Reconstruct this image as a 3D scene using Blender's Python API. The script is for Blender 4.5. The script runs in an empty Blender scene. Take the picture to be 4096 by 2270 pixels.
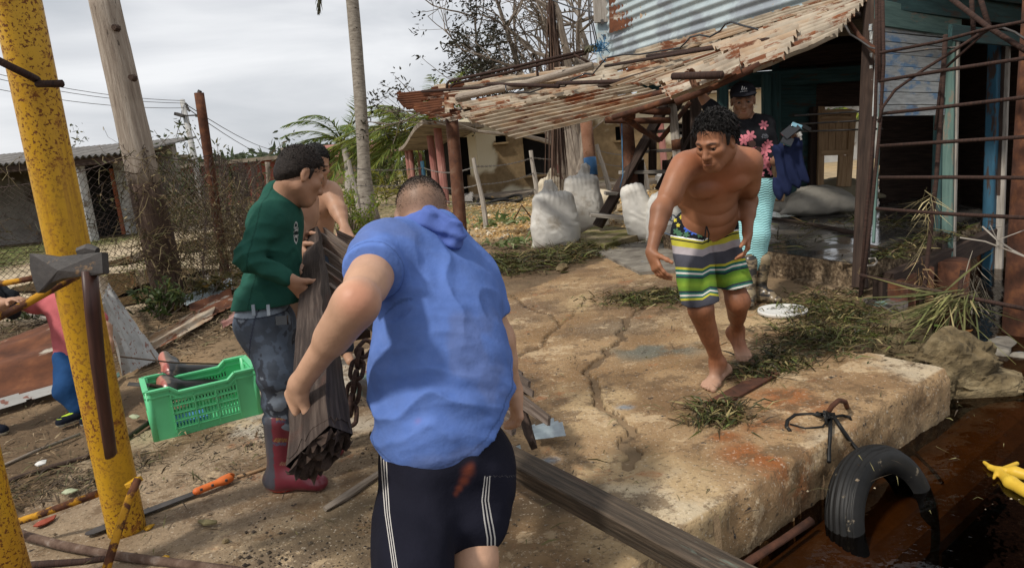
import bpy, math, random
import numpy as np
from mathutils import Vector, Matrix
C = bpy.context.scene
COL = C.collection
# ---------------------------------------------------------------- camera
F_PX = 2730.0
PITCH = math.radians(11.0); ROLL = math.radians(5.3); CAM_H = 1.4
def A(*a): return np.array(a, float)
_f = A(0, math.cos(PITCH), -math.sin(PITCH)); _r0 = A(1, 0, 0); _u0 = A(0, math.sin(PITCH), math.cos(PITCH))
_r = math.cos(ROLL)*_r0 - math.sin(ROLL)*_u0
_u = math.cos(ROLL)*_u0 + math.sin(ROLL)*_r0
CAM = A(0, 0, CAM_H)
cd = bpy.data.cameras.new('camera'); cam = bpy.data.objects.new('camera', cd); COL.objects.link(cam)
cd.sensor_width = 36.0; cd.lens = 36.0*F_PX/4096.0; cd.clip_start = 0.05; cd.clip_end = 3000
cam.matrix_world = Matrix(((_r[0], _u[0], -_f[0], 0), (_r[1], _u[1], -_f[1], 0), (_r[2], _u[2], -_f[2], CAM_H), (0, 0, 0, 1)))
C.camera = cam
# ---------------------------------------------------------------- sky, sun, exposure
SUN_EL, SUN_AZ = math.radians(52), math.radians(-128)   # azimuth measured from +Y clockwise: light from behind-left of the camera
w = bpy.data.worlds.new("World"); C.world = w; w.use_nodes = True
wn = w.node_tree; wn.nodes.clear()
def wnode(t, **k):
    n = wn.nodes.new(t)
    for a, b in k.items(): setattr(n, a, b)
    return n
wo = wnode('ShaderNodeOutputWorld'); bg = wnode('ShaderNodeBackground'); bg.inputs[1].default_value = 0.1
sky = wnode('ShaderNodeTexSky', sky_type='NISHITA', sun_disc=False, sun_elevation=SUN_EL, sun_rotation=SUN_AZ, air_density=1.0, dust_density=2.0, ozone_density=1.0)
tc = wnode('ShaderNodeTexCoord'); mp = wnode('ShaderNodeMapping'); mp.inputs['Scale'].default_value = (1.1, 1.1, 4.2); mp.inputs['Location'].default_value = (.35, .1, .2)
n1 = wnode('ShaderNodeTexNoise'); n1.inputs['Scale'].default_value = 2.1; n1.inputs['Detail'].default_value = 7; n1.inputs['Roughness'].default_value = .5; n1.inputs['Distortion'].default_value = .35
cr = wnode('ShaderNodeValToRGB'); e = cr.color_ramp.elements
e[0].position = .3; e[0].color = (4.9, 5.25, 5.7, 1); e[1].position = .66; e[1].color = (9.6, 9.7, 9.9, 1)
k = cr.color_ramp.elements.new(.5); k.color = (7.3, 7.5, 7.85, 1)
mx = wnode('ShaderNodeMix', data_type='RGBA'); mx.inputs[0].default_value = .93
L = wn.links.new
L(tc.outputs['Generated'], mp.inputs['Vector']); L(mp.outputs[0], n1.inputs['Vector']); L(n1.outputs['Fac'], cr.inputs[0])
L(sky.outputs[0], mx.inputs[6]); L(cr.outputs[0], mx.inputs[7]); L(mx.outputs[2], bg.inputs[0]); L(bg.outputs[0], wo.inputs[0])
sd = bpy.data.lights.new('sun', 'SUN'); sd.energy = 3.1; sd.angle = math.radians(5); sd.color = (1, .95, .87)
sun = bpy.data.objects.new('sun', sd); COL.objects.link(sun)
_sdir = Vector((math.sin(SUN_AZ)*math.cos(SUN_EL), math.cos(SUN_AZ)*math.cos(SUN_EL), math.sin(SUN_EL)))
sun.rotation_euler = _sdir.to_track_quat('Z', 'Y').to_euler(); sun.location = _sdir*50
vs = C.view_settings; vs.view_transform = 'Standard'; vs.look = 'None'; vs.exposure = 0; vs.gamma = 1; vs.use_curve_mapping = False
C.cycles.max_bounces = 6; C.cycles.diffuse_bounces = 3; C.cycles.glossy_bounces = 3; C.cycles.transparent_max_bounces = 8
random.seed(7); RNG = np.random.default_rng(7)
# a point of the place seen along a known line of sight: U at a known distance, G where it meets a level surface
def U(x, y, d): return CAM + d*(_f + (x-2048)/F_PX*_r - (y-1135)/F_PX*_u)
def G(x, y, z=0.0):
    v = _f + (x-2048)/F_PX*_r - (y-1135)/F_PX*_u
    return CAM + (z-CAM_H)/v[2]*v
def nrm(v):
    v = np.asarray(v, float); return v/(np.linalg.norm(v)+1e-12)
# ---------------------------------------------------------------- noise
def vnoise(P, scale=1.0, seed=0):
    P = np.asarray(P, np.float64)*scale + seed*17.31
    i = np.floor(P).astype(np.int64); f = P-i; f = f*f*(3-2*f)
    def h(x, y, z):
        n = (x*374761393 + y*668265263 + z*2147483647*3 + seed*974711) & 0xffffffff
        n = ((n ^ (n >> 13))*1274126177) & 0xffffffff
        return ((n ^ (n >> 16)) & 0xffff)/65535.0
    x, y, z = i[..., 0], i[..., 1], i[..., 2]; fx, fy, fz = f[..., 0], f[..., 1], f[..., 2]
    def lx(yy, zz): return h(x, yy, zz)*(1-fx) + h(x+1, yy, zz)*fx
    a = lx(y, z)*(1-fy) + lx(y+1, z)*fy; b = lx(y, z+1)*(1-fy) + lx(y+1, z+1)*fy
    return a*(1-fz) + b*fz
def fbm(P, scale=1.0, oct=4, seed=0):
    s = 0; a = .5; t = 0
    for o in range(oct): s = s + a*vnoise(P, scale*2**o, seed+o); t += a; a *= .5
    return s/t
def sstep(a, b, x): t = np.clip((x-a)/(b-a), 0, 1); return t*t*(3-2*t)
def P3(x, y, z=0): x, y, z = np.broadcast_arrays(x, y, z); return np.stack([x, y, z], -1)
# ---------------------------------------------------------------- meshes
def mesh_np(name, v, quads=None, tris=None, smooth=False, attrs=None):
    me = bpy.data.meshes.new(name)
    q = np.zeros((0, 4), np.int32) if quads is None or len(quads) == 0 else np.asarray(quads, np.int32).reshape(-1, 4)
    t = np.zeros((0, 3), np.int32) if tris is None or len(tris) == 0 else np.asarray(tris, np.int32).reshape(-1, 3)
    v = np.asarray(v, np.float32)
    me.vertices.add(len(v)); me.vertices.foreach_set('co', v.ravel())
    nl = q.size + t.size; me.loops.add(nl); me.loops.foreach_set('vertex_index', np.concatenate([q.ravel(), t.ravel()]))
    me.polygons.add(len(q)+len(t))
    ls = np.concatenate([np.arange(len(q))*4, q.size+np.arange(len(t))*3]).astype(np.int32)
    me.polygons.foreach_set('loop_start', ls)
    me.polygons.foreach_set('use_smooth', np.full(len(q)+len(t), bool(smooth)))
    for k, (ty, arr) in (attrs or {}).items():
        at = me.attributes.new(k, ty, 'POINT')
        if ty == 'FLOAT_COLOR':
            a4 = np.ones((len(v), 4), np.float32); a4[:, :3] = arr; at.data.foreach_set('color', a4.ravel())
        elif ty == 'FLOAT_VECTOR': at.data.foreach_set('vector', np.asarray(arr, np.float32).ravel())
        else: at.data.foreach_set('value', np.asarray(arr, np.float32).ravel())
    me.update(calc_edges=True); me.validate()
    return me
def frame(d, up=(0, 0, 1)):
    d = nrm(d); up = np.asarray(up, float)
    if abs(d@nrm(up)) > .98: up = A(1, 0, 0) if abs(d[0]) < .9 else A(0, 1, 0)
    b = nrm(np.cross(up, d)); return d, b, np.cross(d, b)        # along, side, up
class MB:
    def __init__(s): s.v = []; s.q = []; s.t = []; s.g = []; s.c = []; s.n = 0
    def raw(s, v, q=None, t=None, g=None, c=None):
        v = np.asarray(v, float).reshape(-1, 3)
        if q is not None and len(q): s.q.append(np.asarray(q).reshape(-1, 4)+s.n)
        if t is not None and len(t): s.t.append(np.asarray(t).reshape(-1, 3)+s.n)
        s.v.append(v); s.g.append(v if g is None else np.asarray(g, float).reshape(-1, 3))
        s.c.append(np.tile(A(1, 1, 1) if c is None else np.asarray(c, float), (len(v), 1)) if c is None or np.ndim(c) == 1 else np.asarray(c, float))
        s.n += len(v); return s
    def box(s, p0, p1, w, t, up=(0, 0, 1), bev=.12, c=None, jag=0):
        """board from p0 to p1, w along its side, t along up; chamfered long edges"""
        p0 = np.asarray(p0, float); p1 = np.asarray(p1, float); d, b, u = frame(p1-p0, up); Ln = np.linalg.norm(p1-p0)
        e = bev*min(w, t); w2, t2 = w/2, t/2
        pr = [(-w2+e, -t2), (w2-e, -t2), (w2, -t2+e), (w2, t2-e), (w2-e, t2), (-w2+e, t2), (-w2, t2-e), (-w2, -t2+e)]
        off = RNG.random(3)*9; V = []; Gc = []
        ns = 3
        for k in range(ns):
            x = Ln*k/(ns-1)
            for (a, h) in pr:
                xx = x + (RNG.normal()*jag if k in (0, ns-1) else 0)
                V.append(p0+d*xx+b*a+u*h); Gc.append((xx+off[0], a+off[1], h+off[2]))
        Q = []
        for k in range(ns-1):
            for i in range(8): j = (i+1) % 8; Q.append((k*8+i, k*8+j, k*8+8+j, k*8+8+i))
        T = []
        for k, o in ((0, 0), (1, (ns-1)*8)):
            for i in range(1, 7): T.append((o, o+i+1, o+i) if k == 0 else (o, o+i, o+i+1))
        return s.raw(V, Q, T, Gc, c)
    def tube(s, pts, r, n=8, caps=True, c=None, rough=0, sq=1.0):
        pts = np.asarray(pts, float); m = len(pts); r = np.broadcast_to(np.asarray(r, float), (m,)); off = RNG.random(3)*9
        V = []; Gc = []; Ln = 0; b = None
        for k in range(m):
            d = nrm(pts[min(k+1, m-1)]-pts[max(k-1, 0)])
            if b is None: _, b, u = frame(d)
            else: b = nrm(b-d*(b@d)); u = np.cross(d, b)
            if k: Ln += np.linalg.norm(pts[k]-pts[k-1])
            th = np.arange(n)*2*math.pi/n + .4
            rr = r[k]*(1+rough*(RNG.random(n)-.5))
            ring = pts[k] + (np.cos(th)*rr)[:, None]*b + (np.sin(th)*rr*sq)[:, None]*u
            V.append(ring); Gc.append(np.stack([np.full(n, Ln+off[0]), np.cos(th)*r[k]+off[1], np.sin(th)*r[k]+off[2]], -1))
        V = np.concatenate(V); Gc = np.concatenate(Gc)
        i = np.arange(n); j = (i+1) % n; Q = np.concatenate([np.stack([k*n+i, k*n+j, (k+1)*n+j, (k+1)*n+i], -1) for k in range(m-1)])
        T = []
        if caps:
            for q in range(1, n-1): T += [(0, q+1, q), ((m-1)*n, (m-1)*n+q, (m-1)*n+q+1)]
        return s.raw(V, Q, T, Gc, c)
    def grid(s, V, g=None, mask=None, c=None, flip=False):
        """V (m,n,3) surface; mask (m-1,n-1) of kept cells"""
        m, n = V.shape[:2]; i, j = np.meshgrid(np.arange(m-1), np.arange(n-1), indexing='ij')
        q = np.stack([i*n+j, (i+1)*n+j, (i+1)*n+j+1, i*n+j+1], -1)
        if flip: q = q[..., ::-1]
        q = q[mask] if mask is not None else q.reshape(-1, 4)
        v = V.reshape(-1, 3); g = v if g is None else np.asarray(g).reshape(-1, 3)
        cc = None if c is None else np.broadcast_to(np.asarray(c, float), (m, n, 3)).reshape(-1, 3)
        used = np.unique(q); mp_ = np.full(len(v), -1); mp_[used] = np.arange(len(used))
        return s.raw(v[used], mp_[q], None, g[used], None if cc is None else cc[used])
    def build(s, name, mat, parent=None, smooth=False, base=None, attrs=None):
        v = np.concatenate(s.v); g = np.concatenate(s.g); c = np.concatenate(s.c)
        q = np.concatenate(s.q) if s.q else None; t = np.concatenate(s.t) if s.t else None
        return link(name, v, q, t, mat, parent, smooth, base, g, c, attrs)
WORLD0 = {}
def origin_of(o): return WORLD0.get(o.name, A(0, 0, 0))
def link(name, v, q, t, mat, parent=None, smooth=False, base=None, g=None, c=None, attrs=None):
    v = np.asarray(v, float)
    if base is None:
        base = A(v[:, 0].mean(), v[:, 1].mean(), v[:, 2].min()) if parent is None else origin_of(parent)
    at = {'gr': ('FLOAT_VECTOR', v if g is None else g), 'Col': ('FLOAT_COLOR', np.ones((len(v), 3)) if c is None else c)}
    at.update(attrs or {})
    me = mesh_np(name, v-base, q, t, smooth, at)
    o = bpy.data.objects.new(name, me); COL.objects.link(o)
    if mat is not None: me.materials.append(mat)
    if parent is not None:
        o.parent = parent; o.location = Vector(base-origin_of(parent))
    else: o.location = Vector(base)
    WORLD0[o.name] = base
    return o
def tag(o, label=None, cat=None, group=None, kind=None):
    if label: o['label'] = label
    if cat: o['category'] = cat
    if group: o['group'] = group
    if kind: o['kind'] = kind
    return o
def thing(name, label, cat, loc, group=None):
    o = bpy.data.objects.new(name, None); COL.objects.link(o); o.location = Vector(np.asarray(loc, float)); o.empty_display_size = .1
    WORLD0[o.name] = np.asarray(loc, float); return tag(o, label, cat, group)
def copy_thing(o, loc, label=None):
    r = o.copy(); COL.objects.link(r); r.location = Vector(loc); WORLD0[r.name] = np.asarray(loc, float)
    if label: r['label'] = label
    for ch in o.children:
        c = ch.copy(); COL.objects.link(c); c.parent = r
        for g in ch.children: d = g.copy(); COL.objects.link(d); d.parent = c
    return r
def boxm(mb, c, s, R=None):
    """plain box, centre c, full sizes s, columns of R its axes"""
    R = np.eye(3) if R is None else R
    k = A(*[[x, y, z] for x in (-.5, .5) for y in (-.5, .5) for z in (-.5, .5)])*A(*s)
    q = [(0, 1, 3, 2), (4, 6, 7, 5), (0, 4, 5, 1), (2, 3, 7, 6), (0, 2, 6, 4), (1, 5, 7, 3)]
    return mb.raw(np.asarray(c)+k@R.T, q, None, k+RNG.random(3)*9)
# ---------------------------------------------------------------- materials
def mat(name, ramp, scale=4, det=6, rough=.85, stretch=(1, 1, 1), layers=(), bump=.25, bscale=None, spec=.3, metal=0.0, vcol=False, dist=.02, coord='gr', trans=None, ramp_amt=1.0):
    m = bpy.data.materials.new(name); m.use_nodes = True; nt = m.node_tree; nt.nodes.clear(); Lk = nt.links.new
    def nd(t, **k):
        n = nt.nodes.new(t)
        for a, b in k.items(): setattr(n, a, b)
        return n
    out = nd('ShaderNodeOutputMaterial'); bs = nd('ShaderNodeBsdfPrincipled'); Lk(bs.outputs[0], out.inputs[0])
    bs.inputs['Roughness'].default_value = rough; bs.inputs['Metallic'].default_value = metal; bs.inputs['Specular IOR Level'].default_value = spec
    if coord == 'gr': co = nd('ShaderNodeAttribute', attribute_name='gr').outputs['Vector']
    else: co = nd('ShaderNodeTexCoord').outputs['Object']
    def noise(sc, st, dt=6, ro=.6):
        mp = nd('ShaderNodeMapping'); mp.inputs['Scale'].default_value = st; Lk(co, mp.inputs[0])
        n = nd('ShaderNodeTexNoise'); n.inputs['Scale'].default_value = sc; n.inputs['Detail'].default_value = dt; n.inputs['Roughness'].default_value = ro
        Lk(mp.outputs[0], n.inputs['Vector']); return n.outputs['Fac']
    def rampnode(rp, fac):
        r = nd('ShaderNodeValToRGB'); el = r.color_ramp.elements
        while len(el) < len(rp): el.new(.5)
        for e_, (p, c) in zip(el, sorted(rp)): e_.position = p; e_.color = (*c, 1)
        Lk(fac, r.inputs[0]); return r.outputs[0]
    def mixc(a, b, fac, mode='MIX'):
        x = nd('ShaderNodeMix', data_type='RGBA', blend_type=mode)
        if hasattr(fac, 'links'): Lk(fac, x.inputs[0])
        else: x.inputs[0].default_value = fac
        for s_, i in ((a, 6), (b, 7)):
            if hasattr(s_, 'links'): Lk(s_, x.inputs[i])
            else: x.inputs[i].default_value = (*s_, 1)
        return x.outputs[2]
    base_n = noise(scale, stretch, det); col = rampnode(ramp, base_n)
    if vcol:
        vc = nd('ShaderNodeAttribute', attribute_name='Col').outputs['Color']
        col = mixc(vc, col, 1.0, 'MULTIPLY')
    rsock = None
    for ly in layers:
        n = noise(ly['s'], ly.get('st', (1, 1, 1)), ly.get('d', 6), ly.get('ro', .65))
        mr = nd('ShaderNodeMapRange', interpolation_type='SMOOTHSTEP'); mr.inputs[1].default_value = ly['lo']; mr.inputs[2].default_value = ly['hi']; Lk(n, mr.inputs[0])
        fac = mr.outputs[0]
        if 'amt' in ly:
            q = nd('ShaderNodeMath', operation='MULTIPLY'); Lk(fac, q.inputs[0]); q.inputs[1].default_value = ly['amt']; fac = q.outputs[0]
        if 'attr' in ly:
            q = nd('ShaderNodeMath', operation='MULTIPLY'); Lk(fac, q.inputs[0]); Lk(nd('ShaderNodeAttribute', attribute_name=ly['attr']).outputs['Fac'], q.inputs[1]); fac = q.outputs[0]
        lc = ly['c']
        if isinstance(lc, list): lc = rampnode(lc, noise(ly.get('cs', ly['s']*3), ly.get('st', (1, 1, 1))))
        col = mixc(col, lc, fac)
        if 'r' in ly:
            x = nd('ShaderNodeMix', data_type='FLOAT'); Lk(fac, x.inputs[0])
            if rsock is None: x.inputs[2].default_value = rough
            else: Lk(rsock, x.inputs[2])
            x.inputs[3].default_value = ly['r']; rsock = x.outputs[0]
    if rsock is not None: Lk(rsock, bs.inputs['Roughness'])
    Lk(col, bs.inputs['Base Color'])
    if bump:
        b = nd('ShaderNodeBump'); b.inputs['Strength'].default_value = bump; b.inputs['Distance'].default_value = dist
        Lk(noise(bscale or scale*3, stretch, 8, .65), b.inputs['Height']); Lk(b.outputs[0], bs.inputs['Normal'])
    if trans:      # thin leaf: some light through
        bs.inputs['Subsurface Weight'].default_value = 0
        tb = nd('ShaderNodeBsdfTranslucent'); Lk(col, tb.inputs[0]); ms = nd('ShaderNodeMixShader'); ms.inputs[0].default_value = trans
        Lk(bs.outputs[0], ms.inputs[1]); Lk(tb.outputs[0], ms.inputs[2]); Lk(ms.outputs[0], out.inputs[0])
    return m
RUST = [(.25, (.032, .016, .011)), (.5, (.085, .034, .019)), (.75, (.19, .075, .032))]
M = {}
M['yellow'] = mat('yellow_paint', [(.3, (.5, .26, .012)), (.7, (.66, .38, .02))], 3, rough=.42, spec=.45, bump=.15, bscale=40, dist=.004, layers=[
    dict(c=(.42, .2, .02), s=6, lo=.45, hi=.75, amt=.6), dict(c=[(.3, (.09, .03, .01)), (.7, (.24, .08, .015))], s=85, lo=.545, hi=.59, d=3, r=.9, attr='rz'), dict(c=(.24, .085, .015), s=12, lo=.52, hi=.62, d=10, ro=.85, r=.9, attr='rz'), dict(c=(.3, .13, .02), s=7, st=(.12, 2.5, 2.5), lo=.56, hi=.68, amt=.6)])
M['yrust'] = mat('yellow_rust', RUST, 20, rough=.9, bump=.5, bscale=60, dist=.006, layers=[dict(c=(.5, .25, .02), s=16, lo=.47, hi=.56)])
M['rust'] = mat('rust', RUST, 9, rough=.92, bump=.5, bscale=50, dist=.006)
M['rebar'] = mat('rebar_steel', [(.3, (.02, .012, .01)), (.7, (.065, .032, .022))], 14, rough=.85, bump=.8, bscale=9, stretch=(9, .5, .5), dist=.01)
M['crust'] = mat('crusted_rusty_bar', [(.3, (.06, .032, .022)), (.55, (.14, .09, .065)), (.75, (.3, .24, .2))], 16, rough=.9, bump=.9, bscale=30, dist=.01)
M['dsteel'] = mat('dark_steel', [(.3, (.022, .019, .018)), (.7, (.07, .06, .054))], 14, rough=.6, spec=.5, bump=.4, bscale=60, dist=.004, layers=[dict(c=(.2, .12, .06), s=22, lo=.62, hi=.7)])
M['handle'] = mat('dark_wood_handle', [(.3, (.035, .014, .01)), (.7, (.085, .035, .024))], 6, rough=.45, spec=.4, stretch=(1, 9, 9), bump=.2, dist=.004)
M['pole'] = mat('pole_wood', [(.25, (.2, .155, .12)), (.55, (.37, .31, .25)), (.8, (.5, .44, .37))], 5, rough=.95, stretch=(.5, 6, 6), bump=.9, bscale=12, dist=.02, layers=[dict(c=(.035, .022, .015), s=9, lo=.62, hi=.7, st=(.7, 2.5, 2.5)), dict(c=(.03, .02, .014), s=30, lo=.68, hi=.72, st=(.25, 3, 3))])
M['poledark'] = mat('pole_wood_dark', [(.25, (.035, .022, .016)), (.6, (.085, .055, .04)), (.85, (.2, .15, .11))], 6, rough=.95, stretch=(.6, 6, 6), bump=.9, bscale=12, dist=.02)
M['wood'] = mat('weathered_wood', [(.28, (.014, .009, .007)), (.5, (.042, .028, .022)), (.72, (.11, .082, .066))], 6, rough=.8, stretch=(.5, 7, 7), bump=.7, bscale=14, dist=.008, layers=[dict(c=(.1, .04, .025), s=3, lo=.55, hi=.7, amt=.5), dict(c=(.012, .009, .01), s=22, lo=.6, hi=.7, st=(.25, 3, 3), amt=.7)])
M['slatwood'] = mat('slat_wood', [(.28, (.045, .03, .023)), (.5, (.12, .088, .068)), (.75, (.26, .21, .175))], 7, rough=.8, stretch=(.5, 7, 7), bump=.8, bscale=14, dist=.008, layers=[dict(c=(.16, .07, .04), s=4, lo=.54, hi=.68, amt=.6)])  # weathered wood in a lighter copy, offsetting the shade on the slats
M['beam'] = mat('wet_timber', [(.28, (.016, .012, .008)), (.5, (.06, .044, .03)), (.72, (.14, .1, .068))], 11, rough=.62, spec=.3, stretch=(.35, 7, 7), bump=.8, bscale=16, dist=.008, layers=[dict(c=(.15, .06, .04), s=2.5, lo=.54, hi=.64, st=(.4, 3, 3), amt=.5), dict(c=(.16, .2, .16), s=9, lo=.6, hi=.68, st=(.4, 2, 2), amt=.55)])
M['greybeam'] = mat('green_paint_timber', [(.3, (.06, .05, .042)), (.7, (.17, .14, .12))], 7, rough=.6, stretch=(.4, 5, 5), bump=.7, dist=.008, layers=[dict(c=(.13, .2, .17), s=6, lo=.48, hi=.58), dict(c=(.2, .06, .04), s=5, lo=.55, hi=.65)])
M['darkplank'] = mat('dark_plank', [(.3, (.022, .014, .011)), (.6, (.06, .038, .028)), (.85, (.11, .07, .05))], 6, rough=.9, stretch=(.5, 6, 6), bump=.6, dist=.008)
M['tealplank'] = mat('teal_plank', [(.3, (.018, .045, .046)), (.7, (.04, .09, .088))], 6, rough=.8, stretch=(.5, 6, 6), bump=.5, dist=.006, layers=[dict(c=(.06, .045, .035), s=7, lo=.55, hi=.66, st=(.4, 2, 2))])
M['greenplank'] = mat('pale_green_plank', [(.3, (.07, .125, .11)), (.7, (.13, .21, .18))], 6, rough=.8, stretch=(.5, 6, 6), bump=.5, dist=.006, layers=[dict(c=(.2, .16, .12), s=5, lo=.55, hi=.66, st=(.6, 2, 2))])
M['blueplank'] = mat('blue_grey_plank', [(.25, (.28, .285, .275)), (.6, (.52, .53, .51)), (.8, (.64, .65, .62))], 8, rough=.85, stretch=(.6, 6, 6), bump=.6, dist=.006, layers=[dict(c=(.12, .26, .45), s=3.2, lo=.5, hi=.62, st=(.8, 2, 2), amt=.85), dict(c=(.16, .11, .08), s=4, lo=.56, hi=.68, st=(.5, 2, 2), amt=.7)])
M['greyplank'] = mat('bare_grey_plank', [(.3, (.2, .17, .14)), (.7, (.42, .38, .33))], 7, rough=.9, stretch=(.5, 7, 7), bump=.6, dist=.006)
M['bluepost'] = mat('blue_post', [(.3, (.015, .06, .1)), (.7, (.03, .11, .17))], 5, rough=.7, stretch=(.5, 4, 4), bump=.5, dist=.006, layers=[dict(c=(.05, .03, .022), s=8, lo=.52, hi=.6, st=(.4, 2, 2))])
M['newwood'] = mat('bare_brown_door', [(.3, (.24, .14, .07)), (.7, (.44, .29, .16))], 6, rough=.75, stretch=(.5, 6, 6), bump=.4, dist=.006)
M['tin'] = mat('rusty_tin', [(.3, (.23, .185, .135)), (.6, (.42, .35, .26)), (.8, (.53, .47, .38))], 5, rough=.62, spec=.4, bump=.25, dist=.006, vcol=False, layers=[dict(c=(.36, .2, .09), s=2.6, lo=.48, hi=.6, st=(.55, 1.3, 1), amt=.5), dict(c=[(.3, (.08, .03, .016)), (.7, (.25, .085, .03))], s=3.1, lo=.52, hi=.58, st=(.5, 1.4, 1), d=10, ro=.74, r=.92), dict(c=(.06, .04, .03), s=11, lo=.64, hi=.7, amt=.6)])
M['rusttin'] = mat('brown_rust_tin', [(.3, (.06, .024, .014)), (.6, (.15, .055, .025)), (.8, (.27, .11, .045))], 5, rough=.9, bump=.4, dist=.006, layers=[dict(c=(.42, .37, .3), s=3.4, lo=.58, hi=.66, st=(.5, 1.4, 1))])
M['zinc'] = mat('blue_grey_zinc', [(.3, (.36, .43, .45)), (.7, (.52, .59, .6))], 2.5, rough=.4, spec=.5, metal=.15, bump=.1, dist=.004, layers=[dict(c=(.3, .33, .36), s=1.4, lo=.48, hi=.6), dict(c=(.36, .22, .11), s=8, lo=.66, hi=.72, st=(.6, 1, 1))])
M['wtin'] = mat('white_spotted_tin', [(.3, (.24, .23, .21)), (.7, (.4, .39, .365))], 5, rough=.55, spec=.4, bump=.2, dist=.006, layers=[dict(c=[(.3, (.1, .035, .02)), (.7, (.26, .1, .06))], s=13, lo=.6, hi=.64, d=2)])
M['plaster'] = mat('flaking_plaster', [(.3, (.17, .115, .058)), (.7, (.26, .18, .095))], 7, rough=.95, bump=.4, dist=.02, layers=[dict(c=(.62, .55, .4), s=1.5, lo=.30, hi=.33, d=9, ro=.7, attr='mask')])
M['plastergrey'] = mat('grey_plaster', [(.3, (.3, .3, .29)), (.7, (.48, .47, .45))], 1.5, rough=.95, bump=.2, layers=[dict(c=(.16, .13, .1), s=2.5, lo=.55, hi=.66)])
M['redwall'] = mat('red_wall', [(.3, (.25, .07, .055)), (.7, (.36, .12, .09))], 1.5, rough=.95, bump=.2)
M['roofslab'] = mat('roof_slab', [(.3, (.14, .11, .085)), (.7, (.36, .3, .23))], 1.6, rough=.95, bump=.3, layers=[dict(c=(.07, .05, .04), s=2.4, lo=.55, hi=.66)])
M['redcol'] = mat('red_column', [(.3, (.2, .06, .05)), (.6, (.36, .17, .14)), (.8, (.5, .4, .34))], 2.2, rough=.9, bump=.2, stretch=(.5, 1, 1))
M['asbestos'] = mat('grey_corrugated', [(.3, (.14, .13, .12)), (.7, (.28, .26, .24))], 4, rough=.95, bump=.2)
M['black'] = mat('opening_shade', [(.3, (.006, .005, .004)), (.7, (.012, .01, .008))], 3, rough=.95, bump=0)  # black colour stands in for the shade inside rooms and openings
M['concrete'] = mat('slab_concrete', [(.25, (.74, .7, .64)), (.5, (1, 1, 1)), (.78, (1.22, 1.2, 1.15))], 2.2, det=10, rough=.88, spec=.25, bump=.9, bscale=30, dist=.014, vcol=True, layers=[
    dict(c=(.55, .41, .25), s=1.7, lo=.55, hi=.58, d=12, ro=.78, amt=.6), dict(c=(.13, .078, .038), s=2.3, lo=.51, hi=.57, d=12, ro=.78, amt=.72, r=.55), dict(c=(.07, .045, .028), s=6, lo=.6, hi=.66, d=10, ro=.78, amt=.8, r=.5), dict(c=(.045, .034, .028), s=15, lo=.645, hi=.675, d=5), dict(c=(.1, .07, .042), s=48, lo=.55, hi=.66, d=4, amt=.65), dict(c=(.74, .66, .53), s=62, lo=.6, hi=.67, d=3, amt=.35), dict(c=(.36, .13, .045), s=2.1, lo=.57, hi=.66, d=10, ro=.75, amt=.6)])
M['aggregate'] = mat('rough_aggregate', [(.3, (.04, .028, .018)), (.5, (.16, .11, .065)), (.7, (.4, .3, .19))], 26, det=4, rough=.95, bump=1.0, bscale=30, dist=.03)
M['dirt'] = mat('ground_dirt', [(.28, (.6, .6, .6)), (.5, (1, 1, 1)), (.75, (1.35, 1.3, 1.25))], 1.6, det=11, rough=.93, spec=.2, bump=.9, bscale=14, dist=.03, vcol=True, layers=[dict(c=(.045, .03, .02), s=9, lo=.57, hi=.68, d=8, amt=.65), dict(c=(.42, .33, .22), s=26, lo=.64, hi=.7, d=4, amt=.6)])
M['wet'] = mat('wet_floor', [(.3, (.06, .052, .043)), (.7, (.17, .145, .115))], 2, rough=.4, spec=.5, bump=.15, dist=.01, layers=[dict(c=(.07, .065, .06), s=1.6, lo=.42, hi=.5, st=(1, 1, 1), r=.07)])
M['puddle'] = mat('puddle_water', [(.3, (.1, .065, .03)), (.7, (.16, .1, .05))], 2, rough=.06, spec=.5, bump=.05, dist=.01)
M['rock'] = mat('rubble_rock', [(.3, (.05, .036, .018)), (.52, (.17, .125, .065)), (.75, (.33, .26, .15))], 7, rough=.95, bump=1.0, bscale=18, dist=.03)
M['stonegrey'] = mat('grey_stone', [(.3, (.1, .085, .07)), (.7, (.3, .27, .22))], 5, rough=.9, bump=.7, dist=.02, layers=[dict(c=(.1, .17, .26), s=7, lo=.62, hi=.7, amt=.6)])
M['mossy'] = mat('mossy_step', [(.3, (.2, .15, .08)), (.7, (.4, .33, .2))], 6, rough=.95, bump=.6, layers=[dict(c=(.14, .13, .035), s=3, lo=.45, hi=.58)])
M['leaf'] = mat('leaves', [(.3, (.8, .8, .8)), (.7, (1.3, 1.3, 1.3))], 3, rough=.5, bump=0, vcol=True, trans=.4)
M['dry'] = mat('dry_plant', [(.3, (.75, .75, .75)), (.7, (1.25, 1.2, 1.1))], 4, rough=.75, bump=0, vcol=True)
M['grassy'] = mat('wet_seagrass', [(.3, (.7, .7, .7)), (.7, (1.1, 1.1, 1.1))], 5, rough=.5, spec=.25, bump=0, vcol=True)
M['bark'] = mat('palm_bark', [(.3, (.15, .125, .1)), (.6, (.3, .265, .22)), (.8, (.42, .38, .33))], 5, rough=.95, stretch=(3.5, 1, 1), bump=.8, bscale=9, dist=.02, layers=[dict(c=(.03, .022, .016), s=6, lo=.63, hi=.68, st=(2.5, 1, 1))])
M['twig'] = mat('grey_bark', [(.3, (.12, .095, .075)), (.7, (.3, .25, .2))], 6, rough=.95, bump=.4, stretch=(.6, 3, 3))
M['wire'] = mat('rusty_wire', [(.3, (.03, .02, .015)), (.7, (.08, .055, .045))], 10, rough=.8, bump=0)
M['vine'] = mat('dry_vine', [(.3, (.045, .03, .02)), (.7, (.13, .09, .055))], 10, rough=.9, bump=0)
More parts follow.
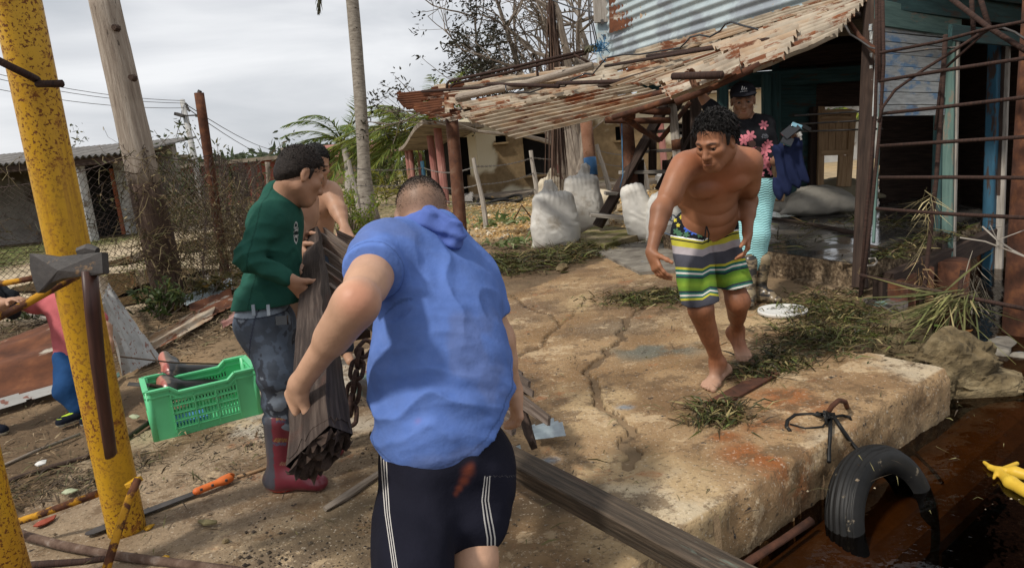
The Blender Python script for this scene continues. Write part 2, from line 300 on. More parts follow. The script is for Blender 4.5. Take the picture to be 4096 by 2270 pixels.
M['rubber'] = mat('black_rubber', [(.3, (.007, .007, .007)), (.7, (.018, .017, .016))], 8, rough=.5, spec=.2, bump=.1, dist=.004, layers=[dict(c=(.16, .13, .09), s=9, lo=.64, hi=.69, r=.8)])
M['plastic'] = mat('green_plastic', [(.3, (.1, .5, .22)), (.7, (.13, .58, .27))], 3, rough=.38, spec=.45, bump=0, layers=[dict(c=(.08, .3, .13), s=4, lo=.6, hi=.75, amt=.5)])
M['whiteplastic'] = mat('white_plastic', [(.3, (.55, .53, .48)), (.7, (.72, .71, .68))], 4, rough=.5, bump=0, layers=[dict(c=(.25, .2, .14), s=5, lo=.6, hi=.72, amt=.6)])
M['orange'] = mat('orange_plastic', [(.3, (.5, .1, .02)), (.7, (.68, .17, .035))], 9, rough=.45, bump=.3, dist=.004)
M['sack'] = mat('white_sack', [(.3, (.5, .475, .43)), (.7, (.66, .63, .575))], 3, rough=.85, bump=.35, bscale=26, dist=.01, vcol=True, layers=[dict(c=(.3, .25, .19), s=2.6, lo=.56, hi=.72, amt=.75)])
M['skin'] = mat('skin', [(.3, (.86, .84, .82)), (.7, (1.1, 1.08, 1.06))], 9, det=5, rough=.5, spec=.34, bump=.45, bscale=26, dist=.005, vcol=True, layers=[dict(c=(.25, .09, .05), s=5, lo=.5, hi=.75, amt=.18)])
M['hair'] = mat('hair', [(.3, (.5, .5, .5)), (.7, (1.3, 1.3, 1.3))], 90, det=3, rough=.65, spec=.2, bump=.8, bscale=110, dist=.006, vcol=True)
M['cloth'] = mat('cloth', [(.3, (.86, .86, .86)), (.7, (1.12, 1.12, 1.12))], 9, rough=.9, spec=.1, bump=.5, bscale=11, dist=.012, vcol=True)
M['boot'] = mat('rubber_boot', [(.3, (.8, .8, .8)), (.7, (1.15, 1.15, 1.15))], 7, rough=.3, spec=.5, bump=.06, dist=.004, vcol=True)
M['eye'] = mat('eyeball', [(.3, (1, 1, 1)), (.7, (1, 1, 1))], 3, rough=.15, spec=.6, bump=0, vcol=True)
M['paint'] = mat('plain_paint', [(.3, (.95, .95, .95)), (.7, (1.05, 1.05, 1.05))], 3, rough=.5, bump=0, vcol=True)
M['phone'] = mat('black_glass', [(.3, (.01, .01, .012)), (.7, (.02, .02, .022))], 3, rough=.15, spec=.6, bump=0)
M['banana'] = mat('yellow_peel', [(.3, (.55, .33, .03)), (.7, (.7, .48, .05))], 6, rough=.45, bump=.1, layers=[dict(c=(.2, .08, .02), s=13, lo=.6, hi=.68)])
def attr_cloth(name, bands=None, stripes=False, floral_below=None):
    m = mat(name, [(.3, (.86, .86, .86)), (.7, (1.1, 1.1, 1.1))], 7, rough=.9, spec=.1, bump=.5, bscale=11, dist=.012, vcol=True); nt = m.node_tree; Lk = nt.links.new
    bs = next(n for n in nt.nodes if n.type == 'BSDF_PRINCIPLED'); src = bs.inputs['Base Color'].links[0].from_socket
    at = nt.nodes.new('ShaderNodeAttribute'); at.attribute_name = 't'
    if bands:
        r = nt.nodes.new('ShaderNodeValToRGB'); r.color_ramp.interpolation = 'CONSTANT'; el = r.color_ramp.elements
        while len(el) < len(bands): el.new(.5)
        for e_, (p, c) in zip(el, bands): e_.position = p; e_.color = (*c, 1)
        Lk(at.outputs['Fac'], r.inputs[0]); mu = nt.nodes.new('ShaderNodeMix'); mu.data_type = 'RGBA'; mu.blend_type = 'MULTIPLY'; mu.inputs[0].default_value = 1; Lk(r.outputs[0], mu.inputs[6]); Lk(src, mu.inputs[7]); Lk(mu.outputs[2], bs.inputs['Base Color'])
    if stripes:
        a = nt.nodes.new('ShaderNodeMath'); a.operation = 'PINGPONG'; Lk(at.outputs['Fac'], a.inputs[0]); a.inputs[1].default_value = .5
        b = nt.nodes.new('ShaderNodeMath'); b.operation = 'LESS_THAN'; Lk(a.outputs[0], b.inputs[0]); b.inputs[1].default_value = .2
        c = nt.nodes.new('ShaderNodeMath'); c.operation = 'COMPARE'; Lk(at.outputs['Fac'], c.inputs[0]); c.inputs[1].default_value = 1.0; c.inputs[2].default_value = 1.3
        d = nt.nodes.new('ShaderNodeMath'); d.operation = 'MULTIPLY'; Lk(b.outputs[0], d.inputs[0]); Lk(c.outputs[0], d.inputs[1]); mu = nt.nodes.new('ShaderNodeMix'); mu.data_type = 'RGBA'; Lk(d.outputs[0], mu.inputs[0]); Lk(src, mu.inputs[6]); mu.inputs[7].default_value = (.52, .49, .45, 1); Lk(mu.outputs[2], bs.inputs['Base Color'])
    return m
def water_mat():
    m = bpy.data.materials.new('dark_water'); m.use_nodes = True; nt = m.node_tree; nt.nodes.clear(); Lk = nt.links.new
    o = nt.nodes.new('ShaderNodeOutputMaterial'); ms = nt.nodes.new('ShaderNodeMixShader'); tr = nt.nodes.new('ShaderNodeBsdfTransparent'); gl = nt.nodes.new('ShaderNodeBsdfGlossy'); fr = nt.nodes.new('ShaderNodeFresnel')
    fr.inputs[0].default_value = 1.33; tr.inputs[0].default_value = (.34, .26, .18, 1); gl.inputs['Roughness'].default_value = .03; gl.inputs['Color'].default_value = (.8, .8, .8, 1)
    n = nt.nodes.new('ShaderNodeTexNoise'); n.inputs['Scale'].default_value = 7; n.inputs['Detail'].default_value = 3; tcn = nt.nodes.new('ShaderNodeTexCoord'); Lk(tcn.outputs['Object'], n.inputs['Vector'])
    b = nt.nodes.new('ShaderNodeBump'); b.inputs['Strength'].default_value = .25; b.inputs['Distance'].default_value = .03; Lk(n.outputs['Fac'], b.inputs['Height']); Lk(b.outputs[0], gl.inputs['Normal']); Lk(b.outputs[0], fr.inputs['Normal'])
    Lk(fr.outputs[0], ms.inputs[0]); Lk(tr.outputs[0], ms.inputs[1]); Lk(gl.outputs[0], ms.inputs[2]); Lk(ms.outputs[0], o.inputs[0]); return m
M['water'] = water_mat()
# ---------------------------------------------------------------- organic solids: distance fields meshed with surface nets
def rotm(right, fwd):
    f_ = nrm(fwd); r_ = nrm(np.asarray(right, float)-f_*(np.asarray(right)@f_)); return np.stack([r_, f_, np.cross(r_, f_)], 1)
class SDF:
    def __init__(s): s.p = []; s.cuts = []; s.disp = None; s.holes = []
    def cap(s, a, b, ra, rb=None, k=.03, n=None, sf=1.0, sub=False):
        a = np.asarray(a, float); b = np.asarray(b, float); rb = ra if rb is None else rb
        s.p.append(('c', a, b, ra, rb, k, None if n is None else nrm(n), sf, sub, (a+b)/2, np.linalg.norm(b-a)/2+max(ra, rb))); return s
    def ell(s, c, r, R=None, k=.03, sub=False):
        c = np.asarray(c, float); s.p.append(('e', c, np.asarray(r, float), np.eye(3) if R is None else R, 0, k, None, 1, sub, c, max(r))); return s
    def box(s, c, h, R=None, rad=.02, k=.01):
        c = np.asarray(c, float); s.p.append(('b', c, np.asarray(h, float)-rad, np.eye(3) if R is None else R, rad, k, None, 1, False, c, float(np.linalg.norm(h)))); return s
    def cut(s, pt, n): s.cuts.append((np.asarray(pt, float), nrm(n))); return s
    def merged(s, o): s.p += o.p; return s
    def inflate(s, t, keep=None):
        o = SDF()
        for i, q in enumerate(s.p):
            if keep is not None and not keep(i, q): continue
            if q[0] == 'c': o.p.append(('c', q[1], q[2], q[3]+t, q[4]+t, q[5], q[6], q[7], q[8], q[9], q[10]+t))
            elif q[0] == 'e': o.p.append(('e', q[1], q[2]+t, q[3], 0, q[5], None, 1, q[8], q[9], q[10]+t))
        return o
    @staticmethod
    def _d(q, P):
        if q[0] == 'c':
            a, b, ra, rb, n, sf = q[1], q[2], q[3], q[4], q[6], q[7]
            ab = b-a; L2 = ab@ab+1e-12; pa = P-a; t = np.clip((pa@ab)/L2, 0, 1); v = pa-t[..., None]*ab
            if n is not None: v = v+(v@n)[..., None]*n*(1/sf-1)
            d = np.sqrt((v*v).sum(-1))-(ra+(rb-ra)*t)
            return d*min(1, sf) if n is not None else d
        if q[0] == 'b':
            x = np.abs((P-q[1])@q[3])-q[2]; return np.sqrt((np.maximum(x, 0)**2).sum(-1))+np.minimum(x.max(-1), 0)-q[4]
        x = (P-q[1])@q[3]; k0 = np.sqrt(((x/q[2])**2).sum(-1)); k1 = np.sqrt(((x/q[2]**2)**2).sum(-1))
        return k0*(k0-1)/(k1+1e-9)
    def eval(s, P):
        d = np.full(P.shape[:-1], .5)
        for q in s.p:
            k = q[5]; b = s._d(q, P)
            if q[8]: h = np.maximum(k-np.abs(d+b), 0)/k; d = np.maximum(d, -b)+h*h*k/4
            else: h = np.maximum(k-np.abs(d-b), 0)/k; d = np.minimum(d, b)-h*h*k/4
        return d
    def mesh(s, h=.005, B=10):
        lo = np.min([q[9]-q[10] for q in s.p if not q[8]], 0)-3*h; hi = np.max([q[9]+q[10] for q in s.p if not q[8]], 0)+3*h
        nb = np.ceil((hi-lo)/(B*h)).astype(int); I = np.stack(np.meshgrid(*[np.arange(k) for k in nb], indexing='ij'), -1).reshape(-1, 3)
        cen = lo+(I+.5)*B*h; dc = s.eval(cen); I = I[np.abs(dc) < .87*B*h*1.35+.03]; cen = lo+(I+.5)*B*h
        g = np.arange(B+1)*h; off = np.stack(np.meshgrid(g, g, g, indexing='ij'), -1).reshape(-1, 3)
        N = len(I); P = (lo+I*B*h)[:, None, :]+off[None]; D = np.full((N, len(off)), .5)
        rad = .87*B*h
        for q in s.p:
            k = q[5]; m = np.linalg.norm(cen-q[9], axis=1) < q[10]+rad+k+.035
            if not m.any(): continue
            b = s._d(q, P[m]); d = D[m]
            if q[8]: hh = np.maximum(k-np.abs(d+b), 0)/k; D[m] = np.maximum(d, -b)+hh*hh*k/4
            else: hh = np.maximum(k-np.abs(d-b), 0)/k; D[m] = np.minimum(d, b)-hh*hh*k/4
        if s.disp is not None: D = D+s.disp(P)
        for pt, n in s.cuts: D = np.maximum(D, (P-pt)@n)
        D = D.reshape(N, B+1, B+1, B+1); S = D < 0
        # cells
        cs = [(i, j, k) for i in (0, 1) for j in (0, 1) for k in (0, 1)]
        cnt = sum(S[:, i:B+i, j:B+j, k:B+k].astype(np.int8) for i, j, k in cs); act = np.argwhere((cnt > 0) & (cnt < 8))
        if len(act) == 0: raise RuntimeError('empty solid')
        bi = act[:, 0]; c = act[:, 1:]; dims = nb*B+1
        gid = lambda ijk: (ijk[:, 0]*dims[1]+ijk[:, 1])*dims[2]+ijk[:, 2]
        glob = I[bi]*B+c; ids = gid(glob); order = np.argsort(ids); ids = ids[order]; bi = bi[order]; c = c[order]; glob = glob[order]
        val = {q: D[bi, c[:, 0]+q[0], c[:, 1]+q[1], c[:, 2]+q[2]] for q in cs}
        acc = np.zeros((len(ids), 3)); nn = np.zeros(len(ids))
        for a in cs:
            for ax in range(3):
                if a[ax]: continue
                b = list(a); b[ax] = 1; b = tuple(b); va, vb = val[a], val[b]; m = (va < 0) != (vb < 0)
                t = np.where(m, va/np.where(m, va-vb, 1), 0); p = np.tile(np.array(a, float), (len(ids), 1)); p[:, ax] = t
                acc += p*m[:, None]; nn += m
        v = lo+(glob+acc/np.maximum(nn, 1)[:, None])*h
        quads = []
        for ax in range(3):
            sl0 = [slice(0, B)]*3; sl1 = [slice(0, B)]*3; sl1[ax] = slice(1, B+1)
            s0 = S[(slice(None), *sl0)]; s1 = S[(slice(None), *sl1)]; e = np.argwhere(s0 != s1)
            if not len(e): continue
            g0 = I[e[:, 0]]*B+e[:, 1:]; fl = s0[e[:, 0], e[:, 1], e[:, 2], e[:, 3]]
            u_, w_ = (ax+1) % 3, (ax+2) % 3; du = np.zeros(3, int); du[u_] = 1; dw = np.zeros(3, int); dw[w_] = 1
            idx = []
            ok = np.ones(len(e), bool)
            for dd in (-du-dw, -dw, 0*du, -du):
                gg = g0+dd; ok &= (gg >= 0).all(1); gi = gid(gg); pos = np.clip(np.searchsorted(ids, gi), 0, len(ids)-1); ok &= ids[pos] == gi; idx.append(pos)
            qd = np.stack(idx, 1); qd[~fl] = qd[~fl][:, ::-1]; quads.append(qd[ok])
        return v, np.concatenate(quads)
    def build(s, name, mt, parent=None, h=.005, col=None, base=None, smooth=True, tf=None):
        v, q = s.mesh(h)
        c = None if col is None else (np.tile(A(*col), (len(v), 1)) if not callable(col) else col(v))
        return link(name, v, q, None, mt, parent, smooth, base, v, c, None if tf is None else {'t': ('FLOAT', tf(v))})
# ================================================================ THE SETTING
QA = A(2.33, 3.56, 0); QT = A(.807, .59, 0); QN = A(-.59, .807, 0)
def inpoly(x, y, poly):
    r = np.zeros(np.shape(x), bool); n = len(poly)
    for i in range(n):
        x0, y0 = poly[i]; x1, y1 = poly[(i+1) % n]
        c = ((y0 > y) != (y1 > y)) & (x < (x1-x0)*(y-y0)/(y1-y0+1e-12)+x0); r ^= c
    return r
WATER = [(-2.6, -.1), (2.33, 3.56), (2.05, 4.1), (2.75, 4.72), (3.0, 5.5), (7, 8.6), (14, 8.6), (14, -4), (-2.6, -4)]
def pdist(x, y, pts):
    d = np.full(np.shape(x), 1e9)
    for (x0, y0), (x1, y1) in zip(pts[:-1], pts[1:]):
        ax, ay = x1-x0, y1-y0; t = np.clip(((x-x0)*ax+(y-y0)*ay)/(ax*ax+ay*ay+1e-12), 0, 1)
        d = np.minimum(d, np.hypot(x-x0-t*ax, y-y0-t*ay))
    return d
def ground_z(x, y):
    p = P3(x, y)
    z = -.022+(fbm(p, 1.3, 4, 3)-.5)*.05+(fbm(p, 9, 3, 5)-.5)*.018
    z = z+np.clip((y-12)/30, 0, 1)*(fbm(p, .2, 3, 9)-.5)*.25
    far = np.clip(pdist(x, y, [(-2.2, 2.2), (-2.05, 3.6), (-1.6, 4.2), (-1.3, 7)])/1.2, 0, 1)
    z = z+np.where(x < -2, far*(fbm(p, 3, 3, 11)-.35)*.05, 0)
    return z
gx = np.concatenate([-np.geomspace(2500, 9, 26), np.arange(-8.6, 5.2, .05), np.geomspace(5.4, 2500, 26)])
gy = np.concatenate([-np.geomspace(2500, 3, 14), np.arange(-2, 1.2, .4), np.arange(1.4, 9, .05), np.arange(9.05, 27, .14), np.geomspace(27.3, 2800, 40)])
X, Y = np.meshgrid(gx, gy, indexing='ij'); Z = ground_z(X, Y)
far_ = np.hypot(X, Y) > 120; Z[far_] = -.05
dep = inpoly(X, Y, [(a, b) for a, b in WATER]) ; Z[dep] = -1.35
pp = P3(X, Y)
col = np.zeros(X.shape+(3,)); col[:] = A(.15, .1, .058)
n1_ = fbm(pp, .9, 5, 21); n2_ = fbm(pp, .25, 4, 31); n3_ = fbm(pp, 3.5, 4, 41)
def blend(c, m): col[:] = col*(1-m[..., None])+A(*c)*m[..., None]
blend((.24, .165, .095), sstep(.45, .6, n1_))
sandy = sstep(6.6, 7.4, Y+.35*(X+3.6))*sstep(-4.0, -4.7, X+.9*(n1_-.5))*sstep(-11.2, -10.2, X+1.5*(n1_-.5)); blend((.5, .4, .27), sandy)
blend((.3, .23, .15), sandy*sstep(.5, .62, n3_)*.7)
mid = sstep(10.3, 12, Y)*sstep(-4.6, -3.4, X); blend((.33, .25, .15), mid)
gr_ = mid*sstep(.45, .6, n2_+.25*(n3_-.5))*sstep(2.5, -2, X); blend((.12, .125, .04), gr_*.8)
blend((.47, .3, .12), mid*sstep(.5, .62, fbm(pp, .5, 4, 51))*sstep(-2.5, -.5, X)*.8)
gl_ = sstep(-10.2, -11.5, X)*sstep(10, 12, Y); blend((.13, .13, .045), gl_*sstep(.35, .55, n1_))
blend((.15, .15, .06), sstep(40, 60, Y)*.7)
blend((.03, .022, .012), dep.astype(float))
mb = MB(); mb.grid(np.stack([X, Y, Z], -1), c=col)
ground = tag(mb.build('ground', M['dirt'], base=A(0, 0, 0), smooth=True), kind='structure')
# puddles on the sandy road
def puddle(pts, z, nm='puddle'):
    mb = MB(); c = np.mean(pts, 0); v = [c]+list(pts); n = len(pts); v = np.asarray(v); v = np.concatenate([v, np.full((len(v), 1), z)], 1) if v.shape[1] == 2 else v
    mb.raw(v, None, [(0, i+1, (i+1) % n+1) for i in range(n)]); return tag(mb.build(nm, M['puddle']), kind='structure')
def blobpts(cx, cy, rx, ry, seed, n=40, ang=0):
    r = np.random.default_rng(seed); ph = r.random(6)*6.28; th = np.arange(n)*2*math.pi/n
    rr = 1+.22*np.sin(2*th+ph[0])+.14*np.sin(3*th+ph[1])+.09*np.sin(5*th+ph[2])+.05*np.sin(9*th+ph[3])
    x = np.cos(th)*rr*rx; y = np.sin(th)*rr*ry; return np.stack([cx+x*math.cos(ang)-y*math.sin(ang), cy+x*math.sin(ang)+y*math.cos(ang)], -1)
for px, py, rx, ry, sdx in [(460, 1130, 1.5, 1.2, 1), (800, 1130, .8, 1.3, 2), (780, 980, .9, 2.2, 3), (960, 1010, .35, .9, 4)]:
    g = G(px, py, .012); puddle(blobpts(g[0], g[1], rx, ry, sdx), .022)
# concrete quay slab -------------------------------------------------------
CR1 = [(.43, 2.77), (.5, 2.9), (.47, 3.0), (.52, 3.15), (.5, 3.3), (.42, 3.5), (.4, 3.7), (.44, 3.9), (.42, 4.1), (.5, 4.25), (.56, 4.36), (.6, 4.5), (.75, 4.75), (.79, 4.91), (.9, 5.3), (1.1, 5.6)]
CR2 = [tuple(G(x, y)[:2]) for x, y in [(1990, 1480), (2080, 1420), (2150, 1390), (2250, 1300), (2205, 1260), (2110, 1225), (2000, 1140)]]
CR3 = [tuple(G(x, y)[:2]) for x, y in [(2250, 1300), (2350, 1200), (2600, 1120)]]
STEP = [tuple(G(x, y)[:2]) for x, y in [(2380, 1950), (2500, 1885), (2640, 1840), (2790, 1790), (2870, 1745), (3050, 1600), (3260, 1500)]]
BROK = [tuple(G(x, y)[:2]) for x, y in [(1500, 2230), (1800, 2150), (1970, 2090), (2100, 2030), (2280, 2015), (2360, 1960)]]
sA = np.concatenate([np.arange(-4.4, 2.4, .022), np.arange(2.4, 3.4, .05)]); vA = np.concatenate([[-1.0, -.8], np.arange(-.62, 3.4, .022), np.arange(3.4, 9.6, .045)])
S_, V_ = np.meshgrid(sA, vA, indexing='ij')
bev = .05; side = V_ < 0
top_v = np.maximum(V_, 0)
Xs = QA[0]+S_*QT[0]+top_v*QN[0]; Ys = QA[1]+S_*QT[1]+top_v*QN[1]; Zs = np.where(side, V_, 0.0)
p_ = P3(Xs, Ys, Zs)
rough_ = (fbm(p_, 2.2, 4, 61)-.5)*.02+(fbm(p_, 14, 3, 71)-.5)*.008
def groove(x, y, ln, w_, d_):
    wob = (fbm(P3(x, y), 9, 5, 81)-.5)*.085; return -d_*(1-sstep(w_*.35, w_, np.abs(pdist(x+wob, y-wob, ln))))
crk = groove(Xs, Ys, CR1, .025, .09)+groove(Xs, Ys, CR2, .013, .04)+groove(Xs, Ys, CR3, .011, .03)
edge_near = sstep(.0, .06, V_)
Zs = np.where(side, Zs, Zs+rough_*edge_near+crk)
# slightly raised, worn capping strip along the water and the broken lower patch in the near corner
vv = fbm(P3(Xs, Ys), 3.0, 4, 91)
capm = (1-sstep(.40, .44, V_+(vv-.5)*.22))*(~side)*sstep(-2.3, -2.2, S_); Zs = Zs+.018*capm
roundoff = np.where(V_ < .05, -(.05-np.clip(V_, -.05, .05))**2/.2*1.0, 0); Zs = Zs+np.where(side, 0, roundoff)+.018*np.where(side, 1, 0)*sstep(-2.3, -2.2, S_)*np.clip(1+V_/.05, 0, 1)
bulge = np.where(side, .02+(fbm(p_, 3, 4, 101)-.5)*.07+(fbm(p_, 16, 3, 111)-.5)*.03, 0)*sstep(0, -.06, V_)
Xs = Xs-QN[0]*bulge; Ys = Ys-QN[1]*bulge
leftw = -2.06+.5*np.clip(4.2-Ys, -1, 3)*0
keep = np.ones(S_.shape, bool)
jag = (fbm(P3(S_, V_), 2.5, 4, 121)-.5)*.35
keep &= (Xs > -2.35+np.clip(Ys-3.6, 0, 9)*.75+jag*.8)            # ragged left border in the dirt
bnd = np.where(S_ > 0, 0, -9)
rb = np.interp(V_, [.0, .25, .5, .62, 1.2, 1.4, 2.2, 3.0, 9.6], [.02, .03, .04, .05, .62, .85, .9, 2.6, 3.4])
keep &= S_ < rb+jag*.35
kc = keep[:-1, :-1] & keep[1:, :-1] & keep[:-1, 1:] & keep[1:, 1:]
colS = np.zeros(S_.shape+(3,)); colS[:] = A(.33, .215, .112)
pS = P3(Xs, Ys, Zs)
def blendS(c, m):
    global colS
    colS = colS*(1-m[..., None])+A(*c)*m[..., None]
a1 = fbm(pS, 1.1, 5, 131); a2 = fbm(pS, 4, 5, 141)
blendS((.22, .13, .06), sstep(.46, .58, a1)*.85)
blendS((.52, .38, .21), sstep(.5, .57, fbm(pS, .8, 6, 151))*.6); blendS((.17, .095, .045), sstep(.54, .62, fbm(pS, 2.3, 6, 155))*.6)
blendS((.17, .11, .065), sstep(4.2, 6.5, Ys)*sstep(.4, .56, fbm(pS, 1.5, 5, 191))*.75)
blendS((.27, .21, .145), sstep(.2, -1.2, Xs)*.7)                    # dustier grey-brown to the left
blendS((.5, .45, .37), sstep(.55, .62, fbm(pS, 1.4, 5, 171))*sstep(-.2, -1.2, Xs)*.7)
gp = G(2620, 1400); blendS((.13, .135, .11), np.exp(-(((Xs-gp[0])/.34)**2+((Ys-gp[1])/.22)**2)**2)*sstep(.38, .5, a2)*.9)
gp = G(2460, 1310); blendS((.14, .12, .09), np.exp(-(((Xs-gp[0])/.3)**2+((Ys-gp[1])/.25)**2)**2)*.5)
for qx, qy, rr_ in [(3120, 1590, .17), (3230, 1640, .14), (2990, 1660, .12), (3080, 1720, .13), (3010, 1830, .16), (3150, 1850, .14), (2900, 1760, .08)]:
    gp = G(qx, qy); blendS((.26, .085, .022), np.exp(-(((Xs-gp[0])/rr_)**2+((Ys-gp[1])/(rr_*.8))**2)**2)*sstep(.36, .52, a2)*.9)
blendS((.55, .47, .34), capm*sstep(.4, .55, fbm(pS, 2.2, 5, 161))*.6)
blendS((.016, .011, .007), np.clip(-crk/.018, 0, 1))
blendS((.2, .16, .1), np.where(side, sstep(-.1, -.28, V_)*.6, 0)); blendS((.07, .055, .03), np.where(side, sstep(-.22, -.32, V_)*.85, 0))
darkmud = sstep(.42, .56, fbm(pS, 2.6, 5, 181))*np.exp(-(((Xs-G(1500, 2250)[0])/.55)**2+((Ys-G(1700, 2100)[1])/.35)**2)**2); blendS((.05, .036, .022), darkmud*.8)
bd = pdist(Xs, Ys, BROK); blendS((.06, .042, .026), (1-sstep(.02, .14, bd+(a2-.5)*.2))*.75)
for qx, qy in [(2500, 1630), (2200, 1840)]:
    gp = G(qx, qy); blendS((.16, .24, .32), np.exp(-(((Xs-gp[0])/.05)**2+((Ys-gp[1])/.03)**2)**2)*.7)
mb = MB(); mb.grid(np.stack([Xs, Ys, Zs], -1), mask=kc, c=colS)
slab = tag(mb.build('concrete_quay', M['concrete'], base=A(0, 0, 0), smooth=True), kind='structure')
# water
mb = MB(); mb.raw([(-4, -4, -.25), (14, -4, -.25), (14, 9, -.25), (1.5, 9, -.25), (1.5, 4.6, -.25), (-4, 1.2, -.25)], None, [(0, 1, 5), (1, 4, 5), (1, 2, 4), (2, 3, 4)])
tag(mb.build('water', M['water'], base=A(0, 0, 0)), kind='structure')
# rubble and broken lumps at the slab corner
def rock(c, r, seed, mt='rock', name='rubble_rock', label=None, cat='rock', group='rubble at the corner of the quay', h=.03, sq=(1, 1, .8), parent=None):
    rg = np.random.default_rng(seed); n = 5 if r < .15 else 6
    m_ = 15 if r < .12 else 30; u = np.linspace(0, math.pi, m_); v = np.linspace(0, 2*math.pi, m_*2-5)[:-1]
    UU, VV = np.meshgrid(u, v, indexing='ij'); d = np.stack([np.sin(UU)*np.cos(VV), np.sin(UU)*np.sin(VV), np.cos(UU)], -1)
    rad = 1+(fbm(d*1.0+seed*3.1, 1.4, 3, seed)-.5)*.9+(fbm(d+seed, 5, 4, seed+3)-.5)*.6
    nn = rg.normal(size=(7, 3)); nn /= np.linalg.norm(nn, axis=1)[:, None]
    for q in nn: rad = np.minimum(rad, .78/np.maximum(d@q, .3))
    V = d*rad[..., None]*r*A(*sq)+np.asarray(c); V = np.concatenate([V, V[:, :1]], 1)
    mb = MB(); mb.grid(V, flip=True); o = mb.build(name, M[mt], parent, smooth=False)
    if parent is None: tag(o, label, cat, group)
    return o
for k, (x, y, z, r, sd_, sq, lb) in enumerate([
    (3590, 1340, -.15, .24, 3, (1.15, .9, .62), 'big sandy lump broken off the quay beside the seaweed heap'), (3470, 1330, -.12, .17, 4, (1, 1, .9), 'pale rounded stone at the edge of the seaweed heap'),
    (3555, 1410, -.2, .15, 5, (1, 1, .8), 'dark wet rock low down between the two slab ends'), (3680, 1430, -.15, .17, 6, (1.2, .8, .6), 'flat grey stone at the far end of the quay block'),
    (3800, 1470, -.14, .24, 7, (1.1, 1, .8), 'mossy yellow rock behind the quay corner'), (3850, 1540, -.24, .26, 8, (1.35, .9, .55), 'largest wet rock reaching out into the dark water'), (3765, 1530, -.16, .12, 9, (.8, .6, 1), 'cream coloured broken chunk leaning on the quay corner')]):
    g = G(x, y, z); rock(g, r, sd_, label=lb, sq=sq)
# brown rusty sheet piling under the water along the quay
mb = MB(); a = QA+QT*-3.2-QN*.17+A(0, 0, -.49); b = QA+QT*2.6-QN*.13+A(0, 0, -.48)
mb.tube([a+(b-a)*t for t in np.linspace(0, 1, 12)], .2, 14, rough=.05); tag(mb.build('sunken_pipe', mat('sunken_rust', [(.3, (.12, .058, .02)), (.7, (.3, .15, .05))], 4, rough=.9, bump=.3)), 'long rust brown pipe lying under the water along the quay', 'pipe')
# ---------------------------------------------------------------- coral plastered house behind
def wall_grid(mb, p0, p1, z0, z1, holes, paint, st=.07, thick=.2):
    """rendered wall from p0 to p1 with rectangular holes (u0,u1,z0,z1); paint(u,z)->0..1"""
    p0 = np.asarray(p0, float); p1 = np.asarray(p1, float); Ln = np.linalg.norm((p1-p0)[:2]); d = (p1-p0)/Ln; nn = A(d[1], -d[0], 0)
    us = np.unique(np.concatenate([np.arange(0, Ln, st), [Ln]]+[[h[0], h[1]] for h in holes])); zs = np.unique(np.concatenate([np.arange(z0, z1, st), [z1]]+[[h[2], h[3]] for h in holes]))
    Ug, Zg = np.meshgrid(us, zs, indexing='ij'); uc = (Ug[:-1, :-1]+Ug[1:, 1:])/2; zc = (Zg[:-1, :-1]+Zg[1:, 1:])/2
    keep = np.ones(uc.shape, bool)
    for h in holes: keep &= ~((uc > h[0]) & (uc < h[1]) & (zc > h[2]) & (zc < h[3]))
    V = p0[None, None]+Ug[..., None]*d; V[..., 2] = Zg; V = V+nn*0
    msk = paint(Ug, Zg); mb.grid(V, mask=keep); used = np.unique(np.stack([np.arange(V.shape[0]*V.shape[1])]))
    mb.grid(V-nn*thick, mask=keep, flip=True)
    for h in holes:
        for (ua, za, ub, zb) in ((h[0], h[2], h[0], h[3]), (h[1], h[2], h[1], h[3]), (h[0], h[2], h[1], h[2]), (h[0], h[3], h[1], h[3])):
            a_ = p0+d*ua; a_[2] = za; b_ = p0+d*ub; b_[2] = zb; mb.raw([a_, b_, b_-nn*thick, a_-nn*thick], [(0, 1, 2, 3)])
    return d, nn
HW = A(-.75, 22.9, -.1); HE = A(8.6, 22.7, -.1)
house = thing('plaster_house', 'low house with peeled cream and brown plaster behind the barbed wire fence', 'house', A(2, 23, 0))
def u_at(px, py):  # distance along the house front where a sight line meets it
    t = 22.8; p = U(px, py, t); v = p-CAM; s_ = (22.85-CAM[1])/v[1]; q = CAM+v*s_; return q[0]-HW[0], q[2]
holes = []
for (x0, y0, x1, y1) in [(2103, 528, 2237, 703), (1983, 540, 2022, 571), (2463, 505, 2490, 562), (2700, 488, 2750, 552)]:
    ua, za = u_at(x0, y1); ub, zb = u_at(x1, y0); holes.append((ua, ub, za, zb))
mb = MB(); pf = lambda u, z: z
wall_grid(mb, HW, HE, -.15, 2.6, holes, pf)
hw2 = A(-2.3, 27.5, -.1); h2 = []
Ln2 = np.linalg.norm((hw2-HW)[:2])
h2 = [(1.0, 1.9, .15, 2.0), (3.1, 4.0, .0, 2.0)]
wall_grid(mb, hw2, HW+A(0.0, .0, 0), -.15, 2.6, [(Ln2-1.9, Ln2-1.0, .7, 2.0), (Ln2-4.0, Ln2-3.1, 0, 1.95)], pf)
v = np.concatenate(mb.v); zz = v[:, 2]; xx = v[:, 0]
thr = np.interp(xx, [-2.5, -1.2, -.8, -.3, 0.2, 3, 5, 5.8, 6.5, 8.6], [1.1, .8, .75, 1.0, 2.2, 2.3, 1.75, 1.1, .7, .7])+(fbm(v, 1.6, 5, 201)-.5)*1.5
mask = np.clip((zz-thr)*6+.5, 0, 1); low = np.clip((.22+(fbm(v, 2, 4, 211)-.5)*.5-zz)*8, 0, 1)*(xx > -.6)*(xx < 4); mask = np.maximum(mask, low)
M['plaster'].node_tree.nodes  # paint layer is driven by the attribute below
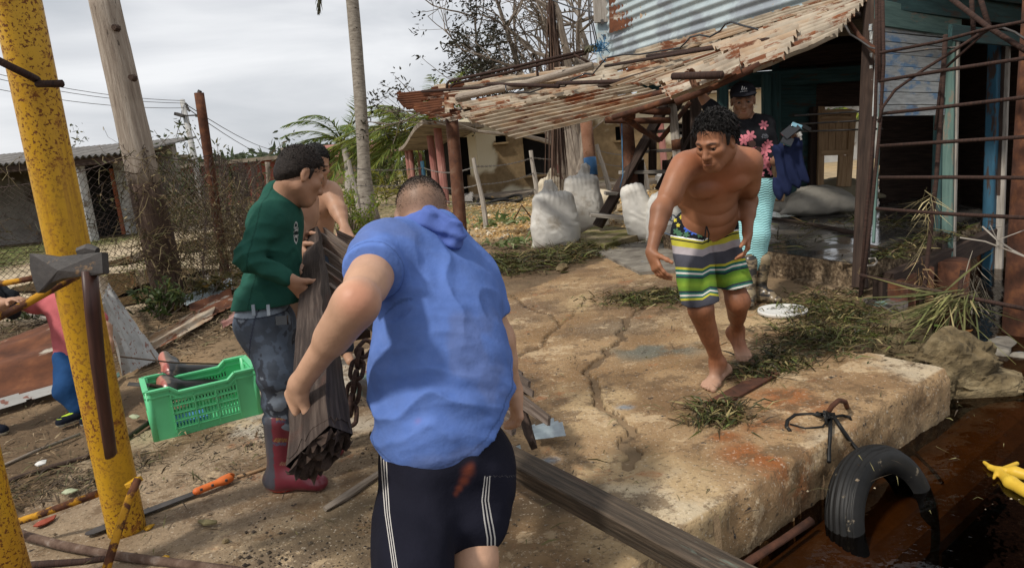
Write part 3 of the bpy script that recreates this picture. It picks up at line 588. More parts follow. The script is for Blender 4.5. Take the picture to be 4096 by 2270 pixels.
wl = mb.build('wall', M['plaster'], house, attrs={'mask': ('FLOAT', np.clip(mask, 0, 1)*1.0)})
for i, h in enumerate(holes):
    mb = MB(); cx = HW[0]+(h[0]+h[1])/2; boxm(mb, A(cx, 24.0, (h[2]+h[3])/2), (h[1]-h[0]+.6, 1.7, h[3]-h[2]+.5)); mb.build('dark_room', M['black'], house)  # solid black box painted as the unlit interior behind each window
    mb = MB(); boxm(mb, A(cx, 22.82, h[2]-.03), (h[1]-h[0]+.16, .3, .06)); mb.build('window_sill', M['plaster'], house)
mb = MB(); boxm(mb, A(-1.2, 27.2, 1.1), (2.4, 5.5, 2.1), np.stack([nrm(A(.95, .3, 0)), nrm(A(-.3, .95, 0)), A(0, 0, 1)], 1)); mb.build('dark_room', M['black'], house)  # another black box for the shade behind the side wall
mb = MB(); boxm(mb, A(4.2, 24.5, 2.68), (10.4, 4.4, .14)); mb.build('roof_slab', M['roofslab'], house)
P0, P1, P2, P3_ = U(1690, 478, 19), U(1935, 492, 20.5), U(1800, 590, 29), U(1592, 597, 30)
g_ = np.linspace(0, 1, 9); V = np.array([[(P0*(1-a)+P1*a)*(1-b)+(P3_*(1-a)+P2*a)*b for b in g_] for a in g_]); V[..., 2] += np.sin(g_*math.pi*2.2)[None]*.07
mb = MB(); mb.grid(V); mb.grid(V-A(0, 0, .13), flip=True)
for e_ in (V[0], V[-1], V[:, 0], V[:, -1]): mb.grid(np.stack([e_, e_-A(0, 0, .13)], 0))
mb.build('porch_roof', M['roofslab'], house)
for x0, y0, x1, y1, d, wd in [(1748, 500, 1784, 822, 19.9, .2), (1716, 512, 1752, 806, 21.5, .19), (1671, 541, 1690, 770, 24.5, .17), (1639, 582, 1657, 745, 28.5, .17), (1627, 596, 1643, 742, 29.5, .17)]:
    bt = G(x1, y1, -.05) if y1 > 760 else U(x1, y1, d); mb = MB(); tp = U(x0, y0, np.linalg.norm(bt[:2])*.995 if y1 > 760 else d)
    mb.tube([bt+(tp-bt)*t for t in (0, .5, 1)], wd*.62, 10); mb.build('porch_column', M['redcol'], house)
for x0, y0, x1, y1, d in [(2215, 515, 2240, 750, 22.2), (2640, 480, 2660, 690, 21.5)]:
    mb = MB(); mb.tube([U(x1, y1, d), U(x0, y0, d)], .11, 10); mb.build('porch_column', M['redcol'], house)
mb = MB(); boxm(mb, A(3.2, 21.9, .02), (9.5, 1.7, .16)); mb.build('porch_floor', M['roofslab'], house)
for bx, by in [(2700, 490), (2725, 490), (2700, 545), (2725, 545), (2650, 540)]:     # ventilation blocks
    mb = MB(); mb.box(U(bx-11, by, 22.6), U(bx+11, by, 22.6), .1, .2, up=(0, -1, 0)); mb.build('vent_block', M['greyplank'], house)
# ---------------------------------------------------------------- houses on the left, beyond the road
def left_house():
    h = thing('porch_house', 'grey house with corrugated roof, white porch columns and orange gate beyond the road', 'house', A(-13, 19.5, 0))
    mb = MB(); boxm(mb, A(-17.6, 21.0, 1.25), (9, .3, 2.6)); boxm(mb, A(-11.4, 21.0, 1.25), (3.4, .3, 2.6)); mb.build('wall', mat('stained_brown_wall', [(.3, (.13, .115, .1)), (.7, (.27, .245, .215))], 1.5, rough=.95, layers=[dict(c=(.08, .06, .045), s=1.2, lo=.5, hi=.62)]), h)
    for cx, wd_, nm in [(-15.7, .8, 'window'), (-12.0, .95, 'doorway')]:
        mb = MB(); boxm(mb, A(cx, 20.84, 1.35 if nm == 'window' else 1.05), (wd_, .06, 1.3 if nm == 'window' else 2.1)); mb.build(nm, M['black'], h)  # flat black panels painted as the shade within the openings
    xs = np.linspace(-22.5, -9.6, 400); ys = np.linspace(18.6, 22.5, 6); XX, YY = np.meshgrid(xs, ys, indexing='ij'); ZZ = 2.28+(YY-18.6)*.12+.03*np.sin(XX*2*math.pi/.17)
    mb = MB(); mb.grid(np.stack([XX, YY, ZZ], -1)); mb.grid(np.stack([XX, YY, ZZ-.03], -1), flip=True); mb.build('corrugated_roof', M['asbestos'], h)
    mb = MB(); mb.box(A(-22.4, 18.75, 2.14), A(-9.7, 18.75, 2.14), .14, .2); mb.build('fascia_beam', M['darkplank'], h)
    for x0, y0, x1, y1, w_ in [(335, 740, 372, 965, .17), (300, 770, 330, 950, .1), (500, 745, 528, 935, .15)]:
        b = G(x1, y1, 0.0); t = A(b[0], b[1], 2.1); mb = MB(); mb.tube([b, t], w_, 10); mb.build('porch_column', M['plastergrey'], h)
    gt = mat('orange_gate', [(.3, (.3, .085, .04)), (.7, (.42, .14, .07))], 5, rough=.8)
    for x0, y0, x1, y1 in [(402, 770, 442, 925), (465, 765, 500, 935)]:
        b = G(x1, y1, 0.0); mb = MB(); mb.box(b, A(b[0], b[1], 1.95), .16, .12); mb.build('gate_post', gt, h)
    a = G(420, 925); b = G(500, 935)
    for k in range(9): p = a+(b-a)*(k+.5)/9; mb = MB(); mb.tube([p+A(0, 0, .15), p+A(0, 0, 1.35)], .016, 4); mb.build('gate_bar', gt, h)
    for z in (.2, .75, 1.35): mb = MB(); mb.box(a+A(0, 0, z), b+A(0, 0, z), .04, .05); mb.build('gate_rail', gt, h)
    return h
left_house()
b2 = thing('upper_house', 'two storey ochre house with flat overhanging roof behind the grey house', 'house', U(585, 800, 60)*A(1, 1, 0))
mb = MB(); boxm(mb, A(*U(585, 700, 60)[:2], 1.7), (5.6, 5, 3.6)); mb.build('wall', mat('ochre_wall', [(.3, (.17, .13, .09)), (.7, (.36, .3, .22))], 1.2, rough=.95), b2)
mb = MB(); boxm(mb, A(*U(578, 700, 59.5)[:2], 3.55), (6.6, 6, .25)); mb.build('roof_slab', M['roofslab'], b2)
for cx in (540, 590, 640): mb = MB(); boxm(mb, A(*(U(cx, 700, 57.4)[:2]), 2.6), (.8, .12, .9)); mb.build('window', M['black'], b2)  # black panels in place of shaded window recesses
b3 = thing('red_house', 'long red house with a dark roof edge along the far side of the road', 'house', A(-11, 36, 0))
mb = MB(); boxm(mb, A(-14.2, 38, 1.0), (9, 4, 2.1)); mb.build('wall', M['redwall'], b3)
mb = MB(); boxm(mb, A(-14.2, 37.8, 2.14), (9.8, 5, .18)); mb.build('roof_slab', M['roofslab'], b3)
for cx in (-16.2, -13.6, -11.2): mb = MB(); boxm(mb, A(cx, 35.98, .95), (.9, .06, 1.5)); mb.build('doorway', M['black'], b3)  # doorway shade painted as flat black sheets
b4 = thing('tile_house', 'low house with brown tiled roof at the far end of the road', 'house', A(-12, 58, 0))
mb = MB(); boxm(mb, A(-14, 60, 1.1), (9, 5, 2.2)); mb.build('wall', M['plaster'], b4)
mb = MB(); mb.raw([(-19, 57, 2.2), (-9, 57, 2.2), (-9, 63, 2.2), (-19, 63, 2.2), (-18, 60, 3.3), (-10, 60, 3.3)], [(0, 1, 5, 4), (2, 3, 4, 5)], [(1, 2, 5), (3, 0, 4)]); mb.build('tiled_roof', M['redcol'], b4)
# ---------------------------------------------------------------- poles
def pole(name, label, cat, pts, r, mt, n=14, rough=.04, parts=()):
    t = thing(name, label, cat, np.asarray(pts[0], float)); mb = MB(); mb.tube(pts, r, n, rough=rough); mb.build('shaft', mt, t, smooth=True); return t
b = G(697, 1255, -.05); tp = U(408, -40, 7.0)
wp = pole('wooden_pole', 'thick grey weathered timber pole with dark lower half in the wire fence', 'pole', [b+(tp-b)*t for t in np.linspace(.42, 1, 12)], np.linspace(.165, .142, 12), M['pole'], 18)
mb = MB(); mb.tube([b+(tp-b)*t for t in np.linspace(0, .425, 8)], np.linspace(.176, .167, 8), 18, rough=.04); mb.build('burnt_base', M['poledark'], wp, smooth=True)
for x, y in [(458, 110), (525, 310)]:
    mb = MB(); c = U(x, y, 6.95); mb.tube([c+A(0, .05, 0), c-A(0, .015, 0)], [.04, .028], 9); mb.build('knot', M['poledark'], wp)
b = G(908, 1135, -.05); tp = U(796, 372, 9.0)
rp = pole('rusty_pole', 'slim rust brown steel pole among dry creeper right of the timber pole', 'pole', [b+(tp-b)*t for t in np.linspace(0, 1, 9)], .062, M['rust'], 12)
mb = MB(); mb.tube([tp, tp+A(.02, 0, .03)], .03, 6); mb.build('bolt', M['dsteel'], rp)
b = G(800, 905, 0); tp = U(729, 400, 27); b = A(tp[0]+.62, 27, 0)
lp = pole('street_lamp', 'pale concrete street lamp pole with one dark lamp head and insulators', 'street lamp', [b+(tp-b)*t for t in (0, .5, 1)], [.14, .12, .1], M['plastergrey'], 8)
a = U(745, 463, 26.9); mb = MB(); mb.tube([a, U(715, 463, 26.9)], .03, 5); mb.tube([a, U(790, 461, 26.9)], .03, 5); mb.build('lamp_arm', M['dsteel'], lp)
mb = MB(); mb.box(U(737, 465, 26.8), U(703, 455, 26.8), .26, .12); mb.build('lamp_head', M['dsteel'], lp)
mb = MB(); mb.box(U(783, 463, 26.8), U(795, 461, 26.8), .16, .1); mb.build('lamp_head', M['dsteel'], lp)
for x, y in [(745, 418), (749, 430), (755, 440)]: mb = MB(); mb.tube([U(x-4, y-4, 26.8), U(x+4, y+4, 26.8)], .05, 6); mb.build('insulator', M['dsteel'], lp)
def wirerun(name, label, pts, r=.012, cat='cable', sag=0, m='wire', group=None, n=14):
    pts = [np.asarray(p, float) for p in pts]
    if sag:
        a, b_ = pts; pts = [a+(b_-a)*t-A(0, 0, sag*4*t*(1-t)) for t in np.linspace(0, 1, n)]
    mb = MB(); mb.tube(pts, r, 5); return tag(mb.build(name, M[m], smooth=True), label, cat, group)
for k, (y0, y1, lb) in enumerate([(268, 403, 'thin overhead wire, topmost of three left of the street lamp'), (292, 413, 'thin overhead wire, middle of three left of the street lamp'), (345, 432, 'thin overhead wire, lowest of three left of the street lamp')]):
    wirerun('overhead_wire', lb, [U(-400, y0-80, 21), U(735, y1, 26.9)], .011, sag=.35)
for k, (y1, lb) in enumerate([(600, 'upper overhead wire sagging right from the street lamp'), (640, 'lower overhead wire sagging right from the street lamp')]):
    wirerun('overhead_wire', lb, [U(748, 420+k*12, 27), U(1160, y1, 75)], .018, sag=.7)
wirerun('stay_wire', 'slack wire hanging left from the street lamp', [U(728, 440, 26.9), U(660, 640, 26.5)], .012, sag=.25)
fpd = pole('utility_pole', 'short distant utility pole tilted behind the heads of the men', 'pole', [U(1150, 760, 48), U(1140, 650, 48), U(1128, 592, 48)], [.13, .12, .11], M['twig'], 6)
mb = MB(); mb.box(U(1112, 640, 47.8), U(1104, 634, 47.8), .3, .25); mb.build('lamp_head', M['dsteel'], fpd)
b = G(1082, 905, -.02); tp = U(1070, 648, b[1]*.985)
pole('concrete_fence_post', 'concrete fence post with flared head at the right end of the wire fence', 'post', [b, b+(tp-b)*.9, tp], [.06, .058, .07], M['twig'], 8)
# ---------------------------------------------------------------- chain-link fence with dry creeper
def fence_mesh(p0, p1, h0, h1, cell, part_of, holes_seed, sag=.08):
    """woven zigzag wires between two posts"""
    p0 = np.asarray(p0, float); p1 = np.asarray(p1, float); Ln = np.linalg.norm((p1-p0)[:2]); d = (p1-p0)/Ln; nn = A(d[1], -d[0], 0)
    mb = MB(); c2 = cell/2; nz = int(max(h0, h1)/c2); zz = np.arange(0, nz+1)
    for j in range(int(Ln/c2)):
        u = np.clip((j+((zz+j) % 2))*c2, 0, Ln); hh = h0+(h1-h0)*u/Ln; z = zz*c2*(hh/max(h0, h1))
        pts = p0[None]+u[:, None]*d; pts[:, 2] = z+.02
        w1 = (fbm(pts, 1.2, 3, holes_seed)-.5)*.45; pts = pts+nn*w1[:, None]; pts[:, 2] -= sag*np.sin(np.pi*u/Ln)*z/1.6+(fbm(pts, 2.2, 2, holes_seed+5)-.5)*.1*z; pts = pts+d*((fbm(pts, 2.5, 2, holes_seed+9)-.5)*.13)[:, None]
        mb.tube(pts, .0032, 3, caps=False)
    tp = [p0+d*u for u in np.linspace(0, Ln, 24)]; tp = [q+A(0, 0, (h0+(h1-h0)*i/23)-sag*math.sin(math.pi*i/23)) for i, q in enumerate(tp)]
    mb.tube(tp, .006, 4)
    return mb.build('wire_mesh', M['wire'], part_of)
fc = thing('chain_link_fence', 'sagging rusty chain link fence tangled with dry creeper along the road', 'fence', A(-4.2, 7.5, 0))
FP = [A(-8.6, 7.4, 0), A(-5.4, 7.15, 0), A(-3.72, 7.42, 0), A(-3.82, 9.2, 0), G(1082, 905)]
for i, (h0, h1) in enumerate([(1.5, 1.5), (1.5, 1.78), (1.75, 1.7), (1.7, 1.75)]):
    fence_mesh(FP[i], FP[i+1], h0, h1, .075, fc, 300+i)
def creeper(parent, segs, n, seed, h=1.5, name='dry_creeper', up=.2):
    rg = np.random.default_rng(seed); mb = MB(); cs = [A(.05, .033, .02), A(.12, .085, .045), A(.19, .15, .08), A(.08, .075, .03)]
    for _ in range(n):
        a, b_, hh, dens = segs[rg.integers(len(segs))]; t = rg.random(); p = a+(b_-a)*t; z = hh*rg.beta(1.2, 1.5)
        q = p+A(rg.normal()*.08, rg.normal()*.1, z); L_ = rg.uniform(.15, .6); dr = nrm(rg.normal(size=3)*A(1, .5, .9)+A(0, 0, up)); pts = [q]
        for s_ in range(4): dr = nrm(dr+rg.normal(size=3)*.55); pts.append(pts[-1]+dr*L_/4)
        mb.tube(pts, rg.uniform(.0018, .0042), 3, caps=False, c=cs[rg.integers(4)])
        if rg.random() < .5:
            for s_ in range(3):
                c0 = pts[rg.integers(5)]; e1 = nrm(rg.normal(size=3))*rg.uniform(.02, .06); e2 = nrm(rg.normal(size=3))*.012; mb.raw([c0, c0+e1*.5+e2, c0+e1, c0+e1*.5-e2], [(0, 1, 2, 3)], c=cs[rg.integers(4)]*1.2)
    o = mb.build(name, M['dry'], parent); o['kind'] = 'stuff'; return o
creeper(fc, [(FP[2], FP[3], 1.4, 1), (FP[3], FP[4], 1.1, 1), (FP[3]-A(0, .5, 0), FP[3]+(FP[4]-FP[3])*.3, 1.6, 1), (FP[3]-A(.2, .4, 0), FP[3]+A(.3, .5, 0), 1.3, 1)], 1250, 5)
creeper(fc, [(FP[1], FP[2], 1.75, 1), (FP[0], FP[1], 1.0, 1), (FP[2]-A(.25, .1, 0), FP[2]+A(.2, 0, 0), 1.75, 1), (FP[2]-A(.25, .1, 0), FP[2]+A(.2, 0, 0), 1.75, 1)], 560, 6)
mb = MB(); mb.tube([G(-60, 1270)+A(0, 0, .15), G(200, 1310)+A(0, 0, .1)], .02, 6); mb.build('fallen_rail', M['greyplank'], fc)
# ---------------------------------------------------------------- plants
def strips(mb, base, tip, w, bend, side, c):
    """many curved leaf blades at once: base, tip (n,3); w, bend (n,) ; side (n,3)"""
    n = len(base); mid1 = base+(tip-base)*.4; mid1[:, 2] += bend; ts = [base, mid1, tip]
    sd_ = side/np.maximum(np.linalg.norm(side, axis=1), 1e-9)[:, None]
    ws = [w*.55, w, w*.08]; V = np.zeros((n, 6, 3))
    for k in range(3): V[:, 2*k] = ts[k]-sd_*ws[k][:, None]; V[:, 2*k+1] = ts[k]+sd_*ws[k][:, None]
    i = np.arange(n)[:, None]*6; q = np.concatenate([i+A(0, 1, 3, 2).astype(int), i+A(2, 3, 5, 4).astype(int)], 0)
    mb.raw(V.reshape(-1, 3), q, None, None, np.repeat(c, 6, axis=0))
def frond(mb, base, d0, L_, droop, wind, rg, width=.55, col=(.1, .16, .03), nl=64, mbs=None):
    pts = [np.asarray(base, float)]; d = nrm(d0); N = 12
    for k in range(N): d = nrm(d+A(0, 0, -droop/N)+np.asarray(wind)*(k/N)/N*2.2); pts.append(pts[-1]+d*L_/N)
    pts = np.array(pts); (mbs or mb).tube(pts, np.linspace(.03, .006, N+1)*L_/3.2, 4, c=A(.3, .27, .06))
    t = np.linspace(.1, .99, nl); f = t*N; i = np.clip(f.astype(int), 0, N-1); b = pts[i]+(pts[i+1]-pts[i])*(f-i)[:, None]; tg = pts[i+1]-pts[i]; tg /= np.linalg.norm(tg, axis=1)[:, None]
    for sg in (-1, 1):
        sd_ = np.cross(tg, A(0, 0, 1)); sd_ /= np.maximum(np.linalg.norm(sd_, axis=1), 1e-6)[:, None]; l = width*L_*.32*np.sin(np.pi*np.clip(t*.9+.08, 0, 1))**.6*(1+.2*rg.normal(size=nl))
        dr = tg*.75+sd_*sg*.75+np.asarray(wind)[None]*.55+A(0, 0, -.28)+rg.normal(size=(nl, 3))*.12; dr /= np.linalg.norm(dr, axis=1)[:, None]
        c = A(*col)[None]*(.65+.7*rg.random((nl, 1)))*np.where(rg.random((nl, 1)) < .2, A(1.7, 1.35, .8), A(1, 1, 1))
        strips(mb, b, b+dr*l[:, None], np.full(nl, .0085*L_+.004), np.full(nl, .02), np.cross(dr, A(0, 0, 1))+rg.normal(size=(nl, 3))*.3, c)
def palm(name, label, base, top, r0, r1, nf, L_, wind, seed, crown=True, col=(.14, .2, .045), up=1.0, group=None):
    rg = np.random.default_rng(seed); base = np.asarray(base, float); top = np.asarray(top, float); t = thing(name, label, 'palm tree', base, group)
    n = 14; pts = [base+(top-base)*k/n+A(.12*math.sin(k/n*math.pi), 0, 0) for k in range(n+1)]
    rr = np.array([r1+(r0-r1)*((1-k/n)**3) for k in range(n+1)]); mb = MB(); mb.tube(pts, rr, 12, rough=.07); mb.build('trunk', M['bark'], t, smooth=True)
    if crown:
        for k in range(nf):
            a = k*2.399+rg.normal()*.2; el = rg.uniform(-.5, 1.25)*up; mb = MB(); frond(mb, top, A(math.cos(a)*math.cos(el), math.sin(a)*math.cos(el), math.sin(el)), L_*rg.uniform(.8, 1.15), rg.uniform(.7, 1.6), wind, rg, col=col, width=.72); mb.build('frond', M['leaf'], t)
    return t
b = G(1463, 893, -.05); tp = U(1335, -700, b[1]*.96)
n = 16; m1 = U(1432, 350, b[1]*.98)
pm = thing('coconut_palm', 'tall bare grey coconut palm trunk curving up out of the picture', 'palm tree', b)
tt = np.linspace(0, 1, 26); pts = [(1-t)**2*b+2*t*(1-t)*U(1455, 330, b[1]*.985)+t*t*tp for t in tt]
mb = MB(); mb.tube(pts, .155+.26*np.clip(1-tt*4.5, 0, 1)**2+.0*tt, 16, rough=.05); mb.build('trunk', M['bark'], pm, smooth=True)
rg = np.random.default_rng(3)
for k in range(9):
    a = k*2.399; mb = MB(); frond(mb, tp, A(math.cos(a), math.sin(a), .5), 3.6, 1.6, A(-.6, 0, 0), rg); mb.build('frond', M['leaf'], pm)
mb = MB(); frond(mb, U(1290, -330, b[1]*.96), A(-.2, 0, -1), 2.2, .3, A(-.1, 0, -.2), rg, col=(.05, .05, .03)); mb.build('frond', M['leaf'], pm)
palm('leaning_palm', 'small wind-bent coconut palm behind the standing men', G(1395, 800, 0)*A(1, .999, 1), U(1372, 575, 36), .22, .15, 18, 3.2, A(-.75, .1, -.15), 11)
palm('windblown_palm', 'large windblown palm left of the porch columns', U(1640, 760, 33), U(1610, 530, 32), .2, .16, 30, 3.6, A(-.85, -.1, -.1), 12, col=(.16, .2, .045), up=.8)
palm('windblown_palm', 'windblown palm crown rising just behind the porch roof', U(1760, 760, 40), U(1700, 510, 40), .2, .16, 20, 4.4, A(-.8, 0, -.1), 13, up=1.0)
palm('background_palm', 'palm seen through the shack beside the face of the woman', U(3120, 640, 26), U(3100, 480, 26), .15, .12, 11, 3.2, A(-.5, 0, -.1), 15)
palm('background_palm', 'palm top above the wall left of the steps', U(2730, 560, 34), U(2720, 408, 34), .15, .12, 9, 2.8, A(-.5, 0, .1), 16)
def young(px, py, L_, seed, label, n=9):
    rg = np.random.default_rng(seed); b = G(px, py, 0); t = thing('young_palm', label, 'plant', b); mb = MB()
    for k in range(n):
        a = k*2.399; el = rg.uniform(.5, 1.3); frond(mb, b, A(math.cos(a)*math.cos(el), math.sin(a)*math.cos(el), math.sin(el)), L_*rg.uniform(.7, 1.1), 1.2, A(-.6, 0, 0), rg, col=(.2, .2, .03), nl=22)
    mb.build('fronds', M['leaf'], t)
young(1545, 795, 1.5, 1, 'yellowish young palm with one tall frond left of the porch'); young(1500, 800, .9, 2, 'low yellow young palm beside the coconut trunk'); young(1600, 785, 1.4, 3, 'young palm just left of the blue fence post'); young(1395, 810, .8, 4, 'tiny yellow seedling palm left of the coconut trunk')
def bush(name, label, c, rx, ry, rz, n, seed, col=(.06, .085, .025), lw=.05, cat='bush', stems=12, kind=None, wind=A(-.3, 0, 0), dens=1.0, mt='leaf'):
    rg = np.random.default_rng(seed); c = np.asarray(c, float); t = thing(name, label, cat, c)
    cl = rg.normal(size=(max(10, n//28), 3))*A(rx, ry, rz)*.5+A(0, 0, rz); cl[:, 2] = np.abs(cl[:, 2])
    mb = MB()
    for e_ in cl: mb.tube([c, c+e_*.55+rg.normal(size=3)*.08*rx, c+e_*1.03], [.012*rz+.006, .008*rz+.004, .003*rz+.002], 3)
    mb.build('stems', M['twig'], t)
    p = c+cl[rg.integers(len(cl), size=n)]*rg.uniform(.75, 1.06, (n, 1))+rg.normal(size=(n, 3))*A(rx, ry, rz)*.075; p[:, 2] = np.maximum(p[:, 2], c[2]+.02)
    dr = rg.normal(size=(n, 3))+wind*1.5+A(0, 0, .2); dr /= np.linalg.norm(dr, axis=1)[:, None]; l = lw*rg.uniform(1.5, 3.5, n)
    mb = MB(); strips(mb, p, p+dr*l[:, None], lw*rg.uniform(.35, .7, n), np.zeros(n), rg.normal(size=(n, 3)), A(*col)[None]*(.5+.9*rg.random((n, 1)))*np.where(rg.random((n, 1)) < .2, A(1.8, 1.3, .9), A(1, 1, 1)))
    mb.build('foliage', M[mt], t); return t
for k, (px, py, d, rx, rz, n, lb, cl) in enumerate([
    (850, 700, 17, 2.2, 1.3, 1300, 'windswept shrub rising above the fence behind the rusty pole', (.055, .07, .03)), (700, 740, 19, 1.6, 1.0, 500, 'thin grey green shrub between the poles and the lamp', (.06, .07, .03)), (960, 720, 18, 1.5, .9, 450, 'sparse shrub leaning right above the fence', (.06, .075, .03)),
    (1500, 745, 44, 2.5, 1.1, 900, 'dark green bush between the palm trunks', (.045, .07, .022)), (1440, 740, 52, 2.6, 2.2, 900, 'grey green bush behind the small palm', (.06, .075, .03)), (1600, 770, 35, 3, 1.0, 900, 'green thicket below the windblown palm', (.07, .1, .025)), (1365, 760, 60, 2.2, 2.0, 400, 'low bush at the end of the road', (.06, .08, .03)),
    (330, 720, 30, 3.0, 1.0, 400, 'shrub tops showing over the grey roof', (.07, .08, .03))]):
    c = U(px, py, d); c[2] = 0 if k not in (7,) else 1.6; bush('shrub', lb, c, rx, rx*.7, rz, n, 70+k, cl, lw=.03+d*.0013)
bush('weed_clump', 'bright green feathery weed by the foot of the coconut trunk', G(1415, 935, 0), .55, .35, .5, 1500, 90, (.16, .22, .03), .03)
bush('weed_clump', 'dark leafy weed at the foot of the timber pole', G(640, 1285, 0), .35, .25, .22, 420, 91, (.06, .09, .03), .03)
bush('weed_clump', 'low weed along the fence left of the timber pole', G(200, 1290, 0), .9, .3, .15, 380, 92, (.05, .06, .025), .03)
bush('weed_clump', 'grassy weed between the timber pole and the rusty pole', G(830, 1200, 0), .6, .5, .2, 700, 93, (.1, .09, .035), .03)
# far treeline
def treeline():
    rg = np.random.default_rng(44); n = 16000; x = rg.uniform(-160, 160, n); y = 120+rg.random(n)*30; hgt = 3.5+3.5*fbm(P3(x, 0*x), .05, 4, 5)
    p = P3(x, y, hgt*rg.random(n)**.7); mb = MB(); dr = rg.normal(size=(n, 3)); dr /= np.linalg.norm(dr, axis=1)[:, None]
    strips(mb, p, p+dr*rg.uniform(.8, 2.2, n)[:, None], rg.uniform(.2, .5, n), np.zeros(n), rg.normal(size=(n, 3)), A(.07, .09, .045)[None]*(.6+.8*rg.random((n, 1)))); tag(mb.build('far_treeline', M['leaf']), kind='stuff')
treeline()
# leafless storm-stripped tree behind the tin roof
def bare_tree():
    rg = np.random.default_rng(21); b = G(2295, 770, 0); b = A(b[0], 17.5, 0); b = U(2305, 720, 17.5); b[2] = 0
    t = thing('stripped_tree', 'tall storm-stripped tree with grey limbs and dark leaf tufts behind the tin roof', 'tree', b)
    tr = MB(); cr_ = MB(); lf = MB(); tips = []
    def grow(p, d, L_, r, lv, tgt):
        n = 5; pts = [p]
        for k in range(n): d = nrm(d+rg.normal(size=3)*.09+A(-.02, 0, .02)); pts.append(pts[-1]+d*L_/n)
        mbx = tr if lv == 0 else cr_; mbx.tube(pts, np.linspace(r, r*.62, n+1), 7 if lv < 2 else 4)
        if lv >= 4: tips.append((pts[-1], d)); return
        m = [3, 3, 4, 3][lv]
        for k in range(m):
            i = n if k == 0 else rg.integers(2, n+1); dd = nrm(d+rg.normal(size=3)*[.3, .5, .6, .7][lv]+A(-.12, 0, .1)); grow(pts[i], dd, L_*rg.uniform(.6, .85), r*.58*(1.1 if k == 0 else .8), lv+1, tgt)
    for d0, L_, r in [(A(-.04, 0, 1), 2.5, .2), (A(.12, -.05, 1), 2.5, .17), (A(-.24, .05, 1), 2.6, .14), (A(.2, .1, 1), 2.7, .13)]: grow(b+A(rg.normal()*.06, 0, 0), nrm(d0), L_, r, 0, None)
    for x1, y1, r in [(1880, 195, .06), (1990, 60, .07), (1960, 330, .055), (2080, 150, .07), (1905, 215, .045), (2010, 300, .05)]:   # long limbs reaching left
        e_ = U(x1, y1, 17); s0 = b+A(-.15, 0, 2.6+rg.random()*1.2); pts = [s0+(e_-s0)*q+A(0, 0, -.35*math.sin(q*math.pi)) for q in np.linspace(0, 1, 8)]; cr_.tube(pts, np.linspace(r, .012, 8), 5)
        for q in range(3, 8):
            for s_ in range(6):
                dd = nrm(A(-.7, 0, .15)+rg.normal(size=3)*.7); cr_.tube([pts[q], pts[q]+dd*.35, pts[q]+dd*.6+rg.normal(size=3)*.1], [.014, .009, .004], 3); tips.append((pts[q]+dd*.6, dd))
            if q >= 5:
                for s_ in range(4): tips.append((pts[q]+rg.normal(size=3)*.25, A(-1, 0, .1)))
    P = []
    for p, d in tips:
        px = p[0]
        m = rg.integers(8, 20) if px < b[0]-1.6 else (rg.integers(0, 5) if px < b[0]-.4 else rg.integers(0, 2))
        for k in range(m): P.append(p+rg.normal(size=3)*.1)
    P = np.array(P); n = len(P); dr = rg.normal(size=(n, 3))+A(-.9, 0, -.2); dr /= np.linalg.norm(dr, axis=1)[:, None]
    strips(lf, P, P+dr*rg.uniform(.07, .16, n)[:, None], rg.uniform(.015, .032, n), np.zeros(n), rg.normal(size=(n, 3)), A(.04, .038, .024)[None]*(.6+.8*rg.random((n, 1))))
    tr.build('trunk', M['twig'], t, smooth=True); cr_.build('branches', M['twig'], t); lf.build('leaf_tufts', M['leaf'], t)
    mb = MB(); mb.tube([U(2310, 760, 17), U(2300, 640, 17), U(2285, 520, 17)], [.28, .25, .2], 12, rough=.1); mb.tube([U(2318, 700, 16.9), U(2330, 560, 17), U(2325, 480, 17)], [.2, .18, .14], 10, rough=.1); mb.build('lower_trunk', M['twig'], t)
bare_tree()
# ================================================================ THE WOODEN SHACK
D0 = A(2.86, 5.42, 0); RD = nrm(A(.79, .61, 0)); LD = nrm(A(-.38, .93, 0))
shack = thing('wooden_shack', 'half wrecked wooden shack on a concrete floor over the water with blue grey boards', 'shack', D0)
def plank(nm, p0, p1, w_, t_, mt, up, parent=None, label=None, jag=.004, bev=.1):
    mb = MB(); mb.box(p0, p1, w_, t_, up, bev=bev, jag=jag); o = mb.build(nm, M[mt], shack if parent is None else parent)
    if label: o['label'] = label
    return o
# floor slab: wet top, crumbling aggregate face
poly = [D0, D0+RD*3.3, A(6.5, 12.6, 0), A(2.4, 12.6, 0), A(1.95, 8.4, 0), A(2.42, 6.6, 0)]
mb = MB(); v = [A(p[0], p[1], .235) for p in poly]; mb.raw(v, None, [(0, 1, 5), (1, 4, 5), (1, 2, 4), (2, 3, 4)]); mb.build('wet_floor', M['wet'], shack)
def crumbly(p0, p1, z0, z1, mt, nm, amp, out, st=.03, seed=1):
    p0 = np.asarray(p0, float); p1 = np.asarray(p1, float); Ln = np.linalg.norm(p1-p0); d = (p1-p0)/Ln; nn = nrm(out)
    u = np.arange(0, Ln+st, st); z = np.arange(z0, z1+st*.5, st); UU, ZZ = np.meshgrid(u, z, indexing='ij'); V = p0+UU[..., None]*d; V[..., 2] = ZZ
    h = (fbm(V, 6, 4, seed)-.4)*amp+(fbm(V, 22, 3, seed+2)-.5)*amp*.5; h = h*np.clip((z1-ZZ)/.05, 0, 1)-.0; V = V+h[..., None]*nn
    cap_ = V[:, -1:].copy()-nn*.2
    mb = MB(); mb.grid(np.concatenate([V, cap_], 1)); mb.build(nm, M[mt], shack)
crumbly(D0+A(0, 0, 0), A(2.42, 6.6, 0), -.1, .232, 'aggregate', 'floor_edge', .07, A(-.93, -.38, 0), seed=3)
crumbly(A(2.42, 6.6, 0), A(1.95, 8.4, 0), -.1, .232, 'aggregate', 'floor_edge', .07, A(-.93, -.2, 0), seed=4)
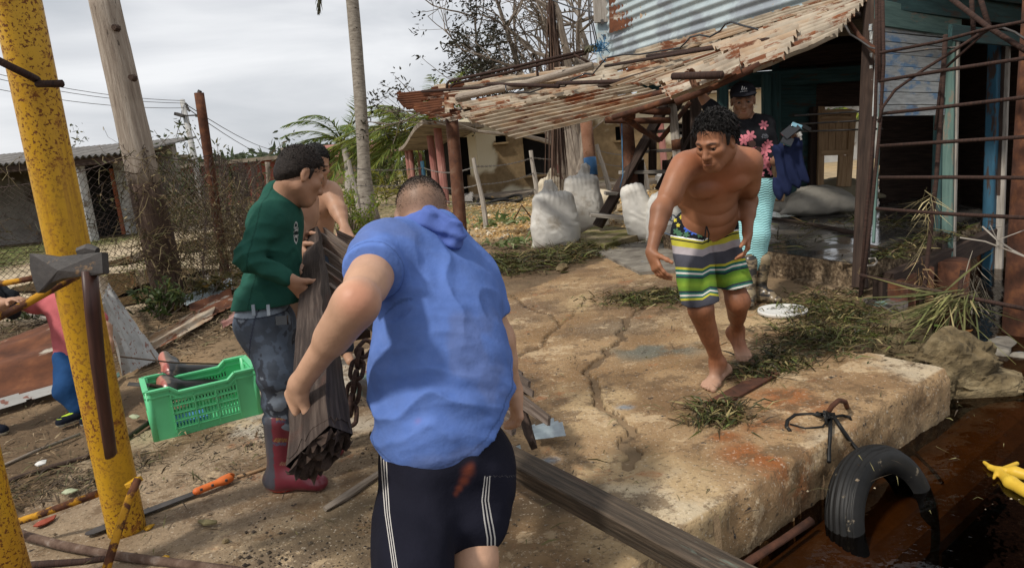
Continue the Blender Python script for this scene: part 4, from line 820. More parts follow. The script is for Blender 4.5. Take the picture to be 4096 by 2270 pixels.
crumbly(D0+A(-.05, -.06, 0), A(2.55, 6.0, 0), -.12, .02, 'aggregate', 'broken_footing', .12, A(-.93, -.38, 0), seed=5)
crumbly(D0+RD*3.3, D0, .02, .232, 'aggregate', 'floor_edge', .08, A(.6, -.79, 0), seed=6)
plank('floor_joist', D0+RD*.25+A(.05, -.06, .03), D0+RD*3.3+A(.05, -.06, .06), .2, .09, 'darkplank', A(.6, -.79, 0))
plank('floor_joist', U(3520, 1170, 5.35)-A(0, 0, .12), U(3520, 1170, 5.35)+A(0, 0, .1), .09, .08, 'darkplank', A(.6, -.79, 0))
for k, (x, y, d) in enumerate([(3585, 1180, 5.7), (3620, 1170, 5.9), (3690, 1160, 6.1), (3790, 1130, 6.3), (3890, 1040, 7.2), (3925, 1030, 7.5)]):
    c = U(x, y, d); mb = MB(); r_ = .085 if k != 3 else .17; mb.tube([A(c[0], c[1], -1.2), A(c[0], c[1], .06)], r_, 14, rough=.05); mb.build('rusty_piling', M['rust'], shack, smooth=True)
c = G(3540, 1250, -.1); mb = MB(); mb.tube([A(c[0], c[1], -1.2), A(c[0], c[1], .0)], [.12, .15], 12, rough=.1)
t_ = mb.build('split_stump', M['greybeam'], None, smooth=True); tag(t_, 'split green painted timber stump under the corner of the shack', 'stump')
# corner post and boarded wall right of it
TOP = 2.75
plank('corner_post', U(3440, 1150, 5.62), U(3492, -60, 5.7), .11, .13, 'darkplank', A(-.6, -.79, 0), jag=0)
plank('post_trim', U(3494, 970, 5.55), U(3520, 440, 5.6), .018, .05, 'greenplank', A(-.6, -.79, 0))
yl = [95, 124, 162, 212, 261, 318, 367, 419, 466]; yr = [124, 150, 191, 232, 279, 328, 374, 421, 463]
PN = A(.61, -.79, 0)
for k in range(8):
    a = U(3482, (yl[k]+yl[k+1])/2, 5.62); b = U(3772, (yr[k]+yr[k+1])/2, 6.45); w_ = (yl[k+1]-yl[k]-6)*5.9/2730
    plank('wall_board', a+PN*RNG.uniform(-.004, .004), b+PN*RNG.uniform(-.004, .004), max(.05, w_), .022, 'blueplank', PN)
for (x0, y0, x1, y1, w_, mt) in [(3505, 50, 3840, 105, .2, 'greenplank'), (3505, -20, 4200, 80, .2, 'tealplank'), (3505, -120, 4300, 0, .24, 'tealplank'), (3800, 130, 4200, 175, .13, 'tealplank')]:
    plank('lintel_board', U(x0, y0, 5.6), U(x1, y1, 6.55 if x1 < 3900 else 7.6), w_, .03, mt, PN)
plank('corner_board', U(3500, 465, 5.58), U(3520, 60, 5.58), .05, .03, 'blueplank', PN)
for x0, y0, x1, y1, w_, t_, mt, d, nm in [(3787, 1120, 3800, 130, .035, .09, 'greenplank', 6.4, 'door_jamb'), (3803, 1050, 3822, 135, .05, .07, 'greyplank', 6.42, 'door_jamb'), (3745, 970, 3762, 462, .1, .09, 'tealplank', 6.5, 'stud'), (3745, 1185, 3757, 930, .12, .12, 'wood', 6.35, 'stud'),
    (3950, 1140, 3980, 160, .13, .1, 'bluepost', 7.1, 'door_jamb'), (3978, 1130, 4008, 165, .1, .1, 'darkplank', 7.12, 'door_jamb'), (3988, 1120, 4022, 165, .05, .09, 'greyplank', 7.08, 'door_jamb')]:
    plank(nm, U(x0, y0, d), U(x1, y1, d*1.01), w_, t_, mt, PN)
# back of the room
def boards(x0, x1, ys, d0, d1, mt, nm='wall_board', gap=2.5):
    for k in range(len(ys)-1):
        w_ = (ys[k+1]-ys[k]-gap)*((d0+d1)/2)/2730; plank(nm, U(x0, (ys[k]+ys[k+1])/2, d0), U(x1, (ys[k]+ys[k+1])/2-(x1-x0)*.02, d1), w_, .025, mt, A(0, -1, 0))
boards(3090, 3262, list(range(200, 760, 46)), 9.0, 9.2, 'tealplank', gap=-3)
boards(3262, 3540, list(range(150, 445, 46)), 9.2, 9.4, 'darkplank', gap=-3)
boards(3520, 4180, list(range(130, 980, 48)), 9.4, 10.6, 'darkplank', gap=-2)
plank('tie_beam', U(2560, 350, 8.9), U(3480, 290, 9.0), .2, .1, 'tealplank', A(0, -1, 0))
plank('tie_beam', U(2780, 270, 9.0), U(3500, 200, 9.1), .25, .1, 'darkplank', A(0, -1, 0))
for x0, y0, x1, y1, w_, mt, d in [(3068, 780, 3064, 300, .1, 'tealplank', 8.6), (3105, 770, 3100, 300, .13, 'tealplank', 8.7), (2893, 620, 2890, 300, .13, 'tealplank', 8.8), (2785, 760, 2782, 300, .13, 'darkplank', 8.7), (3250, 780, 3260, 430, .12, 'darkplank', 9.1), (3275, 760, 3280, 430, .1, 'newwood', 9.1), (3160, 800, 3165, 640, .13, 'tealplank', 8.8)]:
    plank('stud', U(x0, y0, d), U(x1, y1, d), w_, .09, mt, A(0, -1, 0))
plank('brace', U(2800, 400, 8.7), U(2860, 330, 8.7), .08, .06, 'darkplank', A(0, -1, 0)); plank('brace', U(2700, 440, 8.9), U(2760, 330, 8.9), .09, .06, 'darkplank', A(0, -1, 0))
plank('plank_panel', U(3095, 800, 8.6), U(3120, 600, 8.6), .25, .05, 'newwood', A(0, -1, 0))
# hanging wooden door at the back
door = thing('plank_door', 'bare brown plank door hanging askew at the back of the shack', 'door', U(3340, 760, 9.0))
for k in range(4): x = 3298+k*27; plank('door_plank', U(x, 610, 9.02), U(x+3, 455, 9.02), .085, .025, 'newwood', A(0, -1, 0), door)
for x0, y0, x1, y1, w_ in [(3280, 755, 3286, 440, .08), (3390, 745, 3412, 440, .08)]: plank('door_stile', U(x0, y0, 9.0), U(x1, y1, 9.0), w_, .05, 'newwood', A(0, -1, 0), door)
for y in (450, 478, 612): plank('door_rail', U(3284, y, 8.98), U(3404, y-4, 8.98), .07, .04, 'newwood', A(0, -1, 0), door)
plank('door_stile', U(3365, 745, 9.0), U(3372, 620, 9.0), .12, .04, 'newwood', A(0, -1, 0), door)
# roof over the room and dark lining
mb = MB(); boxm(mb, A(5.25, 9.5, 2.72), (4.6, 6.6, .1), np.stack([nrm(A(.93, .36, 0)), nrm(A(-.36, .93, 0)), A(0, 0, 1)], 1)); mb.build('ceiling', M['darkplank'], shack)
mb = MB(); mb.box(A(6.2, 7.5, 1.2), A(7.2, 12.5, 1.2), .1, 3.2, up=(0, 0, 1)); mb.build('far_wall', M['darkplank'], shack)
# upper storey clad in corrugated metal
def corr(name, c4, ncorr, amp, mt, parent, label=None, st=.02, along='u', seed=1, holes=.0, ragged=.03, sag=0, cat=None, group=None, bend=None, edge=.5):
    """corrugated sheet between corners LT, RT, RB, LB; ridges run along u (LT->RT)"""
    LT, RT, RB, LB = [np.asarray(p, float) for p in c4]
    Lu = (np.linalg.norm(RT-LT)+np.linalg.norm(RB-LB))/2; Lv = (np.linalg.norm(LB-LT)+np.linalg.norm(RB-RT))/2
    nu = max(8, int(Lu/(st*1.6))); nv = max(int(ncorr*8), int(Lv/st)); a = np.linspace(0, 1, nu); b = np.linspace(0, 1, nv); AA, BB = np.meshgrid(a, b, indexing='ij')
    V = ((LT*(1-AA[..., None])+RT*AA[..., None])*(1-BB[..., None])+(LB*(1-AA[..., None])+RB*AA[..., None])*BB[..., None])
    nn = nrm(np.cross(RT-LT, LB-LT)); nn = nn if nn@(CAM-LT) > 0 else -nn
    pq = P3(AA*Lu, BB*Lv, AA*0+seed*5.0)
    off = amp*np.cos(BB*ncorr*2*math.pi)+(fbm(pq, 1.1, 3, seed)-.5)*.06+(-sag*4*AA*(1-AA))
    if bend is not None: off = off+bend(AA, BB)
    V = V+off[..., None]*nn
    e = np.minimum(np.minimum(AA, 1-AA)*Lu, np.minimum(BB, 1-BB)*Lv); rg_ = fbm(pq, 6, 4, seed+7); rg2 = fbm(P3(AA*Lu*.45, BB*Lv, AA*0+seed), 3.2, 5, seed+11)
    keep = (e > (rg_-edge)*ragged*6) & (rg2 > holes)
    kc_ = keep[:-1, :-1]
    mb = MB(); g = P3(AA*Lu, BB*Lv, AA*0+seed*3.3); mb.grid(V, g=g, mask=kc_, flip=True)
    o = mb.build(name, M[mt], parent, smooth=True)
    if label: o['label'] = label
    if cat: tag(o, label, cat, group)
    return o
W1, W2 = U(2436, 262, 10.0), U(3470, -38, 6.0); UPZ = A(0, 0, 1.7)
corr('corrugated_wall', [W1+UPZ, W2+UPZ, W2, W1], 15, .016, 'zinc', shack, seed=2, ragged=.0)
wallN = nrm(np.cross(W2-W1, A(0, 0, 1))); wallN = wallN if wallN@(CAM-W1) > 0 else -wallN
corr('patch_sheet', [U(2440, -60, 9.7), U(2600, -90, 9.0), U(2600, 78, 9.0), U(2440, 132, 9.7)], 0, 0, 'rusttin', shack, seed=3, ragged=.01, bend=lambda a, b: .02*np.cos(a*9*2*math.pi), label='brown rusted patch sheet with upright ridges')
corr('patch_sheet', [U(2565, -80, 9.1), U(2690, -110, 8.6), U(2688, 12, 8.6), U(2565, 76, 9.1)], 0, 0, 'tin', shack, seed=4, bend=lambda a, b: .02*np.cos(a*6*2*math.pi), label='pale patch sheet with rusty lower edge')
pale = mat('pale_blue_board', [(.3, (.3, .38, .41)), (.7, (.45, .53, .55))], 3, rough=.8, layers=[dict(c=(.45, .42, .36), s=2, lo=.5, hi=.6)])
mb = MB(); mb.box(U(2416, 262, 10.05), U(2406, -60, 10.1), .2, .12, up=(0, -1, 0)); mb.build('corner_trim', pale, shack)
mb = MB(); mb.box(U(2408, 90, 9.95), U(2400, -60, 9.95), .23, .03, up=(0, -1, 0)); mb.build('felt_strip', M['greyplank'], shack)
for x, y, d in [(2408, 88, 9.9), (2416, 148, 9.9), (2916, 46, 7.9), (2690, 34, 8.7)]: mb = MB(); mb.box(U(x, y-9, d), U(x+3, y+9, d), .045, .02, up=(0, -1, 0)); mb.build('nail_patch', M['dsteel'], shack)
mb = MB(); mb.tube([U(2400, 272, 9.8), U(2700, 190, 8.6), U(3010, 100, 7.4), U(3400, -15, 6.1)], .03, 8, rough=.1); mb.build('eave_pipe', M['rust'], shack)
# ---------------------------------------------------------------- torn tin roof on posts
roof = thing('tin_porch_roof', 'torn rusty corrugated tin porch roof sagging off the shack onto three steel posts', 'porch roof', A(.4, 9.5, 1.6))
def tin(c, n, mt, seed, **k): return corr('tin_sheet', c, n, .026, mt, roof, seed=seed, **k)
tin([U(1568, 372, 10.9), U(1860, 338, 10.6), U(1800, 420, 10.2), U(1622, 438, 10.6)], 8, 'rusttin', 11, holes=.36, ragged=.05, label='dark brown sheet torn at the far left end')
tin([U(1640, 425, 10.5), U(1850, 395, 10.2), U(1850, 440, 9.9), U(1690, 470, 10.2)], 5, 'rusttin', 12, holes=.34, ragged=.06)
tin([U(1690, 452, 10.1), U(1830, 420, 9.9), U(1870, 470, 9.6), U(1748, 500, 9.9)], 4, 'rusttin', 22, holes=.38, ragged=.08)
tin([U(1735, 345, 10.9), U(2440, 250, 9.9), U(2440, 300, 9.5), U(1790, 392, 10.4)], 5, 'tin', 13, ragged=.04)
tin([U(2360, 262, 10.0), U(3440, -45, 6.0), U(3420, 5, 5.9), U(2380, 312, 9.4)], 4, 'tin', 14, ragged=.02)
tin([U(1815, 410, 10.0), U(2560, 268, 8.6), U(2580, 318, 8.1), U(1850, 448, 9.6)], 5, 'tin', 15, holes=.3, ragged=.05, bend=lambda a, b: -.05*b)
tin([U(2460, 296, 8.9), U(3400, 0, 5.95), U(3400, 40, 5.8), U(2480, 345, 8.2)], 5, 'tin', 16, holes=.31, ragged=.03)
tin([U(1835, 462, 9.4), U(2350, 352, 8.1), U(2400, 395, 7.7), U(1890, 492, 9.0)], 5, 'tin', 17, holes=.34, ragged=.05)
tin([U(1857, 470, 8.9), U(2520, 335, 7.3), U(2740, 388, 6.6), U(2062, 560, 8.2)], 8, 'tin', 18, holes=.25, ragged=.018, label='long pale lower sheet with orange rusty wavy edge')
tin([U(2440, 345, 7.7), U(3330, 40, 5.8), U(3250, 118, 5.7), U(2640, 335, 7.0)], 6, 'tin', 19, holes=.33, ragged=.05)
tin([U(2600, 330, 7.0), U(3200, 110, 5.6), U(3130, 245, 5.2), U(2690, 395, 5.7)], 6, 'tin', 24, holes=.36, ragged=.08)
tin([U(2850, 190, 6.4), U(3490, -28, 5.7), U(3340, 150, 5.4), U(3020, 292, 5.2)], 9, 'tin', 20, holes=.3, ragged=.03, label='pale sheet under the wall near the corner post')
tin([U(2700, 310, 5.7), U(2960, 205, 5.5), U(2960, 290, 5.2), U(2760, 372, 5.3)], 4, 'tin', 21, holes=.36, ragged=.1)
tin([U(1780, 395, 9.9), U(1850, 400, 9.8), U(1830, 470, 9.6), U(1755, 455, 9.7)], 3, 'tin', 23, holes=.38, ragged=.1)
def rod(nm, pts, r, mt='rebar', parent=None, n=6, label=None): mb = MB(); mb.tube(pts, r, n, rough=.15); o = mb.build(nm, M[mt], parent, smooth=True); label and o.__setitem__('label', label); return o
mb = MB(); mb.tube([U(1828, 392, 9.95), U(1960, 362, 9.6), U(2090, 338, 9.3), U(2370, 262, 8.8)], .05, 10, rough=.15); mb.build('roof_log', M['pole'], roof, smooth=True)
for x0, y0, x1, y1, d0, d1, r in [(1688, 366, 1960, 348, 10.6, 9.6, .022), (1950, 336, 2235, 346, 9.7, 8.7, .026), (2228, 334, 2700, 318, 8.8, 7.3, .024), (2690, 305, 2890, 300, 5.5, 5.2, .03), (3030, 165, 3330, 125, 5.9, 5.5, .024), (2590, 225, 3050, 165, 8.2, 5.9, .024), (3330, 122, 3318, 145, 5.5, 5.5, .024), (2420, 265, 3045, 160, 9.0, 5.95, .02)]:
    rod('roof_rod', [U(x0, y0, d0), U(x1, y1, d1)], r, parent=roof)
for x0, y0, x1, y1, d0, d1, r in [(2450, 470, 2760, 370, 7.0, 6.5, .03), (2490, 450, 2540, 460, 7.2, 7.2, .05), (2500, 470, 2635, 560, 7.2, 8.2, .035), (2540, 400, 2860, 300, 7.2, 6.2, .03), (2420, 480, 2680, 480, 8.2, 8.2, .04), (2560, 440, 2680, 445, 8.2, 8.2, .045), (2560, 410, 2710, 395, 8.2, 8.2, .05), (2640, 560, 2760, 410, 8.4, 8.4, .03), (2700, 410, 3040, 260, 5.5, 5.3, .03)]:
    rod('rusted_purlin', [U(x0, y0, d0), U((x0+x1)/2, (y0+y1)/2+4, (d0+d1)/2), U(x1, y1, d1)], r, 'rust', roof)
for x0, y0, x1, y1, d0, d1, r in [(1830, 455, 2400, 330, 10.3, 10.3, .04), (2200, 400, 3440, 60, 9.2, 6.2, .03), (1790, 480, 1900, 420, 9.9, 9.9, .05)]: rod('rafter', [U(x0, y0, d0), U(x1, y1, d1)], r, 'darkplank', roof)
# long bent reinforcing bars above the roof
rb = thing('bent_reinforcing_bars', 'pair of long rusty reinforcing bars bent down at the left above the tin roof', 'reinforcing bar', U(2100, 280, 10))
rod('bar', [U(1788, 352, 10.5), U(1788, 336, 10.5), U(1797, 325, 10.5), U(1990, 283, 10.2), U(2345, 202, 9.6)], .022, parent=rb); rod('bar', [U(1804, 352, 10.5), U(1806, 342, 10.5), U(1818, 335, 10.5), U(2000, 297, 10.2), U(2345, 214, 9.6)], .022, parent=rb)
for x in (1818, 1832, 2056, 2068): rod('spacer', [U(x, 324-(x-1800)*.22, 10.3), U(x+2, 334-(x-1800)*.22, 10.3)], .02, parent=rb)
rod('bar', [U(2150, 238, 9.95), U(2148, 270, 9.95), U(2152, 320, 9.9)], .02, parent=rb); rod('bar', [U(2295, 218, 9.6), U(2370, 258, 9.6)], .016, parent=rb)
mb = MB()
for k in range(7): mb.tube([U(2342+k*9+(i % 3)*4, 188+22*((i+k) % 2)+k*-1.5, 9.55+.03*math.sin(i*2.1+k)) for i in range(5)], .018, 5)
tag(mb.build('tied_rope', mat('old_rope', [(.3, (.05, .05, .03)), (.7, (.14, .13, .08))], 20, rough=.95), smooth=True), 'knotted grey green rope lashing the bars to the shack corner', 'rope')
mb = MB(); rg = np.random.default_rng(5)
for k in range(9): c = U(2405, 182, 9.5); mb.tube([c+A(*(rg.normal(size=3)*A(.06, .03, .07))) for i in range(6)], .006, 4)
mb.tube([U(2430, 190, 9.5), U(2395, 200, 9.5), U(2385, 175, 9.5), U(2360, 180, 9.5)], .007, 4); mb.tube([U(2395, 200, 9.5), U(2405, 230, 9.5), U(2425, 255, 9.5)], .007, 4)
tag(mb.build('blue_twine', mat('blue_twine', [(.3, (.04, .14, .27)), (.7, (.08, .23, .4))], 9, rough=.8)), 'tangle of blue twine at the upper corner of the shack', 'twine')
for k, (x0, x1, lb) in enumerate([(2352, 2366, 'leftmost cord hanging down the sky beside the shack wall'), (2356, 2384, 'middle cord hanging down the sky beside the shack wall'), (2362, 2392, 'rightmost cord hanging beside the shack wall')]): wirerun('hanging_rope', lb, [U(x0, -40, 9.5), U(x0+3, 60, 9.5), U(x1, 178, 9.5)], .009, m='dsteel')
wirerun('power_cable', 'black cable crossing the stripped tree to the shack corner', [U(2150, -30, 12), U(2390, 52, 10.0)], .012, m='phone', sag=.05)
wirerun('power_cable', 'black cable looping along the foot of the metal wall', [U(2400, 262, 8.9), U(2425, 232, 8.9), U(2478, 222, 8.8), U(2500, 218, 8.7), U(2560, 218, 8.5), U(2720, 192, 7.9), U(2742, 172, 7.8), U(2760, 150, 7.7), U(2800, 140, 7.5), U(2840, 148, 7.3), U(2880, 125, 7.2), U(2900, 98, 7.1), U(2925, 88, 7.0), U(2980, 105, 6.8), U(3050, 122, 6.4), U(3130, 100, 6.2), U(3250, 70, 6), U(3300, 78, 5.9)], .011, m='phone')
wirerun('power_cable', 'black cable lying over the pale roof sheets near the rods', [U(2022, 340, 9.3), U(2025, 365, 9.3), U(2060, 372, 9.2), U(2120, 370, 9.0), U(2180, 350, 8.9), U(2260, 345, 8.7), U(2290, 318, 8.6), U(2340, 295, 8.5), U(2370, 298, 8.5), U(2400, 262, 8.7)], .011, m='phone')
wirerun('sagging_cable', 'grey cable sagging across the boarded wall to the rust pipe', [U(3380, 100, 5.3), U(3400, 138, 5.3), U(3440, 162, 5.3), U(3480, 190, 5.2), U(3530, 203, 5.1), U(3620, 210, 5.0), U(3720, 196, 4.9), U(3830, 190, 4.8), U(3900, 155, 4.7), U(3960, 118, 4.6), U(4010, 112, 4.5), U(4060, 130, 4.4), U(4120, 170, 4.3)], .008, m='dsteel')
# steel posts
def post(label, x0, y0, x1, y1, r, mt, base=None, extra=None):
    b = G(x1, y1, -.02); d = (b-CAM)@_f; t = U(x0, y0, d); p = thing('steel_post', label, 'post', b, 'steel posts under the porch roof'); mb = MB(); mb.tube([b+(t-b)*q for q in np.linspace(0, 1, 7)], r, 14, rough=.03); mb.build('pipe', M[mt], p, smooth=True)
    if extra: extra(p, b, t, r)
    return p
M['rustblue'] = mat('rust_on_blue_paint', [(.25, (.05, .024, .016)), (.5, (.12, .05, .028)), (.7, (.17, .1, .065))], 6, rough=.85, bump=.3, bscale=30, dist=.006, layers=[dict(c=(.08, .13, .17), s=2.4, lo=.6, hi=.66, st=(.5, 1, 1), amt=.8), dict(c=(.14, .055, .025), s=30, lo=.56, hi=.62, d=3)])
M['rustpale'] = mat('pale_rust_pipe', [(.3, (.18, .08, .045)), (.6, (.34, .19, .12)), (.8, (.3, .27, .22))], 2.5, rough=.85, bump=.2, layers=[dict(c=(.2, .09, .045), s=18, lo=.56, hi=.64, d=3)])
post('rust and blue steel post at the far left end of the tin roof', 1806, 460, 1850, 1000, .098, 'rustblue')
def band(p, b, t, r): mb = MB(); mb.tube([b+(t-b)*.50, b+(t-b)*.66], r+.004, 14); mb.build('painted_band', mat('blue_band', [(.3, (.06, .17, .36)), (.7, (.09, .23, .45))], 5, rough=.7), p, smooth=True)
post('brown steel post with a bright blue painted band behind the sacks', 2343, 480, 2390, 925, .1, 'rustpale', extra=band)
post('teal tinted steel post between the steps and the hanging white sack', 2503, 470, 2545, 935, .105, 'rustblue')
wirerun('twine_line', 'thin blue cord tied down the teal post by the steps', [U(2487, 480, 10.2), U(2489, 600, 10.2), U(2492, 700, 10.2), U(2480, 750, 10.1)], .008)
tag(bpy.data.objects['twine_line']); bpy.data.objects['twine_line'].data.materials[0] = bpy.data.materials['blue_twine']
# pale square timber post left of the walking man
p = thing('square_post', 'rusty cream square steel post standing on the steps', 'post', U(2700, 780, 8.3)); plank('shaft', U(2715, 700, 8.3), U(2688, 405, 8.3), .1, .1, 'greyplank', A(-.3, -1, 0), p); rod('rust_collar', [U(2704, 560, 8.28), U(2708, 600, 8.28)], .06, 'rust', p)
# ---------------------------------------------------------------- wooden steps
st_ = thing('wooden_steps', 'dark wooden open steps between the two steel posts', 'steps', G(2450, 930, 0))
for x0, y0, x1, y1, d, dp in [(2360, 858, 2500, 870, 10.2, .28), (2420, 772, 2560, 775, 10.4, .26), (2480, 690, 2660, 686, 10.5, .28), (2530, 608, 2700, 600, 10.7, .26), (2575, 530, 2790, 515, 10.9, .26), (2600, 440, 2800, 425, 11, .26)]:
    plank('tread', U(x0, y0, d), U(x1, y1, d), dp, .05, 'greyplank', A(0, 0, 1), st_)
for x0, y0, x1, y1, d in [(2390, 905, 2585, 560, 10.35), (2585, 560, 2700, 350, 10.8), (2640, 760, 2800, 460, 10.6), (2700, 640, 2650, 760, 10.5)]: plank('stringer', U(x0, y0, d), U(x1, y1, d), .2, .06, 'darkplank', A(-.9, -.5, 0), st_)
for x, y0, y1 in [(2560, 640, 760), (2665, 640, 780), (2610, 520, 700), (2745, 440, 620)]: plank('riser_post', U(x, y1, 10.6), U(x, y0, 10.6), .12, .06, 'darkplank', A(0, -1, 0), st_)
def stone_block(nm, label, pts, z0, z1, mt, cat):
    n = len(pts); mb = MB(); v = [A(p[0], p[1], z0) for p in pts]+[A(p[0], p[1], z1) for p in pts]; c = A(*np.mean([p[:2] for p in pts], 0), z1); v.append(c)
    mb.raw(v, [(i, (i+1) % n, n+(i+1) % n, n+i) for i in range(n)], [(n+i, n+(i+1) % n, 2*n) for i in range(n)]); return tag(mb.build(nm, M[mt]), label, cat)
stone_block('stone_step', 'mossy yellow stone step at the foot of the wooden stairs', [G(2300, 975, 0), G(2420, 1010, 0), G(2560, 965, 0), G(2500, 935, 0), G(2385, 925, 0)], -.05, .1, 'mossy', 'step')
stone_block('cement_apron', 'grey cement patch between the sacks and the walking man', [G(2390, 1015), G(2560, 1100), G(2720, 1090), G(2700, 1000), G(2620, 965), G(2500, 985)], -.05, .035, 'stonegrey', 'pavement')['kind'] = 'structure'
# ---------------------------------------------------------------- rebar lattice and right-hand pipe
lat = thing('rebar_lattice', 'leaning lattice of rusty reinforcing bars in front of the boarded wall', 'lattice', U(3440, 1190, 5.2))
LB = [([(3505, -40), (3508, 200), (3500, 480), (3462, 900), (3440, 1190)], 5.1, 5.2, .016), ([(3530, -40), (3535, 250), (3520, 500), (3480, 900), (3445, 1180)], 5.05, 5.15, .016), ([(3518, -40), (3520, 330)], 5.1, 5.1, .016),
      ([(3782, 140), (3768, 380), (3745, 720), (3700, 1130), (3680, 1245)], 4.8, 4.9, .02), ([(3785, 140), (3740, 520)], 4.82, 4.82, .012),
      ([(3520, 212), (3750, 168), (3960, 112), (4130, 80)], 5.0, 4.2, .014), ([(3525, 323), (3800, 278), (4130, 228)], 5.0, 4.2, .016), ([(3525, 455), (3800, 425), (4130, 385)], 5.0, 4.2, .016), ([(3520, 584), (3800, 566), (4130, 546)], 5.0, 4.2, .016), ([(3515, 710), (3800, 709), (4130, 712)], 5.0, 4.2, .016), ([(3505, 834), (3800, 856), (4130, 872)], 5.0, 4.2, .016), ([(3440, 1100), (3700, 1155), (3900, 1195), (4130, 1240)], 5.1, 4.3, .018),
      ([(3515, 490), (3530, 430), (3580, 360), (3700, 275), (3820, 200), (3950, 115)], 4.95, 4.6, .014), ([(3760, -40), (3950, 108), (4130, 220)], 4.75, 4.3, .022), ([(3882, -60), (3895, 150)], 4.7, 4.7, .02), ([(3905, -60), (3955, 105)], 4.7, 4.6, .022),
      ([(3850, 1080), (3830, 1230), (3805, 1330)], 5.2, 5.2, .02), ([(3760, 290), (3900, 165), (3950, 115)], 4.8, 4.6, .012)]
for pts, d0, d1, r in LB:
    n = len(pts); rod('bar', [U(x, y, d0+(d1-d0)*(x-pts[0][0])/(pts[-1][0]-pts[0][0]+1e-6) if abs(pts[-1][0]-pts[0][0]) > 120 else d0+(d1-d0)*i/(n-1)) for i, (x, y) in enumerate(pts)], r*.8, parent=lat, n=7)
for x0, y0, x1, y1 in [(3180, 463, 3530, 440), (3180, 497, 3530, 478), (3180, 527, 3530, 515)]: rod('bar', [U(x0, y0, 7.5), U(x1, y1, 6.2)], .009, 'dsteel', lat)
rod('brace_bar', [U(3390, 80, 5.7), U(3440, 150, 5.6), U(3510, 210, 5.3)], .022, 'rust', lat)
b = G(4098, 1338, -.27); t = A(b[0]+.05, b[1], 3.2)
p = thing('rust_pipe', 'thick rust brown steel pipe rising from the water at the right edge', 'pipe', b+A(0, 0, -.6)); mb = MB(); mb.tube([b+A(0, 0, -.7), b, t], .14, 18, rough=.02); mb.build('shaft', M['rust'], p, smooth=True)
mb = MB(); mb.tube([b+A(.02, -.14, .0), t+A(.02, -.14, 0)], .02, 6); mb.build('seam', M['rustpale'], p)
# twigs and dry stalks caught in the lattice
def stalks(nm, label, c, n, seed, L_=.3, sp=A(.1, .1, .1), dr0=A(0, 0, 0), cs=((.3, .26, .12), (.12, .13, .05)), w_=.004, cat='plant debris', flat=False):
    rg = np.random.default_rng(seed); b = np.asarray(c)+rg.normal(size=(n, 3))*sp; d = rg.normal(size=(n, 3))*A(1, 1, .5)+dr0; d /= np.linalg.norm(d, axis=1)[:, None]
    mb = MB(); cc = np.array(cs)[rg.integers(0, len(cs), n)]*(.6+.8*rg.random((n, 1))); strips(mb, b, b+d*(L_*rg.uniform(.4, 1.3, n))[:, None], np.full(n, w_)*rg.uniform(.6, 1.6, n), rg.normal(size=n)*.02, rg.normal(size=(n, 3)), cc); o = mb.build(nm, M['dry']); return tag(o, label, cat)
stalks('dry_stalks', 'pale dry stalks caught on the middle upright of the lattice', U(3715, 830, 4.85), 40, 1, .3, A(.03, .03, .12), A(-.3, 0, -.9), ((.42, .36, .2), (.3, .25, .13)), .003)
stalks('dry_stalks', 'dry stalks hanging low on the lattice upright by the floor joist', U(3690, 1110, 4.9), 40, 2, .16, A(.02, .02, .06), A(0, 0, -.9), ((.3, .2, .1), (.2, .13, .07)), .004)
stalks('hanging_seagrass', 'long green grass hanging off the lowest bar over the water', U(3830, 1185, 4.65), 130, 3, .55, A(.06, .05, .03), A(-1.3, -.2, -.75), ((.16, .16, .06), (.09, .1, .035), (.26, .22, .11)), .005)
stalks('frayed_cord', 'grey frayed cord hanging beside the wide piling', U(3895, 1120, 5.6), 50, 4, .45, A(.03, .03, .1), A(.1, 0, -2.5), ((.2, .17, .13), (.28, .25, .2)), .003)
mb = MB(); mb.tube([U(3930, 905, 4.5), U(3990, 960, 4.4), U(4050, 1000, 4.4), U(4110, 1030, 4.3)], .006, 4); mb.tube([U(3960, 900, 4.4), U(3990, 960, 4.4), U(4110, 915, 4.3)], .004, 4); mb.tube([U(3840, 950, 4.6), U(3940, 965, 4.5), U(4110, 1030, 4.3)], .006, 4)
tag(mb.build('dead_branch', M['greyplank']), 'pale thin dead branch in front of the rust pipe', 'branch')
mb = MB(); mb.tube([U(3470, 1062, 5.2), U(3495, 1060, 5.2), U(3508, 1046, 5.25), U(3500, 1032, 5.3), U(3475, 1035, 5.3)], .008, 6); tag(mb.build('steel_hook', M['greyplank'], smooth=True), 'bent bright steel hook at the corner of the shack floor', 'hook')
mb = MB(); mb.tube([G(3060, 870, .24), G(3200, 890, .25), G(3330, 915, .25), G(3430, 935, .25)], .03, 6, rough=.3); tag(mb.build('floor_pole', M['darkplank'], smooth=True), 'dark wet pole lying across the shack floor', 'pole')
mb = MB(); mb.tube([G(3470, 985, .26), G(3520, 992, .25), G(3575, 1000, .24)], [.02, .016, .006], 6, rough=.3); tag(mb.build('stick', M['poledark'], smooth=True), 'short dark stick lying on the wet shack floor', 'stick')
